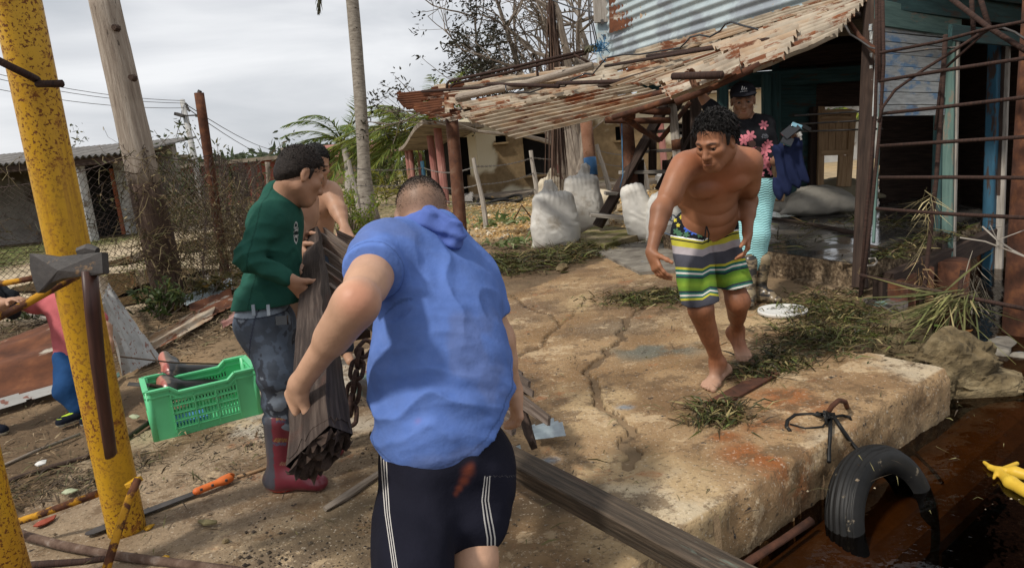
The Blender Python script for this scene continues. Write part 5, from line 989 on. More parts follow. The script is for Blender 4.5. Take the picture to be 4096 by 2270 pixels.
# ================================================================ YELLOW POST, AXE, BARS
b = G(512, 2135, -.02); t = U(55, -60, 2.26)
yp = thing('yellow_post', 'rust speckled yellow steel post with welded bars at the left', 'post', b)
mb = MB(); mb.tube([b+(t-b)*k for k in np.linspace(0, 1.6, 70)], .0715, 40)
def rz(mb): v = np.concatenate(mb.v); return {'rz': ('FLOAT', np.clip(.35+3.2*(fbm(v*A(1, 1, .7), 4.5, 3, 61)-.4)+.7*np.exp(-(v[:, 2]/.14)**2)+.45*sstep(1.25, 1.8, v[:, 2])+.5*np.exp(-((v[:, 2]-.45)/.1)**2), .3, 1))}
mb.build('pipe', M['yellow'], yp, smooth=True, attrs=rz(mb))
def on_post(y, d=None): q = (y-2135)/(-60-2135); return b+(t-b)*q
def barm(nm, pts, r, mt, parent): return rod(nm, pts, r, mt, parent, 8)
barm('welded_bar', [U(-60, 1295, 2.2), U(100, 1215, 2.2), U(200, 1160, 2.22), U(312, 1100, 2.26)], .0135, 'yrust', yp)
barm('welded_bar', [U(-60, 1142, 2.5), U(60, 1125, 2.48), U(150, 1108, 2.46)], .011, 'yrust', yp)
barm('welded_bar', [U(-40, 225, 2.15), U(60, 275, 2.16), U(110, 300, 2.2), U(148, 318, 2.26)], .0125, 'rebar', yp); barm('welded_bar', [U(148, 318, 2.26), U(152, 328, 2.26), U(175, 337, 2.25)], .011, 'rebar', yp); barm('welded_bar', [U(150, 336, 2.25), U(246, 334, 2.22)], .0125, 'rebar', yp)
barm('welded_bar', [U(20, 2102, 2.75), U(150, 2060, 2.78), U(390, 1972, 2.8)], .015, 'yrust', yp)
barm('welded_bar', [U(552, 1915, 2.66), U(520, 1985, 2.62), U(470, 2130, 2.56), U(425, 2275, 2.5)], .016, 'yrust', yp)
mb = MB(); mb.box(U(523, 1930, 2.68), U(548, 1924, 2.66), .02, .05, up=(0, -1, 0)); mb.build('weld_lug', M['yellow'], yp, attrs=rz(mb))
b2_ = G(60, 2420, -.02); mb = MB(); mb.tube([b2_, U(-60, 2020, 2.28), U(-560, -60, 1.95), U(-560, -60, 1.95)+A(0, 0, 1.2)], .075, 20); t_ = mb.build('yellow_pipe', M['yellow'], smooth=True, attrs=rz(mb)); tag(t_, 'second yellow pipe cut off by the lower left corner', 'post')
# axe hanging on the welded bar
ax = thing('axe', 'old axe with dark wooden handle hung head up against the yellow post', 'axe', U(430, 1810, 2.3))
def extr(mb, outline, d, thick, dirn=None):
    """solid plate from an outline given by sight lines at distance d"""
    f_ = [U(x, y, d) for x, y in outline]; nn = -_f*thick; n = len(f_); c0 = np.mean(f_, 0)
    v = np.array(f_+[q-nn for q in f_]+[c0+nn*.25, c0-nn*1.25]); mb.raw(v, [(i, n+i, n+(i+1) % n, (i+1) % n) for i in range(n)], [((i+1) % n, 2*n, i) for i in range(n)]+[(n+i, 2*n+1, n+(i+1) % n) for i in range(n)])
mb = MB(); extr(mb, [(118, 1012), (160, 1016), (230, 1026), (300, 1018), (406, 1008), (411, 1092), (372, 1100), (320, 1104), (250, 1112), (205, 1130), (175, 1155), (150, 1172), (132, 1125), (120, 1072)], 2.13, .035); mb.build('axe_head', M['dsteel'], ax)
mb = MB(); mb.tube([U(316, 1008, 2.15), U(352, 998, 2.15), U(390, 1006, 2.15)], [.016, .02, .014], 8); mb.build('eye_top', M['dsteel'], ax)
hp = [U(358, 1080, 2.15), U(372, 1250, 2.17), U(392, 1450, 2.2), U(415, 1620, 2.23), U(436, 1760, 2.27), U(444, 1818, 2.29)]
mb = MB(); pts = np.array(hp); mb.tube(pts, [.034, .033, .031, .029, .028, .027], 12, sq=.55); mb.build('handle', M['handle'], ax, smooth=True)
# rusty bars lying on the slab in the corner
def longbar(label, px, r, mt='rebar', nm='rusty_bar', cat='bar', dz=0): pts = [G(x, y, r*.8+z_) for x, y, z_ in px]; mb = MB(); mb.tube(pts, r, 8, rough=.2); return tag(mb.build(nm, M[mt], smooth=True), label, cat, 'rusty bars lying on the slab')
longbar('long thick rusty bar crossing the slab in front of the yellow post', [(-40, 2085, .02), (100, 2140, .015), (250, 2180, .01), (430, 2215, .005), (620, 2240, 0), (800, 2262, 0), (1020, 2295, 0)], .018, 'crust')
longbar('short rusty bar running into the foot of the yellow post', [(60, 2262, .0), (200, 2252, 0), (330, 2244, 0), (440, 2230, 0)], .013, 'rebar')
longbar('thin dark stem lying across the dirt left of the crate', [(-30, 1962, 0), (60, 1915, 0), (200, 1868, 0), (340, 1830, 0), (480, 1770, 0), (600, 1685, 0)], .014, 'poledark', 'stem', 'stick')
longbar('pale split cane running behind the yellow post in the dirt', [(-30, 1880, 0), (150, 1800, 0), (320, 1735, 0)], .009, 'twig', 'cane', 'stick')
# machete
mc = thing('machete', 'long machete with orange handle lying on the slab', 'machete', G(600, 2050, 0))
def flat(mb, outline, z, th):
    n = len(outline); f_ = [G(x, y, z) for x, y in outline]; f_ = np.array(f_); c0 = f_.mean(0); v = np.concatenate([f_, f_-A(0, 0, th), [c0+A(0, 0, .0), c0-A(0, 0, th)]]); mb.raw(v, [(i, n+i, n+(i+1) % n, (i+1) % n) for i in range(n)], [(i, (i+1) % n, 2*n) for i in range(n)])
mb = MB(); flat(mb, [(795, 1953), (560, 2047), (410, 2105), (345, 2138), (328, 2135), (332, 2122), (420, 2092), (560, 2040), (700, 1985), (790, 1955), (797, 1967), (560, 2068)][:10][::-1]+[(800, 1972), (565, 2068), (430, 2128), (350, 2141)][::1], .018, .004); 
mb2 = MB(); L0, L1 = G(795, 1962, .02), G(338, 2133, .02); d_ = nrm(L1-L0); s_ = np.cross(A(0, 0, 1), d_); Ln = np.linalg.norm(L1-L0); ol = [(0, .024), (.3, .025), (.7, .03), (.93, .033), (.985, .02), (1, .0), (.985, -.012), (.9, -.022), (.3, -.022), (0, -.02)]
v = [L0+d_*Ln*a_+s_*w_ for a_, w_ in ol]; n = len(v); c0 = np.mean(v, 0); mb2.raw(np.array(v+[q-A(0, 0, .004) for q in v]+[c0]), [(i, n+i, n+(i+1) % n, (i+1) % n) for i in range(n)], [((i+1) % n, i, 2*n) for i in range(n)]); mb2.build('blade', M['dsteel'], mc)
s = SDF(); h0, h1 = G(790, 1962, .03), G(925, 1908, .03); s.cap(h0, h0+(h1-h0)*.85, .021, .021, n=A(0, 0, 1), sf=.75); s.cap(h0+(h1-h0)*.8, h1+s_*-.008, .022, .024, k=.02, n=A(0, 0, 1), sf=.75); s.ell(h1+nrm(h1-h0)*.012, (.012, .012, .03), sub=True, k=.008)
s.build('grip', M['orange'], mc, h=.004)
for x, y in [(805, 1955), (850, 1938), (905, 1918)]: mb = MB(); c = G(x, y, .046); mb.tube([c-A(0, 0, .006), c+A(0, 0, .003)], .006, 8); mb.build('rivet', M['dsteel'], mc)
mb = MB(); mb.tube([G(948, 1906, .01), G(1010, 1888, .01), G(1110, 1855, .012)], [.008, .008, .006], 6); tag(mb.build('split_stick', M['newwood'], smooth=True), 'clean split yellow stick between the machete handle and the red boot', 'stick')
def chip(label, pts, mt, nm, cat, z=.012, th=.006):
    mb = MB(); f_ = np.array([G(x, y, z) for x, y in pts]); n = len(f_); c0 = f_.mean(0)+A(0, 0, .01); mb.raw(np.concatenate([f_, f_-A(0, 0, th), [c0]]), [(i, n+i, n+(i+1) % n, (i+1) % n) for i in range(n)], [(i, (i+1) % n, 2*n) for i in range(n)]); return tag(mb.build(nm, mt), label, cat)
chip('long red brown pod lying near the foot of the yellow post', [(132, 2100), (150, 2085), (190, 2070), (225, 2055), (215, 2072), (180, 2092), (150, 2102)], mat('red_pod', [(.3, (.26, .05, .025)), (.7, (.36, .09, .05))], 9, rough=.7), 'seed_pod', 'seed pod')
chip('yellow flake of paint on the slab right of the yellow post', [(645, 2225), (660, 2218), (678, 2220), (674, 2230), (655, 2234)], M['yellow'], 'paint_flake', 'paint flake'); chip('small scatter of yellow paint at the foot of the yellow post', [(572, 2112), (600, 2100), (618, 2092), (600, 2110), (585, 2116)], M['yellow'], 'paint_flake', 'paint flake')
chip('crumpled white scrap in the debris left of the yellow post', [(138, 1855), (150, 1845), (170, 1838), (186, 1836), (182, 1850), (165, 1856), (150, 1860)], M['whiteplastic'], 'scrap', 'scrap', z=.04)
lf_ = mat('pale_leaf', [(.3, (.3, .33, .2)), (.7, (.42, .45, .3))], 9, rough=.6)
chip('pale green fallen leaf left of the crate', [(515, 1662), (530, 1655), (548, 1656), (560, 1662), (548, 1670), (530, 1671)], lf_, 'fallen_leaf', 'leaf', z=.03); chip('grey green fallen leaf by the rusty bar left of the yellow post', [(245, 1968), (262, 1955), (285, 1950), (312, 1956), (290, 1966), (265, 1972)], lf_, 'fallen_leaf', 'leaf', z=.03)
chip('curled brown green leaf right of the machete', [(790, 2082), (800, 2075), (812, 2078), (830, 2086), (855, 2080), (868, 2078), (866, 2088), (840, 2092), (815, 2096)], mat('brown_leaf', [(.3, (.12, .09, .04)), (.7, (.2, .17, .08))], 9, rough=.7), 'fallen_leaf', 'leaf', z=.02)
# ================================================================ CRATE AND BOOTS
cr0 = thing('plastic_crate', 'light green slotted plastic crate standing on the edge of the slab', 'crate', G(800, 1700, 0))
fl, fr = G(618, 1768, .0), G(1012, 1632, .0); ex = nrm(A(.86, .51, 0)); ey = np.cross(A(0, 0, 1), ex); W_ = .575; Dp = .34; Hc = .285; ez = A(0, 0, 1)
fl = G(622, 1766, .0)
def C3(a, b_, c): return fl+ex*a*W_+ey*b_*Dp+ez*c*Hc
Rc = np.stack([ex, ey, ez], 1)
def cbox(nm, a0, a1, b0, b1, c0, c1, extra=0): mb = MB(); boxm(mb, C3((a0+a1)/2, (b0+b1)/2, (c0+c1)/2), (abs(a1-a0)*W_, abs(b1-b0)*Dp, abs(c1-c0)*Hc), Rc); return mb
def panel_slots(face, nm):
    """wall of a crate with rows of real upright slots"""
    mb = MB(); tk = .012
    def bx(u0, u1, c0, c1, off=0, t2=tk):
        if face in ('front', 'back'):
            bb = (0 if face == 'front' else 1); o_ = (-off if face == 'front' else off)/Dp; boxm(mb, C3((u0+u1)/2, bb+o_, (c0+c1)/2), ((u1-u0)*W_, t2, (c1-c0)*Hc), Rc)
        else:
            aa = 0 if face == 'left' else 1; boxm(mb, C3(aa, (u0+u1)/2, (c0+c1)/2), (t2, (u1-u0)*Dp, (c1-c0)*Hc), Rc)
    if face in ('front', 'back'):
        ua, ub = .2, .8; bx(.03, ua, 0, .86); bx(ub, .97, 0, .86); bx(ua, ub, 0, .16); bx(ua, ub, .78, .86)
        rows = [.16, .315, .47, .625, .78]
        for r_ in range(4):
            n = 20
            for i in range(n+1): u = ua+(ub-ua)*i/n; bx(max(ua, u-.0085), min(ub, u+.0085), rows[r_]+.025, rows[r_+1]-.025)
            bx(ua, ub, rows[r_]-.0, rows[r_]+.025); bx(ua, ub, rows[r_+1]-.025, rows[r_+1])
        for r_ in rows: bx(ua-.01, ub+.01, r_-.008, r_+.008, off=.006, t2=.014)
        for u in (ua, ua+(ub-ua)/3, ua+(ub-ua)*2/3, ub): bx(u-.006, u+.006, .1, .86, off=.006, t2=.014)
    else: bx(.03, .97, 0, .97); bx(.1, .9, .3, .34, t2=.02)
    return mb.build(nm, M['plastic'], cr0)
for f__ in ('front', 'back', 'left', 'right'): panel_slots(f__, 'side_wall' if f__ in ('front', 'back') else 'end_wall')
mb = MB()     # rim, higher at the corners
prof = [(0, 1), (.2, 1), (.27, .88), (.73, .88), (.8, 1), (1, 1)]
for bb in (0, 1):
    for (a0, z0), (a1, z1) in zip(prof[:-1], prof[1:]): mb.box(C3(a0, bb, z0), C3(a1, bb, z1), .03, .014, up=(0, 0, 1)); mb.box(C3(a0, bb, z0-.08), C3(a1, bb, z1-.08), .014, .05, up=(0, 0, 1)); mb.box(C3(a0, bb, z0-.12), C3(a1, bb, z1-.12), .024, .01, up=(0, 0, 1))
for aa in (0, 1): mb.box(C3(aa, 0, 1), C3(aa, 1, 1), .03, .014); mb.box(C3(aa, 0, .88), C3(aa, 1, .88), .024, .01)
mb.build('rim', M['plastic'], cr0)
for aa in (.018, .982):
    for bb in (.03, .97): mb = MB(); mb.tube([C3(aa, bb, 0), C3(aa, bb, 1)], .02, 10); mb.build('corner', M['plastic'], cr0, smooth=True)
mb = cbox('floor', .02, .98, .02, .98, .03, .06); mb.build('floor', M['plastic'], cr0)
tag(cbox('x', .12, .5, .15, .6, .08, .2).build('blue_bundle', mat('blue_bag', [(.3, (.06, .2, .42)), (.7, (.1, .3, .55))], 9, rough=.5)), 'blue plastic bundle at the bottom of the green crate', 'bag')
def welly(label, heel, toe_d, shaft_d, sole_n, L_=.29, shaft=.34, cols=((.018, .018, .018), (.34, .09, .07)), r=.052, name='rubber_boot', mt='boot', h=.006):
    heel = np.asarray(heel, float); toe_d = nrm(toe_d); sh = nrm(shaft_d); s = SDF()
    s.cap(heel+sh*.05, heel+toe_d*(L_-.06)+sh*.035, .046, .043, n=sole_n, sf=.8); s.cap(heel+sh*.06+toe_d*.03, heel+toe_d*(L_*.55)+sh*.075, .05, .04); s.cap(heel+sh*.06+toe_d*.04, heel+sh*shaft+toe_d*.05, r, r*1.12, k=.05)
    s.cut(heel, -sh)
    s2 = np.asarray(cols); 
    def col(v):
        q = (v-heel)@sh; u = fbm(v, 14, 3, 5); c = np.tile(A(*cols[0]), (len(v), 1)); m = (1-sstep(.018, .024, q)); mud = (1-sstep(.03, .09, q+(u-.5)*.06))*sstep(.45, .55, u); return c*(1-m[:, None])+A(*cols[1])*m[:, None]*(1-.0)+0*mud[:, None]+A(.16, .12, .085)*mud[:, None]*.8
    return s, col
# boots lie on their backs in the crate, soles up-left
for k, (hx, hy, d, sx, sy, ds, lb) in enumerate([(672, 1492, 4.12, 880, 1512, 4.34, 'upper black rubber boot with muddy red sole in the green crate'), (664, 1560, 3.98, 850, 1568, 4.2, 'lower black rubber boot with muddy red sole in the green crate')]):
    hl = U(hx-18, hy+14, d); shd = nrm(U(sx, sy, ds)-hl); td = nrm(U(hx+4, hy-60, d+.12)-U(hx, hy, d)); td = nrm(td-shd*(td@shd)); s, col = welly(lb, hl, td, shd, shd, L_=.25 if k == 0 else .2, shaft=.42); o = s.build('rubber_boot', M['boot'], None, .006, col); tag(o, lb, 'boot')
kn = thing('knife', 'rusty knife blade sticking out over the left rim of the crate', 'knife', U(600, 1535, 3.95)); mb = MB(); mb.box(U(512, 1534, 3.93), U(600, 1540, 3.95), .03, .004, up=(0, -.5, 1), bev=.3); mb.build('blade', M['dsteel'], kn); mb = MB(); mb.tube([U(598, 1540, 3.95), U(660, 1550, 4.0)], .012, 7); mb.build('handle', M['poledark'], kn)
# ================================================================ LOOSE TIN SHEETS, LEFT
def ztin(name, label, c4, n, mt, seed, **k): o = corr(name, c4, n, .018, mt, None, seed=seed, cat='metal sheet', label=label, **k); return o
ztin('tin_sheet', 'white corrugated sheet with rust spots leaning behind the axe handle', [G(430, 1250)+A(0, .1, .32), G(635, 1455)+A(0, 0, .03), G(490, 1510)+A(0, 0, .02), U(400, 1240, 4.6)], 5, 'wtin', 41, holes=.2, ragged=.02)
ztin('tin_sheet', 'long flat sheet half rust half white lying right of the leaning sheet', [G(600, 1405)+A(0, 0, .12), G(865, 1225)+A(0, 0, .08), G(850, 1290)+A(0, 0, .03), G(605, 1425)+A(0, 0, .03)], 2, 'tin', 42, holes=.33, ragged=.05)
ztin('tin_sheet', 'rusty torn sheet nearest the back of the man in green', [G(760, 1260)+A(0, 0, .1), G(930, 1190)+A(0, 0, .1), G(940, 1240)+A(0, 0, .03), G(800, 1300)+A(0, 0, .04)], 2, 'rusttin', 43, holes=.4, ragged=.08)
ztin('tin_sheet', 'narrow whitish metal strip lying under the dry weeds behind the man in green', [G(740, 1240)+A(0, 0, .14), G(935, 1160)+A(0, 0, .16), G(940, 1178)+A(0, 0, .06), G(745, 1250)+A(0, 0, .06)], 1, 'zinc', 44, ragged=.02)
ztin('tin_sheet', 'small pinkish rust sheet lying in the dirt beside the jeans', [G(875, 1310)+A(0, 0, .05), G(950, 1265)+A(0, 0, .07), G(955, 1300)+A(0, 0, .02), G(890, 1325)+A(0, 0, .02)], 2, 'redcol', 45, ragged=.05)
ztin('tin_sheet', 'dark rusty bent sheet lying behind the child at the left edge', [G(-60, 1500)+A(0, .15, .2), G(225, 1420)+A(0, .15, .28), G(235, 1580)+A(0, 0, .02), G(-60, 1650)+A(0, 0, .02)], 3, 'rusttin', 46, ragged=.03, bend=lambda a, b: .12*np.sin(b*3.1))
ztin('tin_sheet', 'pale flat metal strip in front of the dark rusty sheet', [G(-60, 1650)+A(0, 0, .05), G(240, 1565)+A(0, 0, .05), G(245, 1585)+A(0, 0, .02), G(-60, 1680)+A(0, 0, .02)], 0, 'wtin', 47)
chip('turquoise splinter of board under the leaning sheet', [(435, 1515), (475, 1485), (480, 1500), (445, 1528)], M['greenplank'], 'splinter', 'splinter', z=.03)
tw = MB(); tw.tube([U(480, 1425, 4.0), U(700, 1450, 4.1), U(900, 1455, 4.3)], .005, 5); tw.tube([U(600, 1400, 4.1), U(640, 1460, 4.05), U(560, 1490, 4.0)], .004, 4); tag(tw.build('dead_twig', M['poledark']), 'long thin twig reaching over the crate from the leaning sheet', 'twig')
# ================================================================ THE PANEL BEING CARRIED
pan = thing('plank_panel', 'heavy dark timber panel of old slats carried by the men', 'timber panel', U(1250, 1500, 2.6))
Ta, Tb = U(1262, 908, 3.75), U(1235, 1850, 2.12)     # the long heavy side plank
dl = nrm(Tb-Ta); side_ = nrm(np.cross(dl, A(0, 0, 1)))
Fn = nrm(np.cross(dl, -_f)); 
E0 = [U(1232, 905, 3.75), U(1300, 925, 3.8), U(1395, 1760, 2.18), U(1150, 1860, 2.08)]
def slab4(nm, A0, B0, wA, wB, th, mt, parent, off=0, label=None):
    """thick plank whose broad face spans two edges"""
    A0, B0, wA, wB = [np.asarray(q, float) for q in (A0, B0, wA, wB)]; nn = nrm(np.cross(B0-A0, wA-A0)); nn = nn if nn@(CAM-A0) < 0 else -nn
    m = 10; tt = np.linspace(0, 1, m); a = A0+(B0-A0)*tt[:, None]; w_ = wA+(wB-wA)*tt[:, None]; ring = np.stack([a, w_, w_+nn*th, a+nn*th], 1); ring += (RNG.random(ring.shape)-.5)*.006
    L_ = np.linalg.norm(B0-A0); W_2 = np.linalg.norm(wA-A0); g = np.zeros((m, 4, 3)); g[..., 0] = (tt*L_)[:, None]; g[..., 1] = A(0, W_2, W_2+th, th)[None]+RNG.random()*5; g[..., 2] = A(0, 0, th, th)[None]
    mb = MB(); i = np.arange(m-1)[:, None]*4; q = np.concatenate([i+A(k, 4+k, 4+(k+1) % 4, (k+1) % 4).astype(int) for k in range(4)]); q = np.concatenate([q, [[0, 1, 2, 3]], [[(m-1)*4+3, (m-1)*4+2, (m-1)*4+1, (m-1)*4]]]); mb.raw(ring.reshape(-1, 3), q, None, g.reshape(-1, 3)); o = mb.build(nm, M[mt], parent)
    if label: o['label'] = label
    return o
RT_ = [U(1218, 930, 3.78), U(1270, 902, 3.7), U(1284, 925, 3.82), U(1250, 960, 3.9)]; RB_ = [U(1140, 1865, 1.78), U(1314, 1700, 1.76), U(1410, 1735, 1.87), U(1257, 1915, 1.88)]
m = 26; tt = np.linspace(0, 1, m); ring = np.stack([RT_[k]+(RB_[k]-RT_[k])*tt[:, None] for k in range(4)], 1); ring += (RNG.random(ring.shape)-.5)*.008; Lp = 2.0
mb = MB(); nc = 6; Vp = []; Gp = []
for k in range(4):
    a_, b_ = ring[:, k], ring[:, (k+1) % 4]; V = np.stack([a_+(b_-a_)*q for q in np.linspace(0, 1, nc)], 1); wd = np.linalg.norm(b_[0]-a_[0]); g = np.zeros((m, nc, 3)); g[..., 0] = (tt*Lp)[:, None]; g[..., 1] = np.linspace(0, wd*1.4, nc)[None]+k*2; g[..., 2] = k; mb.grid(V, g=g)
mb.build('side_beam', M['wood'], pan)
mb = MB(); rg = np.random.default_rng(18); q_ = np.linspace(0, 1, 12); Ve = np.array([[(RB_[0]*(1-a)+RB_[1]*a)*(1-b)+(RB_[3]*(1-a)+RB_[2]*a)*b for b in q_] for a in q_]); dj = nrm(RB_[0]-RT_[0]); ed = np.minimum.outer(np.minimum(q_, 1-q_), np.ones(12)); Ve = Ve+dj*((rg.random((12, 12))*.05-.005)*1.0)[..., None]; mb.grid(Ve); mb.grid(Ve[::-1]-dj*.06); mb.build('broken_end', M['darkplank'], pan)
ends = [(1310, 930, 3.78, 2150, 1520, 3.05), (1312, 965, 3.7, 2165, 1560, 3.0), (1312, 1030, 3.5, 2190, 1600, 2.9), (1325, 1065, 3.42, 2120, 1610, 2.85), (1335, 1095, 3.36, 2180, 1660, 2.8), (1345, 1165, 3.2, 2050, 1650, 2.7), (1360, 1215, 3.05, 2040, 1690, 2.6)]
for k, (x0, y0, d0, x1, y1, d1) in enumerate([(1290, 905, 3.8, 2085, 1490, 3.15), (1280, 930, 3.72, 2110, 1525, 3.05), (1285, 985, 3.6, 2130, 1560, 2.98), (1305, 1000, 3.58, 2192, 1662, 2.82), (1285, 1040, 3.46, 2150, 1635, 2.85), (1298, 1080, 3.38, 2060, 1650, 2.72), (1305, 1130, 3.25, 2050, 1690, 2.66), (1340, 915, 3.95, 1800, 1120, 3.7)]):
    w_ = [.075, .135, .065, .095, .09, .1, .11, .085][k]; o = slab4('slat', U(x0, y0, d0), U(x1, y1, d1), U(x0+12, y0+w_*.72*2730/d0, d0-.02), U(x1-4, y1+w_*.45*2730/d1, d1-.02), .03, 'slatwood', pan)
slab4('cross_rail', U(1330, 960, 4.05), U(1420, 1330, 3.35), U(1375, 960, 4.05), U(1480, 1320, 3.35), .05, 'darkplank', pan)
slab4('cross_rail', U(2020, 1500, 3.1), U(2110, 1770, 2.75), U(2060, 1480, 3.1), U(2135, 1760, 2.75), .05, 'darkplank', pan)
mb = MB(); c = U(1228, 1095, 3.3); c = U(1232, 1098, 3.22); mb.tube([c, c-_f*.03], .018, 7); mb.build('knot_chip', M['newwood'], pan)
# timber on the ground, green paint and wet grey, with chain
bm = thing('long_timber', 'long wet squared timber lying under the panel to the lower edge', 'timber', G(2300, 1950, 0))
P_a, P_b = U(1330, 1290, 3.55), U(1560, 1480, 3.1); P_c = U(2030, 1830, 2.56); P_d = U(3060, 2400, 2.02)
def beam_sec(nm, p, q, w_, t_, mt, up): mb = MB(); mb.box(p, q, w_, t_, up, bev=.06, jag=.0); o = mb.build(nm, M[mt], bm); return o
g1, g2 = G(1980, 1810, .2), G(2960, 2330, .14)
up_ = A(.25, -.5, .83); beam_sec('lower_length', g1, g2+(g2-g1)*.2, .098, .082, 'beam', up_)
q0 = g1+(g1-g2)*1.05; beam_sec('painted_length', q0, g1+(g1-g2)*.003, .101, .085, 'greybeam', up_)
ch = thing('iron_chain', 'heavy rusty iron chain hanging from the painted timber', 'chain', U(1420, 1640, 2.55))
def linkring(c, ax_, nn, L_, w_, r, parent):
    th = np.linspace(0, 2*math.pi, 17)[:-1]; e1 = nrm(ax_); e2 = nrm(np.cross(nn, e1)); pts = [np.asarray(c)+e1*(math.cos(a)*w_+np.sign(math.cos(a))*(L_/2-w_)*(abs(math.cos(a)) > .2))+e2*math.sin(a)*w_ for a in th]; pts.append(pts[0]); mb = MB(); mb.tube(pts, r, 7, caps=False); mb.build('link', M['rebar'], parent, smooth=True)
cps = [U(1470, 1380, 2.75), U(1445, 1410, 2.72), U(1432, 1455, 2.68), U(1424, 1500, 2.65), U(1415, 1550, 2.63), U(1408, 1595, 2.62), U(1402, 1640, 2.6), U(1400, 1680, 2.58)]
for k in range(len(cps)-1): c = (cps[k]+cps[k+1])/2; linkring(c, cps[k+1]-cps[k], A(1, .1, 0) if k % 2 else A(.1, -1, .1), .085, .024, .009, ch)
# ================================================================ SACKS
def sack(label, c, w_, h_, d_, seed, yaw=0, lean=(0, 0), neck=True, flat_=False, h=.014, tint=(1, 1, 1), R=None, nk=None):
    c = np.asarray(c, float); s = SDF(); rr = np.stack([A(math.cos(yaw), math.sin(yaw), 0), A(-math.sin(yaw), math.cos(yaw), 0), A(0, 0, 1)], 1) if R is None else R; ex_, ey_, ez_ = rr.T
    s.box(c+ez_*h_*.43, (w_*.48, d_/2, h_*.43), rr, rad=min(d_*.4, .12), k=.08)
    s.ell(c+ez_*h_*.3, (w_*.56, d_*.6, h_*.36), rr, k=.16)
    for sx in (-1, 1): s.cap(c+ex_*sx*w_*.42+ez_*h_*.08, c+ex_*sx*w_*.6+ez_*.015, .06, .02, k=.08)
    if neck: q = c+ez_*h_*.84+ex_*w_*(.02 if nk is None else nk); s.cap(q-ez_*.04, q+ez_*h_*.05, .1, .045, k=.1); s.cap(q+ez_*h_*.06, q+ez_*h_*.12+ex_*.05, .04, .085, k=.025, n=ey_, sf=.7); s.cap(q+ez_*h_*.08, q+ez_*h_*.06+ex_*.15, .04, .03, k=.02)
    def disp(P):
        x = (P-c)@rr; f1 = fbm(P, 4, 3, seed)-.5; f2 = np.abs(fbm(P*A(1, 1, 1), 9, 3, seed+3)-.5); u = x[..., 2]/h_
        pl = np.sin(x[..., 0]*85+9*f1+seed)*.0032*np.clip((u-.6)*4, 0, 1.2)+np.sin(x[..., 2]*34+x[..., 0]*30+20*f1)*.003*np.exp(-((u-.45)/.25)**2)
        return f1*.02-f2*.016+pl*1.6-.002
    s.disp = disp
    return tag(s.build('sack', M['sack'], None, h, tint), label, 'sack', 'filled white sacks')
g = G(2228, 985, 0); sack('plump white sack standing in front of the others, tied neck up', g, .6, .9, .38, 1, .1, nk=-.16)
g = G(2330, 925, 0); sack('tall white sack standing behind, against the blue banded post', g+A(.05, .1, 0), .58, 1.05, .36, 2, .0, neck=True, tint=(.95, .95, .95), nk=.05)
g = G(2215, 880, 0); sack('beige crumpled sack top showing above the front sack', g, .5, .95, .3, 3, .3, tint=(.88, .8, .66), nk=0)
g = G(2590, 985, 0); R_ = np.stack([nrm(A(.97, 0, .22)), A(0, 1, 0), nrm(A(-.22, 0, .97))], 1); sack('white sack slumped against the teal post by the steps', G(2585, 958, 0)+A(0, 0, .02), .36, .92, .28, 4, R=R_, tint=(1.06, 1.06, 1.06), neck=False)
g = G(2665, 960, 0); sack('white printed sack half hidden by the arm of the walking man', g, .44, .76, .32, 5, -.2, tint=(1, 1.02, 1.04))
pr_ = MB()
for cx, cy, r_ in [(2672, 868, 14), (2690, 872, 12)]: pr_.tube([U(cx+r_*math.cos(a), cy+r_*math.sin(a), 8.25) for a in np.linspace(0, 6.3, 14)], .008, 4)
pr_.tube([U(2652, 930, 8.25), U(2700, 945, 8.25)], .008, 4); pr_.build('print', mat('sack_print', [(.3, (.16, .2, .28)), (.7, (.2, .25, .33))], 3), bpy.data.objects['sack.004'] if 'sack.004' in bpy.data.objects else None)
fz = .235
Rl = np.stack([nrm(A(.9, .2, .05)), A(0, 0, 1), nrm(A(-.2, .95, .15))], 1)
def flatsack(label, c, w_, l_, t_, yaw, seed, tint, pitch=0):
    c = np.asarray(c, float); s = SDF(); rr = np.stack([A(math.cos(yaw), math.sin(yaw), 0), A(-math.sin(yaw), math.cos(yaw), 0), A(0, 0, 1)], 1)
    s.ell(c+A(0, 0, t_*.52), (l_*.5, w_*.5, t_*.55), rr, k=.1); s.box(c+A(0, 0, t_*.42), (l_*.5, w_*.46, t_*.28), rr, rad=.07, k=.1)
    for sx in (-1, 1):
        for sy in (-1, 1): s.cap(c+rr[:, 0]*sx*l_*.36+rr[:, 1]*sy*w_*.32+A(0, 0, t_*.4), c+rr[:, 0]*sx*l_*.58+rr[:, 1]*sy*w_*.52+A(0, 0, t_*.25), .07, .02, k=.09)
    s.disp = lambda P: (fbm(P, 4, 3, seed)-.5)*.05-np.abs(fbm(P, 9, 3, seed+2)-.5)*.03+np.sin(((P-c)@rr[:, 1])*40+6*fbm(P, 3, 2, seed))*.006
    s.cut(c+A(0, 0, .0), A(0, 0, -1)); return tag(s.build('sack', M['sack'], None, .014, tint), label, 'sack', 'sacks lying in the shack')
flatsack('fat grey sack lying on the wet shack floor, front one', G(3260, 858, fz), .55, .85, .34, -.12, 11, (.62, .6, .56)); flatsack('yellowish sack lying behind the grey one in the shack', G(3360, 830, fz)+A(.1, .3, 0), .55, .9, .36, .1, 12, (.5, .45, .33))
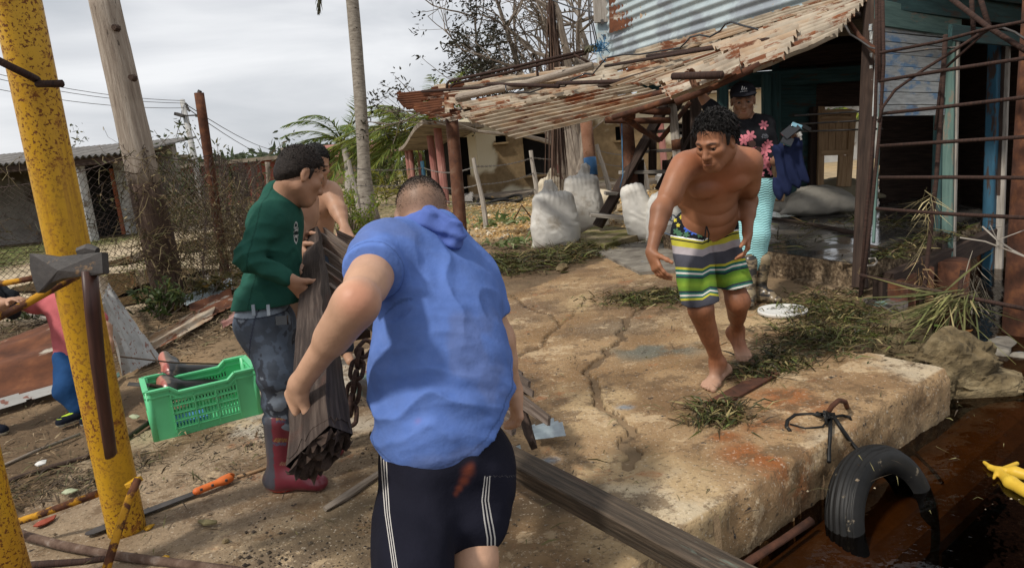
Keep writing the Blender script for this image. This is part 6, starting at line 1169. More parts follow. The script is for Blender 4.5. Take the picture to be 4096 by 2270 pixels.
# ================================================================ WATER'S EDGE
ty = thing('old_tyre', 'black worn tyre tied to the quay, half sunk in the dark water', 'tyre', U(3430, 2000, 3.2))
def tyre(R_, r_, c, axis, parent):
    ax_ = nrm(axis); _, e1, e2 = frame(ax_); nu, nv = 72, 64; u = np.linspace(0, 2*math.pi, nu+1); v = np.linspace(-2.5, 2.5, nv); UU, VV = np.meshgrid(u, v, indexing='ij')
    prof_r = r_*np.cos(VV)*1.0; prof_w = r_*1.05*np.sin(VV); prof_r = np.sign(prof_r)*np.abs(prof_r)**.8*r_**.2
    gro = sum(np.where(np.abs(VV-q) < .05, -.016, 0) for q in (-.62, -.22, .22, .62))+np.where(np.abs(np.abs(VV)-1.05) < .045, .006, 0)+np.where((np.abs(VV) > .66) & (np.abs(VV) < .98) & (np.sin(UU*60) > .5), -.006, 0)
    RR = R_+prof_r+gro; V = np.asarray(c)+(RR*np.cos(UU))[..., None]*e1+(RR*np.sin(UU))[..., None]*e2+prof_w[..., None]*ax_
    mb = MB(); mb.grid(V); V2 = np.asarray(c)+((RR-.012*np.cos(VV))*np.cos(UU))[..., None]*e1+((RR-.012*np.cos(VV))*np.sin(UU))[..., None]*e2+(prof_w*.9)[..., None]*ax_; mb.grid(V2, flip=True); return mb.build('casing', M['rubber'], parent, smooth=True)
pL, pR = G(3395, 2120, -.25), G(3665, 1945, -.25); tc_ = (pL+pR)/2+A(0, 0, -.075); cd_ = pR-pL; tyre(np.linalg.norm(cd_)/2, .068, tc_, nrm(A(cd_[1], -cd_[0], 0))+A(0, 0, .3), ty)
rp_ = MB(); k0 = G(3322, 1668, .05)
rp_.tube([k0, G(3320, 1745, .03), U(3316, 1790, 3.05), U(3316, 1845, 2.96)], .0095, 6); rp_.tube([k0+A(.01, 0, .01), G(3370, 1718, .03), U(3405, 1768, 3.16), U(3450, 1820, 3.02), U(3474, 1845, 2.96), U(3480, 1890, 2.9), U(3470, 1935, 2.9)], .0095, 6)
rp_.tube([k0, G(3250, 1655, .02), G(3180, 1658, .02), G(3150, 1680, .02), G(3145, 1705, .02), G(3160, 1722, .02)], .009, 6); rp_.tube([k0, G(3370, 1660, .03), G(3400, 1668, .03), G(3408, 1688, .0)], .007, 6); rp_.tube([G(3160, 1695, .02), G(3220, 1712, .015), G(3290, 1705, .02), k0], .005, 6)
rg = np.random.default_rng(2)
for k in range(5): rp_.tube([k0+rg.normal(size=3)*A(.02, .02, .012) for i in range(5)], .009, 6)
tag(rp_.build('mooring_rope', M['rubber'], smooth=True), 'black rope tied round the iron hook holding the tyre', 'rope')
mb = MB(); mb.tube([G(3305, 1668, -.02), G(3310, 1650, .06), G(3330, 1620, .12), G(3355, 1600, .13), G(3380, 1605, .1), G(3388, 1625, .03), G(3388, 1640, -.02)], .012, 7); tag(mb.build('iron_hook', M['rust'], smooth=True), 'bent rusty iron loop set into the quay top', 'hook')
mb = MB(); a = QA+QT*-3.4-QN*.04+A(0, 0, -.4); mb.tube([QA+QT*s_-QN*.075+A(0, 0, -.232+.008*math.sin(s_*9)) for s_ in np.linspace(-3.2, -1.5, 9)], .017, 8, rough=.25); tag(mb.build('rust_bar', M['rust'], smooth=True), 'rust red bar lying along the waterline below the quay left of the tyre', 'bar')
mb = MB(); mb.tube([U(3620, 1765, 3.6), U(3680, 1830, 3.4), U(3740, 1890, 3.25), U(3770, 1930, 3.2)], .008, 5); tag(mb.build('floating_stick', M['poledark']), 'thin dark stick poking out of the water right of the tyre', 'stick')
s = SDF(); bq = U(3960, 1900, 3.0); wz = -.5
cB = G(4010, 1900, -.29)
def bz(x, y, z=-.235): return G(x, y, z)
for a_, b_, r0, r1 in [((3992, 1880), (3962, 1868), .02, .012), ((3962, 1868), (3938, 1848), .011, .009), ((4005, 1878), (4068, 1852), .012, .01), ((4000, 1890), (4045, 1930), .016, .03), ((4045, 1930), (4120, 1975), .03, .026), ((4010, 1880), (4060, 1888), .014, .027), ((4060, 1888), (4125, 1905), .027, .024), ((3985, 1890), (3975, 1912), .01, .006)]: s.cap(bz(*a_), bz(*b_), r0, r1, k=.012)
tag(s.build('banana_bunch', M['banana'], None, .006), 'broken yellow bunch of bananas floating at the right edge', 'fruit')
def stump(label, x, y, tx, ty_, r_, mt):
    b_ = G(x, y, -.31); t_ = U(tx, ty_, np.linalg.norm(b_[:2])*.99); s = SDF(); R_ = frame(t_-b_); s.box((b_+t_)/2, (r_*.8, r_, np.linalg.norm(t_-b_)/2+.03), np.stack([R_[1], R_[2], R_[0]], 1), rad=.035, k=.02); s.disp = lambda P: (fbm(P, 7, 4, x)-.5)*.05; s.cut(t_+A(.02, 0, -.01), A(.6, -.2, .8)); return tag(s.build('timber_stump', M[mt], None, .012), label, 'stump', 'stumps standing in the water')
stump('single grey brown timber stump standing in the water behind the rocks', 3765, 1450, 3795, 1350, .085, 'stonegrey'); stump('wide blue stained stump standing in the water below the rust pipe', 3985, 1450, 4045, 1345, .1, 'stonegrey'); stump('dark split half stump at the right edge beside the blue stained one', 4075, 1460, 4105, 1380, .08, 'stonegrey')
# ================================================================ THINGS ON THE SLAB
c = G(3130, 1243, .02); mb = MB(); rr = [0, .15, .165, .17, .178, .18, .18, .172]; zz = [.018, .018, .02, .03, .03, .022, .0, .0]; th = np.linspace(0, 2*math.pi, 49); V = np.array([[c+A(r_*math.cos(a), r_*math.sin(a), z_-.015) for a in th] for r_, z_ in zip(rr, zz)]); mb.grid(V, flip=True); tag(mb.build('bucket_lid', M['whiteplastic'], smooth=True), 'round white plastic bucket lid lying on the slab', 'lid')
mb = MB(); mb.box(G(2815, 1640, .01), G(3085, 1490, .012), .1, .018, bev=.2); o = tag(mb.build('rotten_plank', M['rust']), 'dark red rusty strip lying on the slab under the seaweed', 'metal strip')
sp = SDF(); a, b_ = G(2830, 1635, .0), G(3060, 1500, .0); sp.cap(a, b_, .055, .06, n=A(0, 0, 1), sf=.3); sp.disp = lambda P: (fbm(P, 9, 3, 5)-.5)*.02
def heap(name, label, pts, n, seed, L_=.13, hgt=.08, sp_=.16, cs=((.05, .06, .015), (.1, .115, .026), (.04, .032, .013), (.24, .19, .08), (.1, .062, .025), (.075, .08, .022), (.06, .042, .018)), w_=.0055, mt='grassy', drd=None):
    rg = np.random.default_rng(seed); P = np.array([np.asarray(p[0]) for p in pts]); W_h = np.array([p[1] for p in pts]); k = rg.choice(len(pts), size=n, p=W_h/W_h.sum()); b_ = P[k]+rg.normal(size=(n, 3))*A(sp_, sp_*.8, 0); e_ = np.exp(-((b_-P[k])**2).sum(1)/(2*sp_*sp_)*1.2)
    b_[:, 2] = P[k][:, 2]+.006+hgt*e_*rg.random(n); a = rg.random(n)*6.283; d = np.stack([np.cos(a), np.sin(a), rg.normal(size=n)*.22], -1)
    if drd is not None: d = d+np.asarray(drd)
    tip = b_+d*(L_*rg.uniform(.4, 1.5, n))[:, None]; tip[:, 2] = np.maximum(tip[:, 2], P[k][:, 2]+.006); cc = np.array(cs)[rg.integers(0, len(cs), n)]*(.5+.9*rg.random((n, 1)))
    mb = MB(); strips(mb, b_, tip, w_*rg.uniform(.5, 1.6, n), rg.uniform(0, .03, n), rg.normal(size=(n, 3))*A(1, 1, .6), cc); o = mb.build(name, M[mt]); tag(o, label, 'seaweed', kind='stuff'); return o
def GP(*l): return [(G(x, y, .0), w_) for x, y, w_ in l]
heap('seagrass_heap', 'big heap of green seagrass on the slab beside the lid', GP((3260, 1230, 3), (3330, 1270, 3), (3230, 1330, 2.5), (3330, 1360, 3), (3400, 1330, 2), (3200, 1400, 2), (3400, 1260, 2), (3300, 1190, 1.2), (3140, 1440, .8)), 3000, 1, .12, .05, .17, w_=.0045)
heap('seagrass_trail', 'trail of wet seagrass along the rusty strip', GP((3080, 1470, 3), (3020, 1500, 2.5), (3140, 1450, 2)), 650, 2, .1, .03, .08)
heap('seagrass_tuft', 'tuft of seagrass at the near end of the rusty strip', GP((2850, 1680, 3), (2900, 1650, 2), (2800, 1650, 1.2), (2930, 1690, 1)), 420, 3, .11, .045, .07, w_=.0045)
heap('seagrass_bank', 'long brown green bank of seagrass below the front sack', GP((2010, 1045, 2), (2080, 1050, 2.5), (2150, 1045, 2.5), (2220, 1030, 2.5), (2290, 1015, 2.5), (2350, 1000, 2), (1960, 1055, 1.5), (2100, 1070, 2)), 6500, 4, .2, .08, .27, w_=.006)
heap('seagrass_patch', 'patch of seagrass behind the legs of the walking man', GP((2560, 1195, 2), (2620, 1205, 2), (2690, 1190, 2.5), (2480, 1205, 1), (2720, 1175, 1.5)), 1300, 5, .14, .03, .17, w_=.0045)
heap('seagrass_patch', 'seagrass piled at the foot of the printed sack', GP((2660, 975, 2), (2700, 965, 2), (2740, 985, 1)), 900, 6, .16, .07, .18, w_=.006)
heap('seagrass_litter', 'seagrass caught along the edge of the shack floor', [(D0+RD*u+A(0, 0, .235), 1) for u in (.3, .7, 1.1, 1.5, 1.9)], 700, 7, .14, .05, .09)
heap('seagrass_litter', 'dark seagrass strewn over the wet shack floor', [(G(x, y, .24), 1) for x, y in [(3120, 965), (3180, 975), (3300, 900), (3450, 900), (3600, 905), (3700, 880), (3380, 890)]], 260, 8, .2, .02, .25)
def leafpile(label, cx, cy, n, seed, sp_=.2, L_=.13, cs=((.2, .25, .1), (.3, .32, .17), (.11, .16, .05))):
    rg = np.random.default_rng(seed); b_ = G(cx, cy, 0)+rg.normal(size=(n, 3))*A(sp_*1.6, sp_*.7, 0); b_[:, 2] = .01+.1*rg.random(n); d = rg.normal(size=(n, 3))*A(1, 1, .4); d /= np.linalg.norm(d, axis=1)[:, None]; mb = MB(); strips(mb, b_, b_+d*L_*rg.uniform(.7, 1.4, n)[:, None], np.full(n, .035), np.full(n, .03), rg.normal(size=(n, 3))*A(1, 1, .3), np.array(cs)[rg.integers(0, 3, n)]); return tag(mb.build('leafy_cuttings', M['leaf']), label, 'leaves', kind='stuff')
leafpile('pale green leaf pile left of the front sack on the slab edge', 2060, 985, 90, 1); leafpile('green leaf pile on the sand by the bent rusty rods', 2010, 895, 130, 2, .35, .2)
# scattered litter over the dirt and slab
def litter(label, n, seed, area, cs, L_, w_, z, name='leaf_litter', dens=None):
    rg = np.random.default_rng(seed); x = rg.uniform(area[0], area[1], n*3); y = rg.uniform(area[2], area[3], n*3); k = dens(x, y) > rg.random(n*3) if dens is not None else np.ones(n*3, bool); x, y = x[k][:n], y[k][:n]; n = len(x)
    zb = np.maximum(ground_z(x, y), 0) if z is None else np.full(n, z); b_ = np.stack([x, y, zb+.008+.012*rg.random(n)], -1); a = rg.random(n)*6.283; d = np.stack([np.cos(a), np.sin(a), rg.normal(size=n)*.12], -1); l = L_*rg.uniform(.3, 1.6, n)**1.3
    mb = MB(); strips(mb, b_, b_+d*l[:, None], w_*rg.uniform(.4, 1.5, n), rg.uniform(0, .012, n), rg.normal(size=(n, 3))*A(1, 1, .25), np.array(cs)[rg.integers(0, len(cs), n)]*(.5+.9*rg.random((n, 1)))); return tag(mb.build(name, M['dry']), label, 'litter', kind='stuff')
BR = ((.07, .045, .025), (.13, .085, .045), (.2, .14, .08), (.045, .032, .02), (.1, .09, .04), (.25, .19, .12))
dirtd = lambda x, y: np.where((x < -1.2+0*(y)) & (y > 3.0+(x+2)*-.1), .35+.65*sstep(.42, .6, fbm(P3(x, y), 1.3, 3, 77)), .03)
litter('dead leaves and twigs strewn over the dirt on the left', 5200, 1, (-5.5, -.6, 2.6, 8), BR, .06, .005, None, dens=dirtd)
litter('twig litter along the foot of the wire fence', 3500, 2, (-5.6, -2.6, 5.2, 7.6), BR, .12, .006, None, 'twig_litter')
litter('scattered bits of seagrass over the quay slab', 900, 3, (-1.8, 2.6, 2.2, 8), ((.1, .09, .035), (.05, .035, .022), (.16, .14, .06)), .06, .003, .004, 'seagrass_bits')
litter('dark debris matted round the stem left of the yellow post', 1500, 4, (-3.2, -1.9, 2.75, 3.7), BR[:5], .09, .004, None, 'twig_litter', dens=lambda x, y: sstep(.3, .0, np.abs((y-3.05)-(x+2.6)*.28)))
litter('sparse grass and leaves on the sandy yard', 9000, 5, (-8, 4, 10.5, 27), ((.13, .15, .045), (.2, .18, .07), (.1, .12, .04), (.3, .24, .13)), .12, .012, None, 'yard_grass', dens=lambda x, y: sstep(.45, .62, fbm(P3(x, y), .25, 4, 31)+.12*(x < -2.5)))
litter('rough grass on the verge in front of the grey house', 6000, 6, (-17, -10, 11, 19), ((.1, .14, .035), (.16, .16, .06)), .2, .014, None, 'verge_grass')
def pebbles(label, n, seed, dens, cs, r0, name='pebbles', area=(-4, 2.6, 2, 9), z=None):
    rg = np.random.default_rng(seed); x = rg.uniform(area[0], area[1], n*4); y = rg.uniform(area[2], area[3], n*4); k = dens(x, y) > rg.random(n*4); x, y = x[k][:n], y[k][:n]; n = len(x); zb = np.maximum(ground_z(x, y), .0) if z is None else np.full(n, z)
    oc = A([1, 0, 0], [-1, 0, 0], [0, 1, 0], [0, -1, 0], [0, 0, 1], [0, 0, -1]); f_ = A([0, 2, 4], [2, 1, 4], [1, 3, 4], [3, 0, 4], [2, 0, 5], [1, 2, 5], [3, 1, 5], [0, 3, 5]).astype(int); r_ = r0*rg.lognormal(0, .5, n)
    V = np.stack([x, y, zb+r_*.3], -1)[:, None]+oc[None]*(r_[:, None]*rg.uniform(.6, 1.3, (n, 6)))[..., None]*A(1, 1, .7); c = np.repeat(np.array(cs)[rg.integers(0, len(cs), n)]*(.6+.8*rg.random((n, 1))), 6, axis=0); mb = MB(); mb.raw(V.reshape(-1, 3), None, (np.arange(n)[:, None, None]*6+f_[None]).reshape(-1, 3), None, c); return tag(mb.build(name, M['dry']), label, 'pebbles', kind='stuff')
pebbles('pale grit and pebbles scattered over dirt and slab', 900, 1, lambda x, y: .25+.7*(x < -1), ((.33, .27, .19), (.22, .17, .12), (.1, .075, .05)), .0045)
pebbles('black crumbs of dirt on the slab in the foreground', 5000, 2, lambda x, y: sstep(.5, .62, fbm(P3(x, y), 1.8, 4, 15)), ((.035, .025, .018), (.06, .045, .03)), .0032, 'dirt_crumbs', (-1.8, .4, 1.9, 4.6))
pebbles('yellowish gravel in front of the plaster house', 9000, 3, lambda x, y: .3+.7*sstep(.45, .6, fbm(P3(x, y), .5, 4, 51)), ((.42, .26, .1), (.48, .34, .16), (.3, .19, .08), (.5, .43, .33)), .017, 'gravel', (-3, 6, 11, 21.3))
pebbles('white foam flecks floating on the dark water', 46, 4, lambda x, y: inpoly(x, y, [(1.1, 2.2), (2.6, 3.35), (4, 4), (4, 1), (1, 1)]).astype(float), ((.5, .5, .48), (.35, .35, .33)), .005, 'foam_flecks', (.6, 4, 1.3, 4.2), z=-.249)
def leafon(label, x, y, L_, seed, c, z=-.246): rg = np.random.default_rng(seed); p = G(x, y, z); a = rg.random()*3; d = A(math.cos(a), math.sin(a)*.4, 0)*L_; mb = MB(); strips(mb, p[None], (p+d)[None], A(L_*.18), A(.0), np.cross(d, A(0, 0, 1))[None], A(*c)[None]); tag(mb.build('floating_leaf', M['leaf']), label, 'leaf')
leafon('bright green long leaf floating right of the seagrass', 3760, 1305, .18, 1, (.14, .22, .05)); leafon('brown leaf floating near the split stump', 3860, 1325, .12, 2, (.3, .13, .04)); leafon('small green leaf floating behind the grey stone', 3655, 1385, .08, 3, (.12, .16, .05))
for x, y, lb in [(2180, 1740, 'crumpled grey metal scrap on the slab behind the blue shirt'), (2010, 1880, 'crumpled grey metal scrap under the long timber')]:
    g = G(x, y, .03); corr('metal_scrap', [g+A(-.08, .05, .03), g+A(.09, .08, .06), g+A(.1, -.06, .0), g+A(-.07, -.08, .01)], 3, .008, 'zinc', None, seed=x, cat='scrap metal', label=lb, ragged=.02, st=.01)
mb = MB(); mb.tube([G(1300, 2035, .015), G(1380, 1985, .02), G(1520, 1890, .02)], [.012, .016, .014], 7, rough=.4); tag(mb.build('broken_branch', M['twig']), 'barky stick on the slab between the red boot and the dark shorts', 'stick')
for x, y, r_, lb in [(1490, 1735, .018, 'small pale stone left of the blue shirt hem'), (1400, 1880, .01, 'tiny pale stone left of the dark shorts'), (903, 2162, .014, 'small beige stone at the lower edge of the slab'), (2045, 1905, .022, 'ochre stone beside the long timber'), (2250, 1070, .07, 'round pale stone in the seagrass below the front sack')]: rock(G(x, y, r_*.6), r_, int(x), label=lb, name='stone', cat='stone', group='loose stones')
# garden side: barbed wire, hose, rods, goat
bf = thing('barbed_wire_fence', 'crooked stick posts with sagging barbed wire in front of the plaster house', 'fence', G(2150, 850, 0))
PST = []
for x0, y0, x1, y1, mt in [(1398, 640, 1445, 905, 'greyplank'), (1692, 645, 1712, 860, 'bluepost'), (1898, 632, 1945, 910, 'greyplank'), (2126, 602, 2152, 838, 'greyplank'), (2388, 578, 2440, 775, 'greyplank'), (2560, 600, 2590, 760, 'greyplank')]:
    b_ = G(x1, y1, 0); d = (b_-CAM)@_f; t_ = U(x0, y0, d); mb = MB(); mb.tube([b_+(t_-b_)*q+A(.02*math.sin(q*5), 0, 0) for q in np.linspace(0, 1, 6)], .055*np.linspace(1.1, .8, 6)*(d/15), 8, rough=.2); mb.build('stick_post', M[mt], bf); PST.append((b_, t_))
for k in range(len(PST)-1):
    for q in (.35, .62, .88):
        a, c = PST[k][0]+(PST[k][1]-PST[k][0])*q, PST[k+1][0]+(PST[k+1][1]-PST[k+1][0])*q; pts = [a+(c-a)*t-A(0, 0, .12*t*(1-t)*4*(.5+.5*((k+int(q*10)) % 2))) for t in np.linspace(0, 1, 10)]; mb = MB(); mb.tube(pts, .009, 4, caps=False)
        for t in np.linspace(.03, .97, 16): p = a+(c-a)*t-A(0, 0, .12*t*(1-t)*4*(.5+.5*((k+int(q*10)) % 2))); mb.tube([p-A(.02, 0, .025), p+A(.02, 0, .025)], .005, 3); mb.tube([p-A(-.02, 0, .025), p+A(-.02, 0, .025)], .005, 3)
        mb.build('barbed_wire', mat('grey_wire', [(.3, (.13, .12, .11)), (.7, (.24, .22, .2))], 9) if 'gw' not in M else M['gw'], bf)
        M['gw'] = bpy.data.materials['grey_wire']
c = G(2000, 805, .05); mb = MB(); mb.tube([c+A(.62*math.cos(a), .95*math.sin(a), .05+.05*math.sin(3*a)) for a in np.linspace(0, 6.28, 28)], .04, 6); tag(mb.build('hose_ring', M['rubber'], smooth=True), 'black hose ring lying on the kerb of the plaster house', 'hose')
b_ = G(2085, 900, 0); mb = MB(); mb.tube([G(2053, 885, 0), U(2087, 820, 12.6), G(2132, 880, 0)], .016, 5); tag(mb.build('bent_rods', M['rust']), 'two thin rusty rods standing as a peak left of the sacks', 'rod')
corr('roof_shards', [G(1840, 800)+A(0, 0, .1), G(1895, 800)+A(0, 0, .25), G(1890, 812)+A(0, 0, .02), G(1840, 812)+A(0, 0, .02)], 4, .04, 'asbestos', None, seed=71, cat='roof shards', label='broken grey roof shards at the foot of the plaster house', st=.04)
chip('white rubble slab behind the steps', [(2620, 700), (2720, 660), (2790, 640), (2790, 700), (2700, 725)], M['whiteplastic'], 'rubble_slab', 'rubble', z=.25, th=.25)
def goat():
    g_ = G(2425, 905, 0); o = U(2400, 800, 12.0); s = SDF(); sc = 1.0; k = .08
    B0, B1 = U(2378, 790, 12.3), U(2428, 800, 12.0)
    s.cap(B0, B1, .15, .16, k=k); s.ell((B0+B1)/2-A(0, 0, .03), (.3, .17, .18), k=k); s.cap(B1, B1+A(.06, -.02, -.12), .13, .1, k=k)
    for px, py, d, hx in [(2385, 900, 12.15, 0), (2400, 905, 12.0, 0), (2416, 905, 12.1, 1), (2432, 905, 11.95, 1)]:
        ft = G(px, py, 0); hp = (B1 if hx else B0)+A((px-2408)*.002, 0, -.06); kn = (hp+ft)/2+A(-.03 if hx else .02, 0, .02); s.cap(hp, kn, .075, .045, k=.05); s.cap(kn, ft+A(0, 0, .03), .036, .026, k=.03); s.ell(ft+A(0, -.01, .025), (.032, .04, .028), k=.02)
    tl = B1+A(.14, 0, .06); s.cap(B1+A(.1, 0, .06), tl+A(.06, 0, -.12), .035, .025, k=.04)
    hn = B0+A(-.15, -.05, .2); s.cap(B0, hn, .1, .07, k=.06); s.cap(hn, hn+A(-.14, -.06, -.05), .06, .04, k=.03); s.cap(hn+A(.0, .03, .03), hn+A(.06, .08, 0), .025, .012, k=.02)
    return tag(s.build('goat', M['sack'], None, .014, (.95, .85, .68)), 'cream coloured goat standing behind the blue banded post', 'goat')
goat()
# dry palm frond hanging from the tree, and its lower end below the roof
mb = MB(); rg = np.random.default_rng(3); t0 = U(2205, 8, 12.5); n = 260
e_ = np.array([U(2232+rg.normal()*26, 330+rg.random()*560, 12.5+rg.normal()*.15) for _ in range(n)]); b_ = t0+rg.normal(size=(n, 3))*A(.04, .04, .25)-A(0, 0, .3)
strips(mb, b_, e_, np.full(n, .014), rg.normal(size=n)*.05, rg.normal(size=(n, 3))*A(1, 1, .2), A(.085, .05, .035)[None]*(.5+.9*rg.random((n, 1)))); mb.tube([U(2195, -30, 12.5), t0, U(2222, 200, 12.5)], [.03, .04, .02], 6, c=A(.1, .06, .04))
tag(mb.build('dead_palm_frond', M['dry']), 'dead brown palm frond hanging straight down past the tin roof', 'palm frond')
# bag of sky-lit gap fillers: rubble behind the shack seen through the door
for k, (x, y, d, w_) in enumerate([(3450, 660, 14, .9), (3420, 690, 13, .5)]):
    g = U(x, y, d); g[2] = .05; mb = MB(); mb.box(g-A(w_, 0, 0), g+A(w_, .2, 0), .1, .1); tag(mb.build('loose_timber', M['greyplank']), ['far grey timber on the yard seen through the shack doorway', 'near grey timber on the yard seen through the shack doorway'][k], 'timber')
wb = thing('white_shed', 'pale grey shed seen through the gap beside the corner post', 'shed', A(13, 24, 0)); mb = MB(); boxm(mb, A(14.2, 26, 1.1), (6.5, 3, 2.3)); mb.build('wall', M['plastergrey'], wb); mb = MB(); boxm(mb, A(14.2, 26, 2.32), (7, 3.6, .12)); mb.build('roof', M['asbestos'], wb)
# ================================================================ PEOPLE
def mixv(a, b, t): return np.asarray(a)+(np.asarray(b)-np.asarray(a))*t
def tframe(J):
    a = nrm(J['N']-J['P']); b = J['sh'][1]-J['sh'][0]; b = nrm(b-a*(b@a)); f = np.cross(b, a); f = f if f@J['front'] > 0 else -f
    return b, f, a, np.stack([b, f, a], 1), np.linalg.norm(J['N']-J['P'])
def torso(s, J, t=0.0, belly=0.0, chest=1.0, hips=1.0, k=.07, tr=True):
    b, f, a, R, L_ = tframe(J); P, N = J['P'], J['N']; z = J.get('z', 1.0)
    s.ell(P+a*.02*z, A(.165*hips*z+t, .115*hips*z+t, .12*z+t), R, k=k)
    s.ell(P+a*L_*.34+f*(.008+belly*.45), A((.142+belly*.35)*z+t, (.104+belly*.6)*z+t, .17*z+t), R, k=k)
    s.ell(P+a*L_*.68, A(.163*chest*z+t, .115*chest*z+t, .2*z+t), R, k=k)
    c0 = N-a*.055*z; s.cap(mixv(c0, J['sh'][0], .8), mixv(c0, J['sh'][1], .8), .062*z+t, k=k)
    if tr:
        for q in J['sh']: s.cap(N+a*.03*z-f*.02*z, mixv(N, q, .75), .045*z+t, .045*z+t, k=.06)
def hand(s, w_, fwd, n, thumb, curl=.4, sc=1.0, spread=1.0, tcurl=.3):
    f = nrm(fwd); n = np.asarray(n, float); n = nrm(n-f*(n@f)); l = np.asarray(thumb, float); l = l-f*(l@f)-n*(l@n)*.6; l = nrm(l)
    s.cap(w_, w_+f*.03*sc, .027*sc, .03*sc, k=.02, n=n, sf=.8)
    kn = []
    for o, r_ in ((.03, .0135), (.0105, .014), (-.0105, .0135), (-.029, .012)):
        q = w_+f*(.088-.18*abs(o-.01)*.5)*sc+l*o*sc; kn.append(q); s.cap(w_+f*.018*sc+l*o*.6*sc, q, r_*1.15*sc, r_*sc, k=.016*sc, n=n, sf=.85)
    for i, (q, L_) in enumerate(zip(kn, (.08, .09, .083, .066))):
        c = curl if np.isscalar(curl) else curl[i]; d = nrm(f+l*(.12, .03, -.05, -.13)[i]*spread); p = q
        for j, (fr, r0, r1) in enumerate(((.45, .0098, .0092), (.32, .0092, .0084), (.27, .0084, .0072))):
            ang = c*(.75, 1.0, .8)[j]*(1+.12*i); d = nrm(d*math.cos(ang)+n*math.sin(ang)*1.0); e_ = p+d*L_*fr*sc*1.05; s.cap(p, e_, r0*sc, r1*sc, k=.006*sc); p = e_; 
    p = w_+f*.022*sc+l*.026*sc; d = nrm(f*.75+l*.8+n*.25)
    for L_, r0, r1 in ((.042, .0155, .0125), (.034, .012, .0108), (.028, .0108, .0088)): e_ = p+d*L_*sc; s.cap(p, e_, r0*sc, r1*sc, k=.01*sc); p = e_; d = nrm(d+n*tcurl*.6+f*tcurl*.5)
def barefoot(s, an, toe, heel, up, sc=1.0):
    an, toe, heel = [np.asarray(q, float) for q in (an, toe, heel)]; f = nrm(toe-heel); up = nrm(up-f*(up@f)); l = np.cross(f, up); L_ = np.linalg.norm(toe-heel)
    s.ell(heel+f*.025+up*.028, (.033*sc, .036*sc, .03*sc), rotm(l, f), k=.03); s.cap(an, heel+f*.04+up*.035, .034*sc, .034*sc, k=.04); s.cap(an+f*.01, heel+f*L_*.68+up*.022, .036*sc, .024*sc, k=.04)
    s.cap(heel+f*L_*.2+up*.025, heel+f*L_*.72+up*.02, .034*sc, .041*sc, k=.03, n=up, sf=.55)
    for o, e_, r_ in ((-.031, 1.0, .0155), (-.009, .985, .0105), (.009, .95, .0098), (.024, .91, .0092), (.036, .86, .0085)): yield_ = o; q = heel+f*L_*.72+l*o*1.0*sc+up*.018; t_ = heel+f*L_*e_*.985+l*o*1.15*sc+up*.011; s.cap(q, mixv(q, t_, .55)+up*.006, r_*1.1*sc, r_*sc, k=.012); s.cap(mixv(q, t_, .55)+up*.006, t_, r_*sc, r_*sc, k=.005)
def head(s, c, R, hs=1.0, female=False, jaw=1.0, detail=True):
    def p(x, y, z): return c+R@(A(x, y, z)*hs)
    def E(x, y, z, a, b_, d, k=.02, sub=False): s.ell(p(x, y, z), A(a, b_, d)*hs, R, k=k*hs, sub=sub)
    def K(a, b_, r0, r1=None, k=.02, sub=False): s.cap(p(*a), p(*b_), r0*hs, None if r1 is None else r1*hs, k=k*hs, sub=sub)
    E(0, -.012, .03, .076, .096, .09); E(0, .028, -.035, .06*jaw, .062, .08, k=.03); E(0, .066, -.1, .026*jaw, .022, .019, k=.03)
    for q in (-1, 1):
        K((q*.05*jaw, -.005, -.06), (q*.022, .06, -.1), .02, .018, k=.03); E(q*.04, .06, -.022, .026, .022, .02, k=.025); K((q*.012, .086, .018), (q*.047, .07, .016), .011, .009, k=.015)
    if detail:
        for q in (-1, 1): E(q*.031, .092, -.0025, .0175, .014, .0105, k=.012, sub=True)
        for q in (-1, 1): E(q*.031, .0762, .004, .0165, .0135, .0078, k=.004)
        K((0, .082, .008), (0, .106, -.036), .0085, .0125, k=.014); E(0, .103, -.04, .012, .012, .0095, k=.01)
        for q in (-1, 1): E(q*.013, .095, -.041, .0085, .01, .0075, k=.008)
        E(0, .078, -.07, .03, .018, .022, k=.02); K((-.021, .083, -.069), (0, .088, -.065), .005, .0065, k=.009); K((.021, .083, -.069), (0, .088, -.065), .005, .0065, k=.009); K((-.017, .086, -.077), (.017, .086, -.077), .0075, k=.008); K((-.023, .0955, -.0712), (.023, .0955, -.0712), .0028, k=.003, sub=True)
    for q in (-1, 1):
        E(q*.077, -.008, -.006, .0095, .0175, .0285, k=.012); E(q*.0845, .0, -.006, .005, .009, .016, k=.006, sub=True); E(q*.078, -.004, -.03, .006, .008, .008, k=.006)
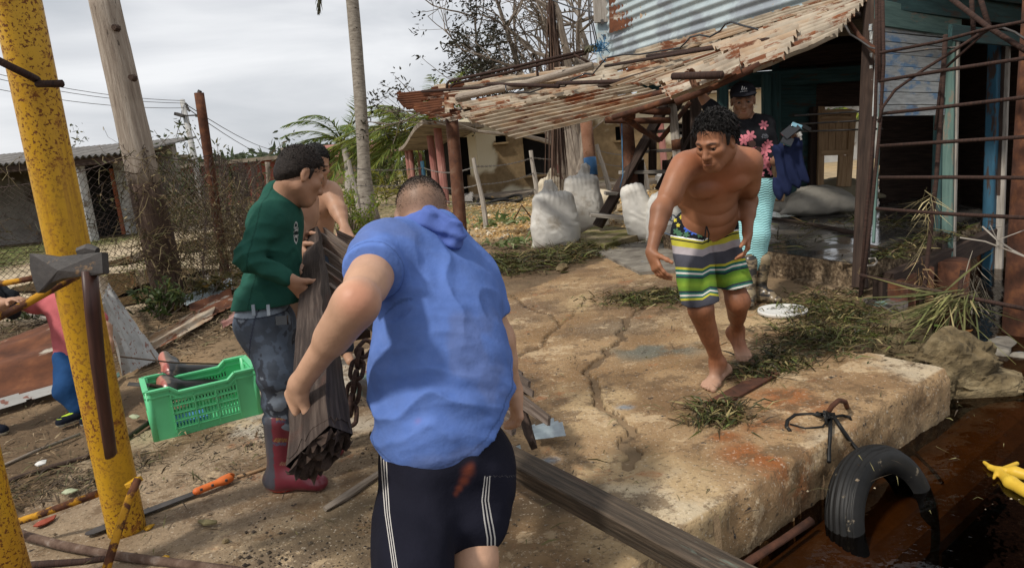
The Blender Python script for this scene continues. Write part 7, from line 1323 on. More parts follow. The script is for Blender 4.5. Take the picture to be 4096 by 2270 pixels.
def headcol(v, c, R, hs, skin, stubble=0, hairtop=None, fade=None):
    x = ((v-c)@R)/hs; col_ = np.tile(A(*skin), (len(v), 1))
    def pt(cx, cy, cz, rx, ry, rz, cc, m=1.0):
        nonlocal col_
        w_ = np.exp(-(((x[:, 0]-cx)/rx)**2+((x[:, 1]-cy)/ry)**2+((x[:, 2]-cz)/rz)**2)**2)*m; col_ = col_*(1-w_[:, None])+A(*cc)*w_[:, None]
    dk = A(*skin)*A(.35, .3, .28)
    for q in (-1, 1):
        for tt in (-.6, 0, .6): pt(q*(.031+tt*.02), .09-abs(tt)*.008, .0215-.004*tt*tt*2, .011, .03, .0048, (.018, .014, .012), .9)
        pt(q*.031, .085, -.001, .017, .02, .0035, A(*skin)*.3, .75); pt(q*.031, .085, -.012, .014, .02, .005, A(*skin)*.62, .5)
    pt(0, .095, -.066, .021, .03, .0045, A(*skin)*A(.8, .55, .5), .8); pt(0, .095, -.077, .018, .03, .006, A(*skin)*A(.95, .62, .56), .7)
    if stubble: pt(0, .075, -.085, .05, .06, .03, A(*skin)*.5, stubble); pt(0, .09, -.058, .026, .03, .006, A(*skin)*.5, stubble)
    if fade is not None: m = fade(x); col_ = col_*(1-m[:, None])+A(.035, .026, .02)*m[:, None]
    return col_
def eyes(parent, c, R, hs, iris=(.03, .015, .008), dirx=0):
    for q in (-1, 1):
        e_ = c+R@(A(q*.031, .0752, -.004)*hs); u = np.linspace(0, math.pi, 9); v = np.linspace(0, 2*math.pi, 15); UU, VV = np.meshgrid(u, v, indexing='ij'); d = np.stack([np.sin(UU)*np.cos(VV), np.sin(UU)*np.sin(VV), np.cos(UU)], -1)
        look = nrm(A(dirx, 1, -.25)); m = d@look; cc = np.where((m > .9)[..., None], A(.012, .008, .006), np.where((m > .66)[..., None], A(*iris), A(.3, .26, .23))); V = e_+(d@R.T)*.0118*hs
        mb = MB(); mb.grid(V, c=cc, flip=True); mb.build('eye', M['eye'], parent, smooth=True)
def hairmesh(parent, c, R, hs, thick=.012, line=.06, nape=-.06, amp=.004, sc=40, colr=(.02, .015, .012), h=.0055, back=-.08, curly=False, sides=True):
    s = SDF(); p = lambda x, y, z: c+R@(A(x, y, z)*hs)
    s.ell(p(0, -.012, .03), (A(.076, .096, .09)+thick)*hs, R, k=.01)
    s.ell(p(0, -.045, -.02), (A(.064, .06, .07)+thick*.7)*hs, R, k=.03)
    y0, y1 = .085, back
    n = nrm(A(0, (line-nape)/(y0-y1), -1)); s.cut(p(0, y0, line), R@n); c0_, n0_ = p(0, y0, line), R@n
    def edge(P): t = -((P-c0_)@n0_); return (thick*1.05+.003)*hs*(1-sstep(-.004, .034 if not curly else .016, t+(fbm(P, 55, 2, 8)-.5)*.02))
    if curly: s.disp = lambda P: edge(P)+np.sin(P[..., 0]*70+P[..., 2]*150+15*fbm(P, 22, 3, 3))*amp*.42+np.sin(P[..., 1]*160-P[..., 0]*60+13*fbm(P, 26, 3, 5))*amp*.36-(fbm(P, sc, 3, 9)-.5)*amp*1.8
    else: s.disp = lambda P: edge(P)+(fbm(P, sc, 3, 9)-.5)*amp
    return s.build('hair', M['hair'], parent, h, colr)
def strands(parent, c, R, hs, n, L_, line, nape, back, colr, seed, thick=.006, curl=0.0, wd=.0016, out=.5, topmin=None):
    rg = np.random.default_rng(seed); d = rg.normal(size=(n*3, 3)); d /= np.linalg.norm(d, axis=1)[:, None]; p = d*(A(.076, .096, .09)+thick)+A(0, -.012, .03); n0 = nrm(A(0, (line-nape)/(.085-back), -1)); t = -((p-A(0, .085, line))@n0)
    k = t > rg.uniform(-.012, .012, len(p))
    if topmin is not None: k &= p[:, 2] > topmin+rg.uniform(-.02, .02, len(p))
    p = p[k][:n]; d = d[k][:n]; m = len(p); tg = np.cross(d, rg.normal(size=(m, 3)))*curl+A(0, .35, -.25)*(1-curl)*.6; tip = p+(d*out+tg+rg.normal(size=(m, 3))*.2)*L_*rg.uniform(.5, 1.2, m)[:, None]
    b_ = c+(p*hs)@R.T; e_ = c+(tip*hs)@R.T; mb = MB(); strips(mb, b_, e_, wd*rg.uniform(.6, 1.4, m), rg.uniform(0, .25, m)*L_*(1+curl*2), rg.normal(size=(m, 3)), A(*colr)[None]*rg.uniform(.5, 1.6, (m, 1))); o = mb.build('hair_strands', M['hair'], parent); o['kind'] = 'stuff'; return o
def limbs(s, J, arm=1.0, leg=1.0, z=1.0, legs=True):
    for i in (0, 1):
        sh, el, wr = J['sh'][i], J['el'][i], J['wr'][i]; d = nrm(el-sh); a0 = arm; arm = a0*J.get('thin', 1.0); s.ell(mixv(sh, el, .12), A(.058, .058, .07)*arm*z, rotm(A(.3, .8, .2), d)[:, [0, 2, 1]], k=.05)
        s.cap(sh, el, .05*arm*z, .041*arm*z, k=.05); s.cap(mixv(sh, el, .3), mixv(sh, el, .65), .047*arm*z, .045*arm*z, k=.04)
        s.cap(el, wr, .041*arm*z, .027*arm**.5*z, k=.035); s.cap(mixv(el, wr, .12), mixv(el, wr, .4), .044*arm*z, .038*arm*z, k=.03); s.ell(el, A(.042, .042, .042)*arm*z, k=.03); arm = a0
        if legs:
            hp, kn, an = J['hip'][i], J['kn'][i], J['an'][i]; s.cap(hp, kn, .088*leg*z, .056*leg*z, k=.06); s.ell(kn, A(.056, .056, .058)*leg*z, k=.04); s.cap(kn, an, .052*leg*z, .034*leg*z, k=.04); bk = J.get('calf', A(0, .6, 0)); s.cap(mixv(kn, an, .18)+nrm(bk)*.016*z, mixv(kn, an, .5)+nrm(bk)*.008*z, .052*leg*z, .04*leg*z, k=.04)
def neckp(s, J, r=.055, z=1.0): hc, R = J['head'][0], J['head'][1]; s.cap(J['N']-tframe(J)[2]*.03, hc+R@(A(0, -.03, -.06)*z), r*1.15*z, r*z, k=.05)
def person(label, base, J): return tag(J, label)
def spot(v, col_, c, r, cc, m=1.0):
    w_ = np.exp(-(((v-np.asarray(c))**2).sum(1)/r**2)**1.5)*m; return col_*(1-w_[:, None])+A(*cc)*w_[:, None]
def build_person(s, label, h, colf, base): return tag(s.build('person', M['skin'], None, h, colf, base=np.asarray(base, float)), label, 'person')
def camo(v, cs, sc, seed): n = fbm(v, sc, 4, seed); q = np.quantile(n, [.25, .5, .75]); i = np.digitize(n, q); return np.array(cs)[i]

# ---------------------------------------------------------------- the walking man in striped shorts
def walking_man():
    skin = (.34, .15, .078)
    J = dict(P=U(2812, 915, 3.96), N=U(2868, 618, 3.56), front=A(-.15, -.9, -.3), sh=[U(2735, 662, 3.5), U(3000, 645, 3.62)], el=[U(2646, 836, 3.44), U(2992, 800, 3.84)], wr=[U(2606, 1008, 3.36), U(2990, 932, 3.74)],
             hip=[U(2762, 950, 3.9), U(2872, 945, 3.96)], kn=[U(2803, 1235, 3.68), U(2952, 1205, 3.86)], an=[U(2872, 1452, 3.88), U(2946, 1318, 4.2)], calf=A(0, 1, 0))
    hs = 1.1; hc = U(2862, 562, 3.36); R = rotm(A(-.64, .76, .06), A(-.7, -.62, -.34)); J['head'] = (hc, R)
    b, f, a, Rt, L_ = tframe(J); s = SDF(); torso(s, J, 0, belly=.03, chest=1.05, k=.06); 
    C_ = J['P']+a*L_*.74
    for q in (-1, 1): s.ell(C_+b*q*.08+f*.084-a*.0, (.086, .049, .06), Rt, k=.016); s.cap(J['N']+f*.045-a*.01+b*q*.012, hc+R@(A(-q*.062, -.02, -.045)*hs), .016, .018, k=.025); s.ell(mixv(J['sh'][(q+1)//2], J['el'][(q+1)//2], .5)+f*.02, (.036, .036, .075), rotm(A(1, 0, .1), A(0, 1, 0)), k=.03); s.cap(J['P']+a*L_*.5+b*q*.13-f*.03, mixv(J['P']+a*L_*.8, J['sh'][(q+1)//2], .75), .06, .05, k=.06)
    s.cap(J['N']+f*.03-a*.02, mixv(J['N']+f*.035, J['sh'][0], .8), .02, .016, k=.03); s.cap(J['N']+f*.03-a*.02, mixv(J['N']+f*.035, J['sh'][1], .8), .02, .016, k=.03)
    s.ell(J['P']+a*L_*.2+f*.07, (.15, .085, .1), Rt, k=.07)
    limbs(s, J, arm=1.02, leg=1.02); neckp(s, J, .06, 1.08); head(s, hc, R, hs)
    hand(s, J['wr'][0], U(2632, 1090, 3.33)-J['wr'][0], A(.8, .5, 0), A(.25, -1, 0), .5, .96, .5); hand(s, J['wr'][1], U(2992, 1030, 3.72)-J['wr'][1], A(-.8, .4, 0), A(-.3, -1, .0), .6, .94, .4)
    t0 = G(2826, 1564, .0); h0 = G(2905, 1490, .0); barefoot(s, J['an'][0], t0, h0, A(0, 0, 1), 1.05)
    t1 = U(2985, 1462, 4.12); t1[2] = .015; h1 = U(2922, 1322, 4.27); barefoot(s, J['an'][1], t1, h1, nrm(A(0, -1, .55)), 1.0)
    b_ab = J['P']+a*L_*.36
    def disp(P):
        x = (P-b_ab)@Rt; w_ = np.exp(-((x[..., 0]/.15)**2+(x[..., 2]/.1)**2))*(x[..., 1] > 0); return (np.abs(np.sin(x[..., 2]*42+1.6*np.cos(x[..., 0]*9)))-.6)*-.009*w_+(fbm(P, 9, 3, 4)-.5)*.004
    s.disp = disp
    def col(v):
        c = headcol(v, hc, R, hs, skin, .45); x = (v-C_)@Rt
        for q in (-1, 1): c = spot(v, c, C_+b*q*.095+f*.125-a*.035, .013, A(*skin)*.35)
        c = spot(v, c, J['N']+f*.09-a*.09, .12, A(*skin)*A(1.02, .8, .72), .8)
        dk = sstep(.72, .5, v[:, 2])[:, None]; hair_ = (.75+.5*fbm(v*A(1, 1, .25), 110, 2, 3))[:, None]; c = c*(1-dk)+c*A(.72, .66, .62)*hair_*dk
        ft = sstep(.13, .05, v[:, 2])[:, None]; c = c*(1-ft)+A(.42, .25, .17)*ft
        arm = np.minimum(np.linalg.norm(v-mixv(J['el'][0], J['wr'][0], .5), axis=1), np.linalg.norm(v-mixv(J['el'][1], J['wr'][1], .5), axis=1)); m = sstep(.2, .1, arm)[:, None]; c = c*(1-m*.3)*(.82+.36*fbm(v, 5, 4, 33)[:, None])
        for q in (-1, 1): c = spot(v, c, J['sh'][(q+1)//2]+A(0, -.05, .05), .09, A(*skin)*A(.95, .75, .7), .5)
        return c
    o = build_person(s, 'barefoot shirtless man stepping forward in striped green and yellow board shorts', .0042, col, G(2860, 1540, 0)); eyes(o, hc, R, hs, dirx=-.3)
    hm = hairmesh(o, hc, R, hs, .009, .082, -.045, .007, 50, (.016, .014, .013), .0038, curly=True); strands(o, hc, R, hs, 2600, .026, .08, -.045, -.08, (.016, .014, .013), 1, thick=.011, curl=.8, wd=.0026, out=.35)
    for q in (-1, 1): sb = SDF(); sb.cap(hc+R@(A(q*.075, .016, .03)*hs), hc+R@(A(q*.0715, .022, -.01)*hs), .014, .006, k=.01); sb.build('sideburn', M['hair'], o, .0035, (.03, .027, .025))
    # shorts
    s = SDF(); s.ell(J['P']+a*.03, (.178, .135, .12), Rt, k=.07); hem = []
    for i in (0, 1):
        hp, kn = J['hip'][i], J['kn'][i]; e_ = mixv(hp, kn, .93); s.cap(hp+A(0, 0, .02), e_, .112, .098, k=.05); hem.append((hp, e_))
    wp_ = U(2810, 862, 3.84); s.cut(wp_+a*.028, nrm(a+A(-.0, 0, .45)+f*.35))
    def sd(P): return np.sin(((P-J['P'])@nrm(A(.9, .1, .5)))*46+6*fbm(P, 5, 3, 7))*.0042+(fbm(P, 7, 3, 2)-.5)*.02
    s.disp = sd
    dn = nrm(mixv(J['kn'][0], J['kn'][1], .5)-mixv(J['hip'][0], J['hip'][1], .5))
    s2_ = s; 
    pl = U(2860, 1200, 3.7); s.cut(U(2785, 1212, 3.7)+A(0, 0, .005), nrm(A(.1, .05, -1)))
    fl_r = np.random.default_rng(5)
    FL = [(2700, 880, 3.77, 'y'), (2712, 900, 3.77, 'y'), (2725, 868, 3.77, 'y'), (2750, 915, 3.76, 'b'), (2775, 925, 3.76, 'b'), (2765, 905, 3.76, 'b'), (2885, 888, 3.82, 'b'), (2870, 898, 3.8, 'b'), (2930, 850, 3.86, 'y'), (2936, 868, 3.86, 'y'), (2926, 838, 3.86, 'y'), (2840, 908, 3.78, 'w'), (2850, 918, 3.78, 'w'), (2905, 905, 3.82, 'g'), (2912, 915, 3.82, 'g'), (2705, 925, 3.77, 'g'), (2718, 935, 3.77, 'g'), (2800, 938, 3.76, 'g'), (2745, 938, 3.76, 'g')]
    def scol(v):
        T = np.zeros(len(v)); best = np.full(len(v), 9.)
        for hp, e_ in hem:
            ax = e_-hp; t = ((v-hp)@ax)/(ax@ax); d = np.linalg.norm(v-hp-np.clip(t, 0, 1)[:, None]*ax, axis=1); m = d < best; best = np.where(m, d, best); T = np.where(m, t, T)
        px = [Pj_(q) for q in v]; px = np.array(px); t = np.interp(T, [-.3, 1.0], [-.02, 1.0]); t = (px[:, 1]-np.interp(px[:, 0], [2690, 2810, 2930, 3000], [852, 880, 835, 825]))/np.interp(px[:, 0], [2700, 2840, 2900, 3000], [362, 322, 355, 345])
        nv = A(.022, .024, .03); gy = A(.075, .075, .09); ye = A(.55, .5, .04); te = A(.02, .13, .1); wh = A(.6, .58, .52); lil = A(.36, .32, .33)
        c = np.tile(nv*.6, (len(v), 1))
        c[t > .245] = 1.0
        m = (t >= .69) & (t < .87); gg = np.clip(1-np.abs((t-.785)/.085), 0, 1)[:, None]; c[m] = (A(.3, .5, .6)*(1-gg)+A(1.0, 1.0, 1.0)*gg)[m]
        for x, y, d, kk in FL:
            cc = {'y': (.6, .5, .06), 'b': (.06, .14, .55), 'w': (.4, .4, .42), 'g': (.07, .16, .09)}[kk]; dx, dy = px[:, 0]-x, px[:, 1]-y; th = np.arctan2(dy, dx); rr_ = np.hypot(dx, dy); R_p = {'y': 9, 'b': 16, 'w': 9, 'g': 14}[kk]*(.35+.65*np.abs(np.cos(2.5*th+x)))
            m = (rr_ < R_p) & (t < .25); c[m] = cc
        st_ = fbm(v, 24, 3, 5); return c*(.85+.3*st_)[:, None]
    def tf(v):
        px = np.array([Pj_(q) for q in v]); return (px[:, 1]-np.interp(px[:, 0], [2690, 2810, 2930, 3000], [852, 880, 835, 825]))/np.interp(px[:, 0], [2700, 2840, 2900, 3000], [362, 322, 355, 345])
    nv, gy, ye, te, wh, lil, gn, one = (.016, .017, .022), (.07, .07, .085), (.46, .42, .05), (.02, .13, .1), (.6, .58, .52), (.36, .32, .33), (.22, .34, .04), (1, 1, 1)
    M['bands'] = attr_cloth('banded_cloth', bands=[(0, one), (.255, ye), (.275, nv), (.29, ye), (.355, lil), (.44, gy), (.585, ye), (.61, te), (.64, wh), (.662, te), (.685, gy), (.705, gn), (.855, gy), (.875, te), (.893, wh), (.915, te), (.935, ye), (.962, gy)])
    sh_ = s.build('board_shorts', M['bands'], o, .0042, scol, tf=tf)
    mb = MB(); w0 = U(2826, 905, 3.72); mb.tube([w0, U(2822, 930, 3.7), U(2818, 962, 3.7)], .004, 5); mb.tube([w0, U(2836, 935, 3.7), U(2832, 970, 3.7)], .004, 5); mb.build('drawstring', M['rubber'], o)
def Pj_(p): q = np.asarray(p)-CAM; d = q@_f; return 2048+F_PX*(q@_r)/d, 1135-F_PX*(q@_u)/d
walking_man()
# ---------------------------------------------------------------- the man in the blue shirt, seen from behind
def blue_man():
    skin = (.52, .31, .205)
    J = dict(P=U(1795, 1800, 2.02), N=U(1742, 985, 2.26), front=A(-.1, .75, -.6), sh=[U(1530, 1015, 2.08), U(1885, 1140, 2.3)], el=[U(1428, 1210, 1.76), U(1985, 1350, 2.32)], wr=[U(1198, 1535, 1.94), U(2055, 1560, 2.38)],
             hip=[U(1690, 1900, 2.0), U(1885, 1890, 2.05)], kn=[U(1640, 2260, 1.76), U(1893, 2240, 1.92)], an=[U(1640, 2480, 2.0), U(1890, 2500, 2.12)], calf=A(0, -1, 0))
    hs = 1.1; hc = U(1690, 868, 2.3); R = rotm(A(.97, .22, -.08), A(-.16, .8, -.55)); J['head'] = (hc, R)
    b, f, a, Rt, L_ = tframe(J); s = SDF(); torso(s, J, -.02, belly=.04, chest=1.06, hips=.95); limbs(s, J, arm=1.2, leg=1.05); neckp(s, J, .064); head(s, hc, R, hs)
    hand(s, J['wr'][0], U(1150, 1668, 2.05)-J['wr'][0], A(.75, .65, -.1), A(.7, -.75, -.1), [1.15, 1.2, 1.25, 1.3], 1.1, tcurl=.5); hand(s, J['wr'][1], U(2072, 1680, 2.4)-J['wr'][1], A(-.6, .7, 0), A(-.5, .8, 0), .6, 1.05)
    for i in (0, 1): an = J['an'][i]; s.cap(an-A(0, 0, .03), an+A(.0, .14, -.045), .04, .035, k=.04)
    def fade(x):
        hl = .55*sstep(-.075, .02, x[:, 2])+.4*sstep(.03, .085, x[:, 2]); back = sstep(.07, .03, x[:, 1]); return np.clip(hl*(.8+.4*fbm(x, 40, 3, 6)), 0, .95)*back
    def col(v):
        c = headcol(v, hc, R, hs, skin, 0, fade=fade); nz = fbm(v, 7, 4, 3)[:, None]; c = c*(.86+.28*nz)
        c = spot(v, c, U(1432, 1195, 1.72), .05, A(*skin)*A(1.02, .72, .66), .7); c = spot(v, c, hc+R@A(.088, -.01, -.006)*1.1, .035, A(*skin)*A(1.1, .75, .65), .8); return c
    o = build_person(s, 'heavy man in blue shirt bent over with his back to the camera lifting the panel', .0048, col, A(J['P'][0], J['P'][1]+.1, 0))
    strands(o, hc, R, hs, 5200, .008, .07, -.03, -.1, (.03, .023, .018), 3, thick=.0, wd=.0013, topmin=.055); strands(o, hc, R, hs, 1800, .005, .07, -.03, -.1, (.05, .036, .028), 4, thick=.0, wd=.0009, topmin=-.01)
    # shirt
    s = SDF(); torso(s, J, .022, belly=.075, chest=1.14, hips=1.12, k=.08); 
    s.ell(J['P']+a*.1+f*-.02, (.222, .165, .19), Rt, k=.1); s.ell(J['P']+a*.26-f*.01, (.212, .16, .2), Rt, k=.1)
    for i in (0, 1):
        sh, el = J['sh'][i], J['el'][i]; s.cap(mixv(J['N'], sh, .6), sh, .078, .076, k=.07); s.cap(sh, mixv(sh, el, .62 if i else .44), .075, .084, k=.05)
    d0 = nrm(J['el'][0]-J['sh'][0]); d1 = nrm(J['el'][1]-J['sh'][1])
    def disp(P):
        x = (P-J['P'])@Rt; u = x[..., 2]/L_; fb = fbm(P, 5, 3, 4)-.5; lowm = np.exp(-((u-.16)/.16)**2); crz = np.abs(fbm((P-J['P'])@Rt*A(.55, .55, 1.6), 7, 3, 14)-.5)*.03*np.clip(1.1-u, .25, 1)-.006; 
        folds = (.55-np.abs(np.sin(x[..., 2]*34+x[..., 0]*7+6*fb+3*np.abs(x[..., 0]))))*-.014*lowm*np.clip(.45+np.abs(x[..., 0])*5, 0, 1.2)
        drape = (.55-np.abs(np.sin((x[..., 0]+x[..., 2]*.18)*26+6*fb)))*-.0085*np.exp(-((u-.68)/.3)**2)
        el_ = np.minimum(((P-J['sh'][0])@d0), 9); sl = np.sin(el_*95+5*fb)*.0045*np.exp(-(np.linalg.norm(P-mixv(J['sh'][0], J['el'][0], .3), axis=-1)/.14)**2)
        return folds+drape+sl+fb*.018+crz
    s.disp = disp
    hn = nrm(-a+b*.28+f*.1); s.cut(U(1785, 1876, 1.86), nrm(A(.02, .6, -1)))
    # cut the sleeves: build as separate halves so that only the arms are trimmed
    sA = mixv(J['sh'][0], J['el'][0], .46); sB = mixv(J['sh'][1], J['el'][1], .66)
    base_eval = s.disp
    def disp2(P):
        d = base_eval(P); 
        for q, dd in ((sA, d0), (sB, d1)):
            t = (P-q)@dd; rad = np.linalg.norm(P-q-t[..., None]*dd, axis=-1); d = d+np.where((t > 0) & (rad < .15), np.clip(t*3, 0, .4), 0)
        return d
    s.disp = disp2
    bl = A(.105, .18, .45)
    def scol(v):
        n = fbm(v, 5, 4, 8)[:, None]; c = np.tile(bl, (len(v), 1))*(.82+.36*n); c = c+(fbm(v, 40, 2, 9)[:, None]-.5)*.02
        hp_, hn_ = U(1785, 1876, 1.86), nrm(A(.02, .6, -1)); th = (v-hp_)@hn_; c = c*(1-.35*(np.abs(th+.024) < .0026))[:, None]; ts = (v-sA)@d0; c = c*(1-.3*((np.abs(ts+.02) < .0026) & (np.linalg.norm(v-sA, axis=1) < .14)))[:, None]
        dt = sstep(.56, .7, fbm(v, 6, 4, 28))[:, None]*.22; c = c*(1-dt)+A(.14, .12, .11)*dt
        for x, y, r, d in [(1900, 1480, .009, 1.82), (1915, 1478, .006, 1.82), (1850, 1016, .012, 2.1), (1680, 1690, .016, 1.85), (1700, 1686, .008, 1.85), (1715, 1030, .006, 2.1)]: c = spot(v, c, U(x, y, d), r*.85, (.32, .06, .05), .8)
        return c
    s.build('shirt', M['cloth'], o, .0048, scol)
    # bunched hood at the neck
    s = SDF(); hd = [(1592, 900, 2.17), (1650, 885, 2.14), (1715, 880, 2.12), (1780, 915, 2.12), (1826, 955, 2.15)]; pts = [U(*q) for q in hd]
    for p, q in zip(pts[:-1], pts[1:]): s.cap(p, q, .02, .022, k=.02)
    s.cap(U(1690, 868, 2.15), U(1724, 846, 2.17), .022, .015, k=.02); s.cap(U(1724, 848, 2.16), U(1800, 905, 2.12), .016, .022, k=.015); s.cap(U(1828, 925, 2.12), U(1818, 965, 2.11), .02, .014, k=.02); s.cap(U(1640, 912, 2.15), U(1800, 950, 2.13), .016, .022, k=.03)
    s.disp = lambda P: np.sin((P@nrm(A(.4, .1, 1)))*130+8*fbm(P, 10, 3, 3))*.005+(fbm(P, 12, 3, 5)-.5)*.016
    s.build('hood', M['cloth'], o, .0045, lambda v: np.tile(A(.1, .155, .43), (len(v), 1))*(.8+.4*fbm(v, 9, 3, 2)[:, None]))
    # shorts with three white side stripes
    s = SDF(); s.ell(J['P']-a*.02, (.2, .16, .15), Rt, k=.08)
    for i, (e_, r1) in enumerate(((J['kn'][0]-A(0, 0, .03), .098), (mixv(J['hip'][1], J['kn'][1], .58), .1))): s.cap(J['hip'][i], e_, .135, r1, k=.06)
    s.cap(J['kn'][0], J['kn'][0]+A(0, .06, -.2), .1, .1, k=.06)
    s.cut(U(1850, 1700, 1.9), nrm(a*1.0+A(0, 0, .3)))
    s.disp = lambda P: np.sin((P@nrm(A(.8, .2, .5)))*36+7*fbm(P, 5, 3, 3))*.006+(fbm(P, 6, 3, 9)-.5)*.028
    def shc(v):
        px = np.array([Pj_(q) for q in v]); c = np.tile(A(.012, .012, .02), (len(v), 1))*(.7+.6*fbm(v, 6, 3, 4)[:, None]); front_ = np.ones(len(v), bool)
        for x, y, r in [(1870, 1880, .02), (1855, 1920, .016), (1835, 1950, .012), (1820, 1970, .01), (1880, 1860, .014)]: c = spot(v, c, U(x, y, 1.87), r*.9, (.24, .06, .03), .7)
        return c
    def stp(v):
        px = np.array([Pj_(q) for q in v]); l_ = (px[:, 0]-np.interp(px[:, 1], [1740, 1900, 2050, 2270], [1518, 1528, 1540, 1572]))/np.interp(px[:, 1], [1750, 2100], [11, 8.5]); r_ = 2-(px[:, 0]-np.interp(px[:, 1], [1900, 2000, 2080, 2150], [1940, 1928, 1938, 1950]))/np.interp(px[:, 1], [1900, 2100], [10, 15]); return np.where(px[:, 0] < 1720, l_, np.where(px[:, 1] > 1900, r_, 30))
    M['striped'] = attr_cloth('striped_cloth', stripes=True); s.build('shorts', M['striped'], o, .0048, shc, tf=stp)
blue_man()
# ---------------------------------------------------------------- the man in green
def green_man():
    skin = (.36, .195, .12)
    J = dict(P=U(1062, 1275, 3.08), N=U(1126, 800, 3.1), front=A(.9, .35, -.1), sh=[U(1066, 882, 2.95), U(1138, 868, 3.24)], el=[U(990, 1035, 2.86), U(1090, 1040, 3.28)], wr=[U(1163, 1118, 2.9), U(1180, 1062, 3.24)],
             hip=[U(1052, 1300, 3.0), U(1085, 1295, 3.17)], kn=[U(1108, 1490, 2.98), U(1185, 1480, 3.26)], an=[U(1118, 1850, 3.06), U(1215, 1800, 3.42)], calf=A(-1, 0, 0))
    J['thin'] = .72; hs = 1.05; hc = U(1203, 698, 3.08); R = rotm(A(.62, -.79, .0), A(.7, .5, -.5)); J['head'] = (hc, R); b, f, a, Rt, L_ = tframe(J)
    s = SDF(); torso(s, J, -.03, belly=-.02, chest=.93); limbs(s, J, .84, .95); neckp(s, J, .058); head(s, hc, R, hs)
    hand(s, J['wr'][0], U(1208, 1165, 2.93)-J['wr'][0], A(.5, .75, -.45), A(.6, -.3, .75), [.95, 1.0, 1.05, 1.1], .95, tcurl=.45); hand(s, J['wr'][1], U(1225, 1095, 3.22)-J['wr'][1], A(.5, .3, -.8), A(.2, -.9, .3), .9, .95)
    for i in (0, 1): an = J['an'][i]; s.cap(an, an+A(.13, -.02, -.04), .036, .032, k=.04)
    def col(v): return headcol(v, hc, R, hs, skin, .3)
    o = build_person(s, 'man in dark green long sleeved shirt and camouflage jeans leaning over the panel', .0045, col, G(1200, 1930, 0)); eyes(o, hc, R, hs)
    hairmesh(o, hc, R, hs, .005, .07, -.07, .004, 90, (.022, .016, .013), .0045); strands(o, hc, R, hs, 3000, .012, .068, -.075, -.08, (.024, .017, .014), 2, thick=.004, wd=.0016)
    for q in (-1, 1): sb = SDF(); sb.cap(hc+R@(A(q*.074, .014, .022)*hs), hc+R@(A(q*.07, .018, -.012)*hs), .011, .005, k=.01); sb.build('sideburn', M['hair'], o, .0035, (.03, .022, .018))
    s = SDF(); torso(s, J, .0, belly=.0, chest=.98, hips=.98, k=.08, tr=True)
    for i in (0, 1):
        sh, el, wr = J['sh'][i], J['el'][i], J['wr'][i]; s.cap(sh, el, .066, .052, k=.06); s.cap(el, mixv(el, wr, .84), .052, .042, k=.04)
    d0 = [nrm(J['wr'][i]-J['el'][i]) for i in (0, 1)]
    def disp(P):
        fb = fbm(P, 6, 3, 4)-.5; e0 = J['el'][0]; w_ = np.exp(-(np.linalg.norm(P-e0, axis=-1)/.13)**2); ax = nrm(J['wr'][0]-J['sh'][0]); x = (P-J['P'])@Rt
        w2 = np.exp(-(np.linalg.norm(P-mixv(J['sh'][0], e0, .35), axis=-1)/.16)**2); d_ = nrm(e0-J['sh'][0]+A(.25, 0, .1))
        return (np.abs(np.sin((P@ax)*62+6*fb))-.55)*.011*w_+(np.abs(np.sin((P@d_)*50+6*fb))-.55)*.009*w2+(np.abs(np.sin((P@nrm(A(.75, .2, .7)))*32+7*fb))-.55)*.009*np.exp(-((x[..., 2]/L_-.4)/.35)**2)+fb*.012
    s.disp = disp; s.ell(J['P']+a*.05, (.168, .135, .15), Rt, k=.08); s.cut(U(1060, 1232, 2.95), nrm(A(.02, -.1, -1)))
    gr = A(.02, .082, .06); lc_ = U(1183, 935, 3.0)
    def scol(v):
        c = np.tile(gr, (len(v), 1))*(.82+.36*fbm(v, 6, 3, 4)[:, None]); px = np.array([Pj_(q) for q in v]); vis = ((v-J['P'])@f) > .04
        e = ((px[:, 0]-1184)/9)**2+((px[:, 1]-930)/45)**2; m = (e < 1) & vis; c[m] = (.55, .55, .52); m = (e < .72) & vis; c[m] = (.02, .03, .028); m = (e < .5) & vis & (np.abs(px[:, 1]-917) < 9) & ((px[:, 1] % 6) > 2); c[m] = (.5, .5, .47); m = (e < .5) & vis & (np.abs(px[:, 1]-945) < 5); c[m] = (.5, .5, .47)
        sm = np.abs(((v-J['P'])@Rt)[:, 1]+.03) < .0025; c[sm & (((v-J['P'])@b) < -.05)] *= .6
        return c
    s.build('shirt', M['cloth'], o, .0045, scol)
    mb = MB(); th = np.linspace(0, 2*math.pi, 25); nk = mixv(J['N'], hc, .22); _, e1, e2 = frame(nrm(hc-J['N'])); mb.tube([nk+(e1*math.cos(t)*.066+e2*math.sin(t)*.07)-A(0, 0, .004) for t in th], .0042, 5, caps=False); mb.build('neck_chain', mat('silver', [(.3, (.5, .47, .42)), (.7, (.65, .62, .56))], 9, rough=.3, metal=.8), o, smooth=True)
    # jeans
    s = SDF(); s.ell(J['P']-a*.02, (.165, .128, .14), Rt, k=.06)
    for i in (0, 1):
        hp, kn, an = J['hip'][i], J['kn'][i], J['an'][i]; s.cap(hp, kn, .1, .078, k=.06); s.cap(kn, mixv(kn, an, .6), .076, .062, k=.05)
    s.disp = lambda P: np.sin((P[..., 2]*70+P[..., 0]*26)+7*fbm(P, 7, 3, 3))*.0055*np.clip((.72-P[..., 2])*3, .2, 1.2)+(fbm(P, 7, 3, 9)-.5)*.014
    s.cut(U(1060, 1206, 2.95), A(0, 0, 1))
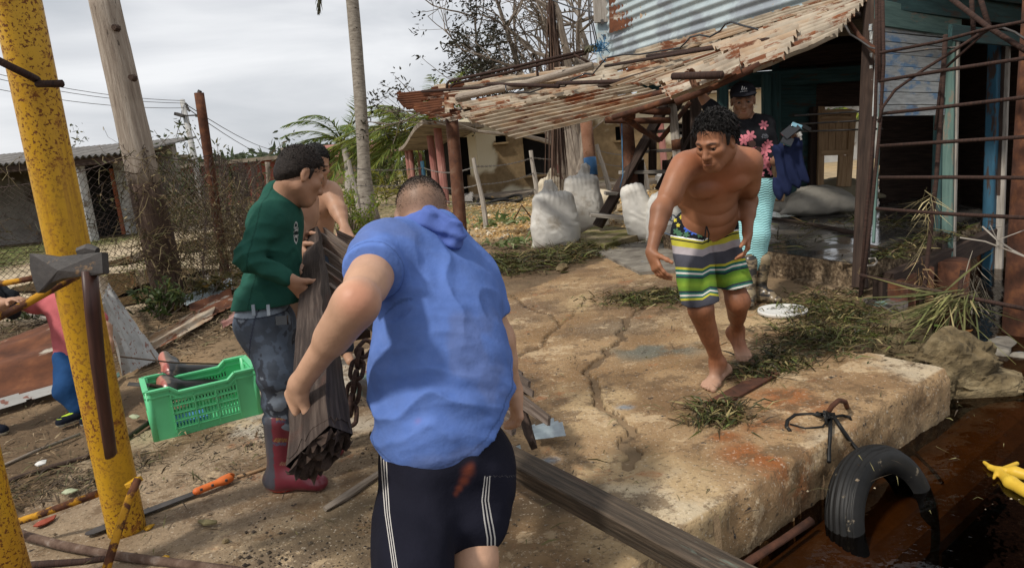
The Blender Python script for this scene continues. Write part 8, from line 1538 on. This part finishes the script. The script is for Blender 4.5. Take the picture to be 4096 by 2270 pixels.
    def jc(v):
        c = camo(v, ((.075, .09, .115), (.1, .125, .165), (.055, .062, .078), (.19, .22, .26)), 9, 5)*(.75+.5*fbm(v, 30, 3, 6)[:, None]); z = v[:, 2]; zt = U(1060, 1216, 2.95)[2]
        m = (zt-z < .045); c[m] = A(.24, .28, .33)*(.75+.5*fbm(v[m], 30, 3, 6)[:, None]); c[np.abs(zt-z-.047) < .003] = (.03, .035, .05); x = (v-J['P'])@Rt; m = (np.abs(x[:, 1]-.01+.1*(zt-z)) < .003); c[m] = (.04, .045, .07); return c
    s.build('jeans', M['cloth'], o, .005, jc)
    mb = MB(); mb.box(U(1128, 1298, 2.87), U(1126, 1262, 2.87), .05, .012, up=-_f); mb.build('phone', M['phone'], o)
    mb = MB()
    for x in (1072, 1012): mb.box(U(x, 1218, 2.88), U(x+4, 1262, 2.87), .014, .006, up=-_f)
    mb.build('belt_loops', mat('denim_loop', [(.3, (.2, .24, .28)), (.7, (.3, .34, .38))], 9), o)
    for i, (hx, lb) in enumerate(((0, 'dark red rubber boot with bright red sole'), (1, 'dark red rubber boot behind the plank'))):
        an = J['an'][i]; hl = A(an[0]-.045, an[1]+.01, .0); s2, c2 = welly('', hl, A(.97, -.22, 0), nrm(mixv(J['kn'][i], an, .5)-A(hl[0]+.05, hl[1], 0)), A(0, 0, 1), L_=.28, shaft=.33, cols=((.16, .022, .035), (.55, .02, .018)), r=.054)
        def bc(v, c2=c2, hl=hl):
            c = c2(v)
            px = np.array([Pj_(q) for q in v])
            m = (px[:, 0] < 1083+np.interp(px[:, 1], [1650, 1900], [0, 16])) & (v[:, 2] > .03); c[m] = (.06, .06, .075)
            for y0, y1, x0, x1, cc in [(1668, 1678, 1098, 1150, (.28, .17, .05)), (1680, 1690, 1105, 1150, (.05, .07, .12)), (1752, 1766, 1095, 1150, (.28, .17, .05)), (1768, 1780, 1092, 1145, (.07, .1, .16)), (1845, 1860, 1120, 1148, (.25, .14, .09))]:
                m = (px[:, 1] > y0) & (px[:, 1] < y1) & (px[:, 0] > x0) & (px[:, 0] < x1) & ((px[:, 0]*.35+px[:, 1]*.2) % 3 > .9); c[m] = cc
            return c
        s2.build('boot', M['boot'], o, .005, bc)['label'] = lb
green_man()
# ---------------------------------------------------------------- two shirtless men at the far end of the panel
def far_man(label, J, hs, skin, Rh, pants, line=.06, hairc=(.016, .014, .013), hv=None, belly=.03, h=.006):
    hc = J['hc']; J['head'] = (hc, Rh); b, f, a, Rt, L_ = tframe(J); s = SDF(); torso(s, J, 0, belly=belly, chest=1.05)
    C_ = J['P']+a*L_*.74
    for q in (-1, 1): s.ell(C_+b*q*.075+f*.085, (.085, .04, .062), Rt, k=.03)
    limbs(s, J, 1.08, 1.0); neckp(s, J, .058); head(s, hc, Rh, hs)
    for i in (0, 1): hand(s, J['wr'][i], J['hd'][i][0]-J['wr'][i], J['hd'][i][1], J['hd'][i][2], .5, 1.0)
    for i in (0, 1): an = J['an'][i]; s.cap(an, an+A(.05, -.12, -.04), .036, .03, k=.04)
    def col(v):
        c = headcol(v, hc, Rh, hs, skin, .4)
        for q in (-1, 1): c = spot(v, c, C_+b*q*.09+f*.122-a*.03, .016, A(*skin)*.4)
        return c
    o = build_person(s, label, h, col, A(J['P'][0], J['P'][1], 0)); eyes(o, hc, Rh, hs); hairmesh(o, hc, Rh, hs, .006, line, -.055, .004, 60, hairc, .006); strands(o, hc, Rh, hs, 1500, .014, line, -.055, -.08, hairc, 5, thick=.005, wd=.002)
    s = SDF(); s.ell(J['P']-a*.02, (.175, .135, .13), Rt, k=.06)
    for i in (0, 1): s.cap(J['hip'][i], J['kn'][i], .1, .08, k=.06); s.cap(J['kn'][i], mixv(J['kn'][i], J['an'][i], .9), .078, .065, k=.05)
    s.cut(J['P']+A(0, 0, .05), A(0, 0, 1)); s.build('trousers', M['cloth'], o, .009, pants)
    return o
def legs_to_ground(P, d=.1, fx=0.0): return dict(hip=[P+A(-d, 0, -.04), P+A(d, 0, -.04)], kn=[A(P[0]-d-.03+fx, P[1]-.12, .47), A(P[0]+d+.03+fx, P[1]-.1, .47)], an=[A(P[0]-d-.03, P[1]+.02, .09), A(P[0]+d+.03, P[1]+.04, .09)])
P_ = U(1245, 1000, 4.75); J = dict(P=P_, N=U(1240, 752, 4.62), front=A(.15, -1, -.1), sh=[U(1165, 785, 4.6), U(1322, 768, 4.58)], el=[U(1165, 880, 4.4), U(1352, 838, 4.5)], wr=[U(1196, 912, 4.2), U(1380, 912, 4.4)], hc=U(1264, 655, 4.48), calf=A(0, 1, 0)); J.update(legs_to_ground(P_))
J['hd'] = [(U(1232, 935, 4.15), A(.2, .2, -1), A(.2, -1, .2)), (U(1393, 945, 4.35), A(-.3, .1, -1), A(-.9, -.3, 0))]
far_man('shirtless man with short dark hair looking down at the far end of the panel', J, 1.06, (.42, .24, .155), rotm(A(-.9, -.4, .12), A(.42, -.78, -.42)), (.03, .04, .06), line=.075)
P_ = U(1125, 1040, 3.85); J = dict(P=P_, N=U(1165, 790, 3.78), front=A(.75, -.55, -.1), sh=[U(1120, 815, 3.68), U(1222, 800, 3.92)], el=[U(1178, 905, 3.62), U(1190, 915, 3.8)], wr=[U(1190, 985, 3.52), U(1200, 950, 3.68)], hc=U(1182, 706, 3.74), calf=A(0, 1, 0)); J.update(legs_to_ground(P_))
J['hd'] = [(U(1224, 1035, 3.46), A(.6, .3, -.6), A(.3, -.8, .5)), (U(1226, 985, 3.62), A(.6, .3, -.6), A(.3, -.8, .5))]
far_man('shirtless man hidden behind the man in green, only chest and forearms showing', J, .98, (.38, .21, .135), rotm(A(-.3, -.9, .1), A(.85, -.2, -.45)), (.05, .03, .02))
# ---------------------------------------------------------------- the woman in the shade
def woman():
    skin = (.24, .125, .075)
    J = dict(P=U(3012, 745, 5.62), N=U(2988, 470, 5.62), front=A(-.25, -.95, 0), sh=[U(2918, 505, 5.6), U(3066, 500, 5.62)], el=[U(2835, 425, 5.55), U(3100, 640, 5.5)], wr=[U(2782, 342, 5.5), U(3190, 605, 5.35)],
             hip=[U(2985, 765, 5.6), U(3048, 760, 5.62)], kn=[U(2992, 960, 5.55), U(3040, 940, 5.5)], an=[U(3008, 1205, 5.52), U(3028, 1150, 5.6)], calf=A(0, 1, 0))
    hs = 1.16; hc = U(2972, 400, 5.55); R = rotm(A(-.96, .28, 0), A(-.28, -.94, -.15)); J['head'] = (hc, R); b, f, a, Rt, L_ = tframe(J)
    s = SDF(); torso(s, J, -.02, chest=.92, hips=1.0); limbs(s, J, .88, 1.05); neckp(s, J, .05, 1.05); head(s, hc, R, hs, jaw=.92)
    hand(s, J['wr'][0], U(2768, 300, 5.48)-J['wr'][0], A(-.6, -.6, .2), A(.5, -.7, .2), .7, 1.0); hand(s, J['wr'][1], U(3178, 525, 5.3)-J['wr'][1], A(-.6, -.4, -.1), A(-.5, -.3, .8), [.5, .6, .65, .7], 1.15, tcurl=.2)
    o = build_person(s, 'woman in black cap and floral top with turquoise leggings standing in the shade', .0055, lambda v: headcol(v, hc, R, hs, skin), G(3040, 1200, 0)); eyes(o, hc, R, hs)
    hairmesh(o, hc, R, hs, .01, .06, -.06, .003, 50, (.014, .012, .011), .006)
    s = SDF(); s.ell(hc+R@(A(0, -.008, .05)*hs), A(.088, .108, .075)*hs, R, k=.02); s.cap(hc+R@(A(-.03, .1, .052)*hs), hc+R@(A(.03, .1, .052)*hs), .05*hs, k=.02, n=R[:, 2], sf=.25); s.cap(hc+R@(A(0, .12, .048)*hs), hc+R@(A(0, .13, .046)*hs), .05*hs, k=.02, n=R[:, 2], sf=.22); s.cut(hc+R@(A(0, 0, .034)*hs), -R[:, 2]); s.build('cap', M['cloth'], o, .0045, (.014, .014, .018))
    lg = MB(); lc = hc+R@(A(.0, .106, .083)*hs)
    for k in range(3): q = lc+R@A(-.016+k*.015, .003, -.004); lg.box(q, q+R@A(-.006, 0, .012+k*.009), .008, .004, up=R[:, 1], bev=.05)
    lg.build('cap_logo', mat('white_print', [(.3, (.5, .5, .5)), (.7, (.55, .55, .55))], 3), o)
    fc_ = bpy.data.curves.new('cap_lettering', 'FONT'); fc_.body = 'adidas'; fc_.size = .024; fc_.align_x = 'CENTER'; fc_.extrude = .001; fo = bpy.data.objects.new('cap_lettering', fc_); COL.objects.link(fo); fo.parent = o; q = lc+R@A(0, .007, -.024); Rx = np.stack([-R[:, 0], R[:, 2], R[:, 1]], 1); mw = Matrix([[*Rx[i], (q-origin_of(o))[i]] for i in range(3)]+[[0, 0, 0, 1]]); fo.matrix_local = mw; fc_.materials.append(bpy.data.materials['white_print']); dg = bpy.context.evaluated_depsgraph_get(); fm = bpy.data.meshes.new_from_object(fo.evaluated_get(dg)); fo2 = bpy.data.objects.new('cap_lettering', fm); COL.objects.link(fo2); fo2.parent = o; fo2.matrix_local = mw; bpy.data.objects.remove(fo); fo2.name = 'cap_lettering'
    # top
    s = SDF(); torso(s, J, .012, chest=.97, hips=1.0, k=.07, tr=False)
    for q in (-1, 1): s.ell(J['P']+a*L_*.66+b*q*.075+f*.1, (.075, .06, .07), Rt, k=.05)
    for i in (0, 1): sh, el = J['sh'][i], J['el'][i]; s.cap(mixv(J['N']-a*.05, sh, .7), sh, .062, .06, k=.05); s.cap(sh, mixv(sh, el, .9 if i == 0 else .95), .058, .052, k=.05); 
    s.cap(mixv(J['sh'][0], J['el'][0], .5), mixv(J['el'][0], J['wr'][0], .1), .056, .05, k=.04)
    s.ell(J['N']+a*.06+f*.04, (.062, .062, .07), Rt, sub=True, k=.01); s.cap(J['N']+f*.1+a*.02, J['N']+f*.14-a*.09, .05, .012, sub=True, k=.01)
    s.cut(U(3040, 706, 5.5), nrm(-a)); s.disp = lambda P: (fbm(P, 8, 3, 4)-.5)*.014
    FLW = [(2940, 500, 17), (2975, 560, 24), (3000, 545, 26), (3055, 500, 20), (3015, 600, 16), (3060, 600, 27), (3075, 575, 18), (2990, 640, 14), (3070, 660, 24), (3060, 640, 20), (3040, 700, 22), (3030, 660, 9), (3090, 640, 12), (2945, 590, 14), (2950, 640, 14), (3085, 690, 14), (3020, 680, 14)]
    def tc2(v):
        px = np.array([Pj_(q) for q in v]); c = np.tile(A(.012, .012, .014), (len(v), 1))
        for i, (x, y, r) in enumerate(FLW): dx, dy = px[:, 0]-x, px[:, 1]-y; th = np.arctan2(dy, dx)+i; rr_ = np.hypot(dx, dy); m = (rr_ < r*(.35+.65*np.abs(np.cos(3*th)))) & (px[:, 0] > 2915); c[m] = A(.5, .16, .19)*(1.15-.5*(rr_[m]/r)[:, None]*0-.35*(rr_[m] < r*.25)[:, None])
        for x, y in [(2985, 610), (3000, 612), (3060, 545), (3045, 660)]: dx, dy = px[:, 0]-x, px[:, 1]-y; m = (np.hypot(dx, dy*1.6) < 15) & (((dx+dy*.6) % 6) < 1.6); c[m] = (.22, .23, .26)
        return c
    s.build('floral_top', M['cloth'], o, .0045, tc2)
    s = SDF(); s.ell(J['P']-a*.01, (.185, .135, .14), Rt, k=.06)
    for i in (0, 1): hp, kn, an = J['hip'][i], J['kn'][i], J['an'][i]; s.cap(hp, kn, .108, .07, k=.07); s.cap(kn, mixv(kn, an, .45), .068, .062, k=.05)
    s.cut(U(3040, 714, 5.5), a); s.disp = lambda P: np.sin(P[..., 2]*330+np.sin(P[..., 0]*60)*1.2)*.0035*np.sign(np.sin(P[..., 0]*70+2))
    s.build('leggings', M['cloth'], o, .0045, (.3, .56, .57))
    for i in (0, 1):
        an = J['an'][i]; hl = A(an[0]-.02, an[1]+.05, .0); s2, _c = welly('', hl, (nrm(A(.55, -.83, 0)) if i else nrm(A(-.3, -.95, 0))), nrm(mixv(J['kn'][i], an, .5)-hl-A(0, -.03, 0)), A(0, 0, 1), L_=.28, shaft=.36, cols=((.1, .08, .05), (.05, .04, .03)), r=.058)
        s2.build('camouflage_boot', M['boot'], o, .006, lambda v: camo(v*A(.6, .6, 2.2), ((.03, .027, .024), (.2, .15, .09), (.07, .055, .04), (.26, .2, .12)), 10, 5))
    mb = MB(); e_ = hc+R@(A(-.082, -.008, -.05)*hs); mb.tube([e_+A(.012*math.cos(t), 0, .014*math.sin(t)) for t in np.linspace(0, 6.28, 12)], .0022, 4, caps=False); mb.build('earring', bpy.data.materials['silver'], o)
    sg = MB()
    for x, y in ((3010, 575), (3032, 600)): c = U(x, y, 5.36); sg.tube([c, c+_f*.012], .028, 12)
    sg.build('sunglasses', mat('brown_lens', [(.3, (.02, .008, .005)), (.7, (.05, .018, .01))], 5, rough=.15), o, smooth=False)
    ph = thing('phones', 'two phones held with keys in the hand of the woman', 'phone', U(3165, 560, 5.25))
    for x0, y0, x1, y1, nm in [(3135, 545, 3190, 500, 'black_phone'), (3128, 555, 3170, 572, 'second_phone')]:
        mb = MB(); mb.box(U(x0, y0, 5.24), U(x1, y1, 5.22), .075, .014, up=-_f+A(0, 0, .5)); mb.build(nm, M['phone'], ph)
    mb = MB(); mb.box(U(3168, 496, 5.22), U(3215, 512, 5.22), .03, .012, up=-_f); mb.build('blue_phone', mat('pale_blue_glass', [(.3, (.2, .4, .5)), (.7, (.25, .46, .56))], 3, rough=.2), ph)
    mb = MB(); mb.tube([U(3193, 530, 5.2), U(3200, 545, 5.2)], .02, 10); mb.tube([U(3200, 543, 5.2), U(3205, 560, 5.2)], .008, 6); mb.build('keys', bpy.data.materials['silver'], ph); mb = MB(); mb.box(U(3210, 505, 5.2), U(3240, 520, 5.2), .035, .018, up=-_f, bev=.3); mb.build('car_key', M['rubber'], ph)
    s = SDF(); s.cap(U(3120, 600, 5.32), U(3190, 575, 5.3), .05, .045, k=.05)
    for x0, y0, x1, y1, r0, r1 in [(3130, 610, 3120, 770, .05, .05), (3150, 600, 3150, 740, .055, .045), (3178, 590, 3215, 710, .045, .04), (3165, 600, 3185, 725, .05, .035)]: s.cap(U(x0, y0, 5.32), U(x1, y1, 5.34), r0, r1, k=.03, n=_f, sf=.55)
    s.disp = lambda P: np.sin((P@nrm(A(1, .1, .25)))*75+5*fbm(P, 6, 3, 2))*.009+(fbm(P, 9, 3, 3)-.5)*.01
    tag(s.build('navy_cloth', M['cloth'], None, .006, (.014, .02, .055)), 'dark navy garment draped over the forearm of the woman', 'garment')
woman()
# ---------------------------------------------------------------- children at the left edge
def child(label, P, N, sh, el, wr, hd, hip, kn, an, hc, Rh, hs, z, shirt, pants, skin, stripe=None, shoe=(.012, .014, .022)):
    J = dict(P=P, N=N, front=A(-.3, -.9, 0), sh=sh, el=el, wr=wr, hip=hip, kn=kn, an=an, calf=A(0, 1, 0), z=z); J['head'] = (hc, Rh); b, f, a, Rt, L_ = tframe(J); s = SDF(); torso(s, J, -.008, k=.05); limbs(s, J, 1.0, 1.0, z); neckp(s, J, .05, z); head(s, hc, Rh, hs)
    for i in (0, 1): hand(s, wr[i], hd[i][0]-wr[i], hd[i][1], hd[i][2], .6, .72)
    o = build_person(s, label, .0055, lambda v: headcol(v, hc, Rh, hs, skin), A(P[0], P[1], 0)); hairmesh(o, hc, Rh, hs, .01, .06, -.055, .003, 50, (.02, .016, .013), .006)
    s = SDF(); torso(s, J, .012, k=.05, tr=False)
    for i in (0, 1): s.cap(mixv(N-a*.03, sh[i], .7), sh[i], .05, .052, k=.04); s.cap(sh[i], mixv(sh[i], el[i], .62), .05, .056, k=.03)
    s.disp = lambda P_: (fbm(P_, 7, 3, 4)-.5)*.02+np.sin((P_@nrm(A(.8, .1, .6)))*60+6*fbm(P_, 6, 2, 3))*.003; s.cut(P+a*.0, -a); s.build('shirt', M['cloth'], o, .0055, shirt)
    s = SDF(); s.ell(P, A(.14, .11, .11)*z+.01, Rt, k=.05)
    for i in (0, 1): s.cap(hip[i], kn[i], .075, .065, k=.05); s.cap(kn[i], mixv(kn[i], an[i], .88), .065, .05, k=.04)
    s.cut(P+a*.05, a); s.disp = lambda P_: (fbm(P_, 9, 3, 4)-.5)*.022; s.build('trousers', M['cloth'], o, .0055, pants)
    for i in (0, 1):
        q = A(an[i][0], an[i][1], 0); fw = nrm(A(-.6, -.8, 0)) if stripe else nrm(A(1, -.35, 0)); s = SDF(); s.cap(q+A(0, 0, .04)-fw*.03, q+fw*.11+A(0, 0, .028), .038, .034, k=.03); s.cap(q+A(0, 0, .05), q+A(0, 0, .09), .036, .034, k=.03); s.cut(q, A(0, 0, -1))
        s.build('shoe', M['cloth'], o, .0045, lambda v: np.where((v[:, 2] < .022)[:, None], A(.5, .48, .42), np.where(((stripe is not None) & ((v[:, 2]*160) % 2 < 1) & (v[:, 2] > .055))[:, None] & (np.abs(((v-q)@nrm(np.cross(fw, A(0, 0, 1))))) < .02)[:, None], A(.45, .6, .05), A(*shoe))))
    return o
g0 = G(292, 1695, 0); g1_ = G(400, 1690, 0)
child('small child in pink shirt and blue trousers half hidden behind the yellow post', U(302, 1425, 4.38), U(262, 1185, 4.42), [U(195, 1222, 4.42), U(345, 1225, 4.42)], [U(95, 1218, 4.38), U(418, 1310, 4.38)], [U(-5, 1185, 4.34), U(440, 1368, 4.34)],
      [(U(-60, 1170, 4.3), A(0, .3, -1), A(0, -1, .2)), (U(446, 1420, 4.32), A(-.9, 0, 0), A(0, -1, 0))], [U(268, 1440, 4.36), U(345, 1440, 4.4)], [U(262, 1560, 4.24), U(360, 1560, 4.32)], [A(g0[0]+.02, g0[1]+.06, .07), A(g1_[0], g1_[1]+.06, .07)], U(278, 1098, 4.4), rotm(A(-1, .1, 0), A(-.1, -1, -.2)), .95, .72, (.5, .13, .14), lambda v: np.where((np.abs(v[:, 2]-.0) < 9)[:, None], A(.018, .06, .16), 0)*(.7+.5*fbm(v, 8, 3, 2)[:, None]), (.42, .24, .155), stripe=1)
g2 = G(-30, 1742, 0); g3 = G(-170, 1760, 0)
child('child in dark clothes mostly outside the left edge, only shoe tip and dark sleeve showing', U(-150, 1400, 4.15), U(-130, 1110, 4.2), [U(-215, 1150, 4.2), U(-62, 1150, 4.15)], [U(-260, 1290, 4.2), U(-5, 1220, 4.05)], [U(-240, 1400, 4.1), U(38, 1205, 3.98)],
      [(U(-235, 1450, 4.1), A(.9, 0, 0), A(0, -1, 0)), (U(70, 1190, 3.95), A(0, .3, -1), A(0, -1, .3))], [U(-180, 1420, 4.14), U(-110, 1420, 4.16)], [U(-175, 1560, 4.06), U(-95, 1560, 4.08)], [A(g3[0], g3[1]+.05, .07), A(g2[0]-.04, g2[1]+.04, .07)], U(-125, 1020, 4.18), rotm(A(-.9, .4, 0), A(.4, -.9, -.2)), .95, .74, (.02, .022, .026), (.02, .022, .026), (.4, .23, .15))
s = SDF(); s.cap(U(-30, 1160, 4.22), U(40, 1185, 4.2), .06, .055, k=.05); s.cap(U(-20, 1200, 4.22), U(45, 1240, 4.2), .07, .05, k=.05); s.disp = lambda P: (fbm(P, 12, 3, 3)-.5)*.04; tag(s.build('dark_bag', M['cloth'], None, .006, (.018, .02, .024)), 'crumpled dark bag hanging beside the outstretched arm of the child', 'bag')
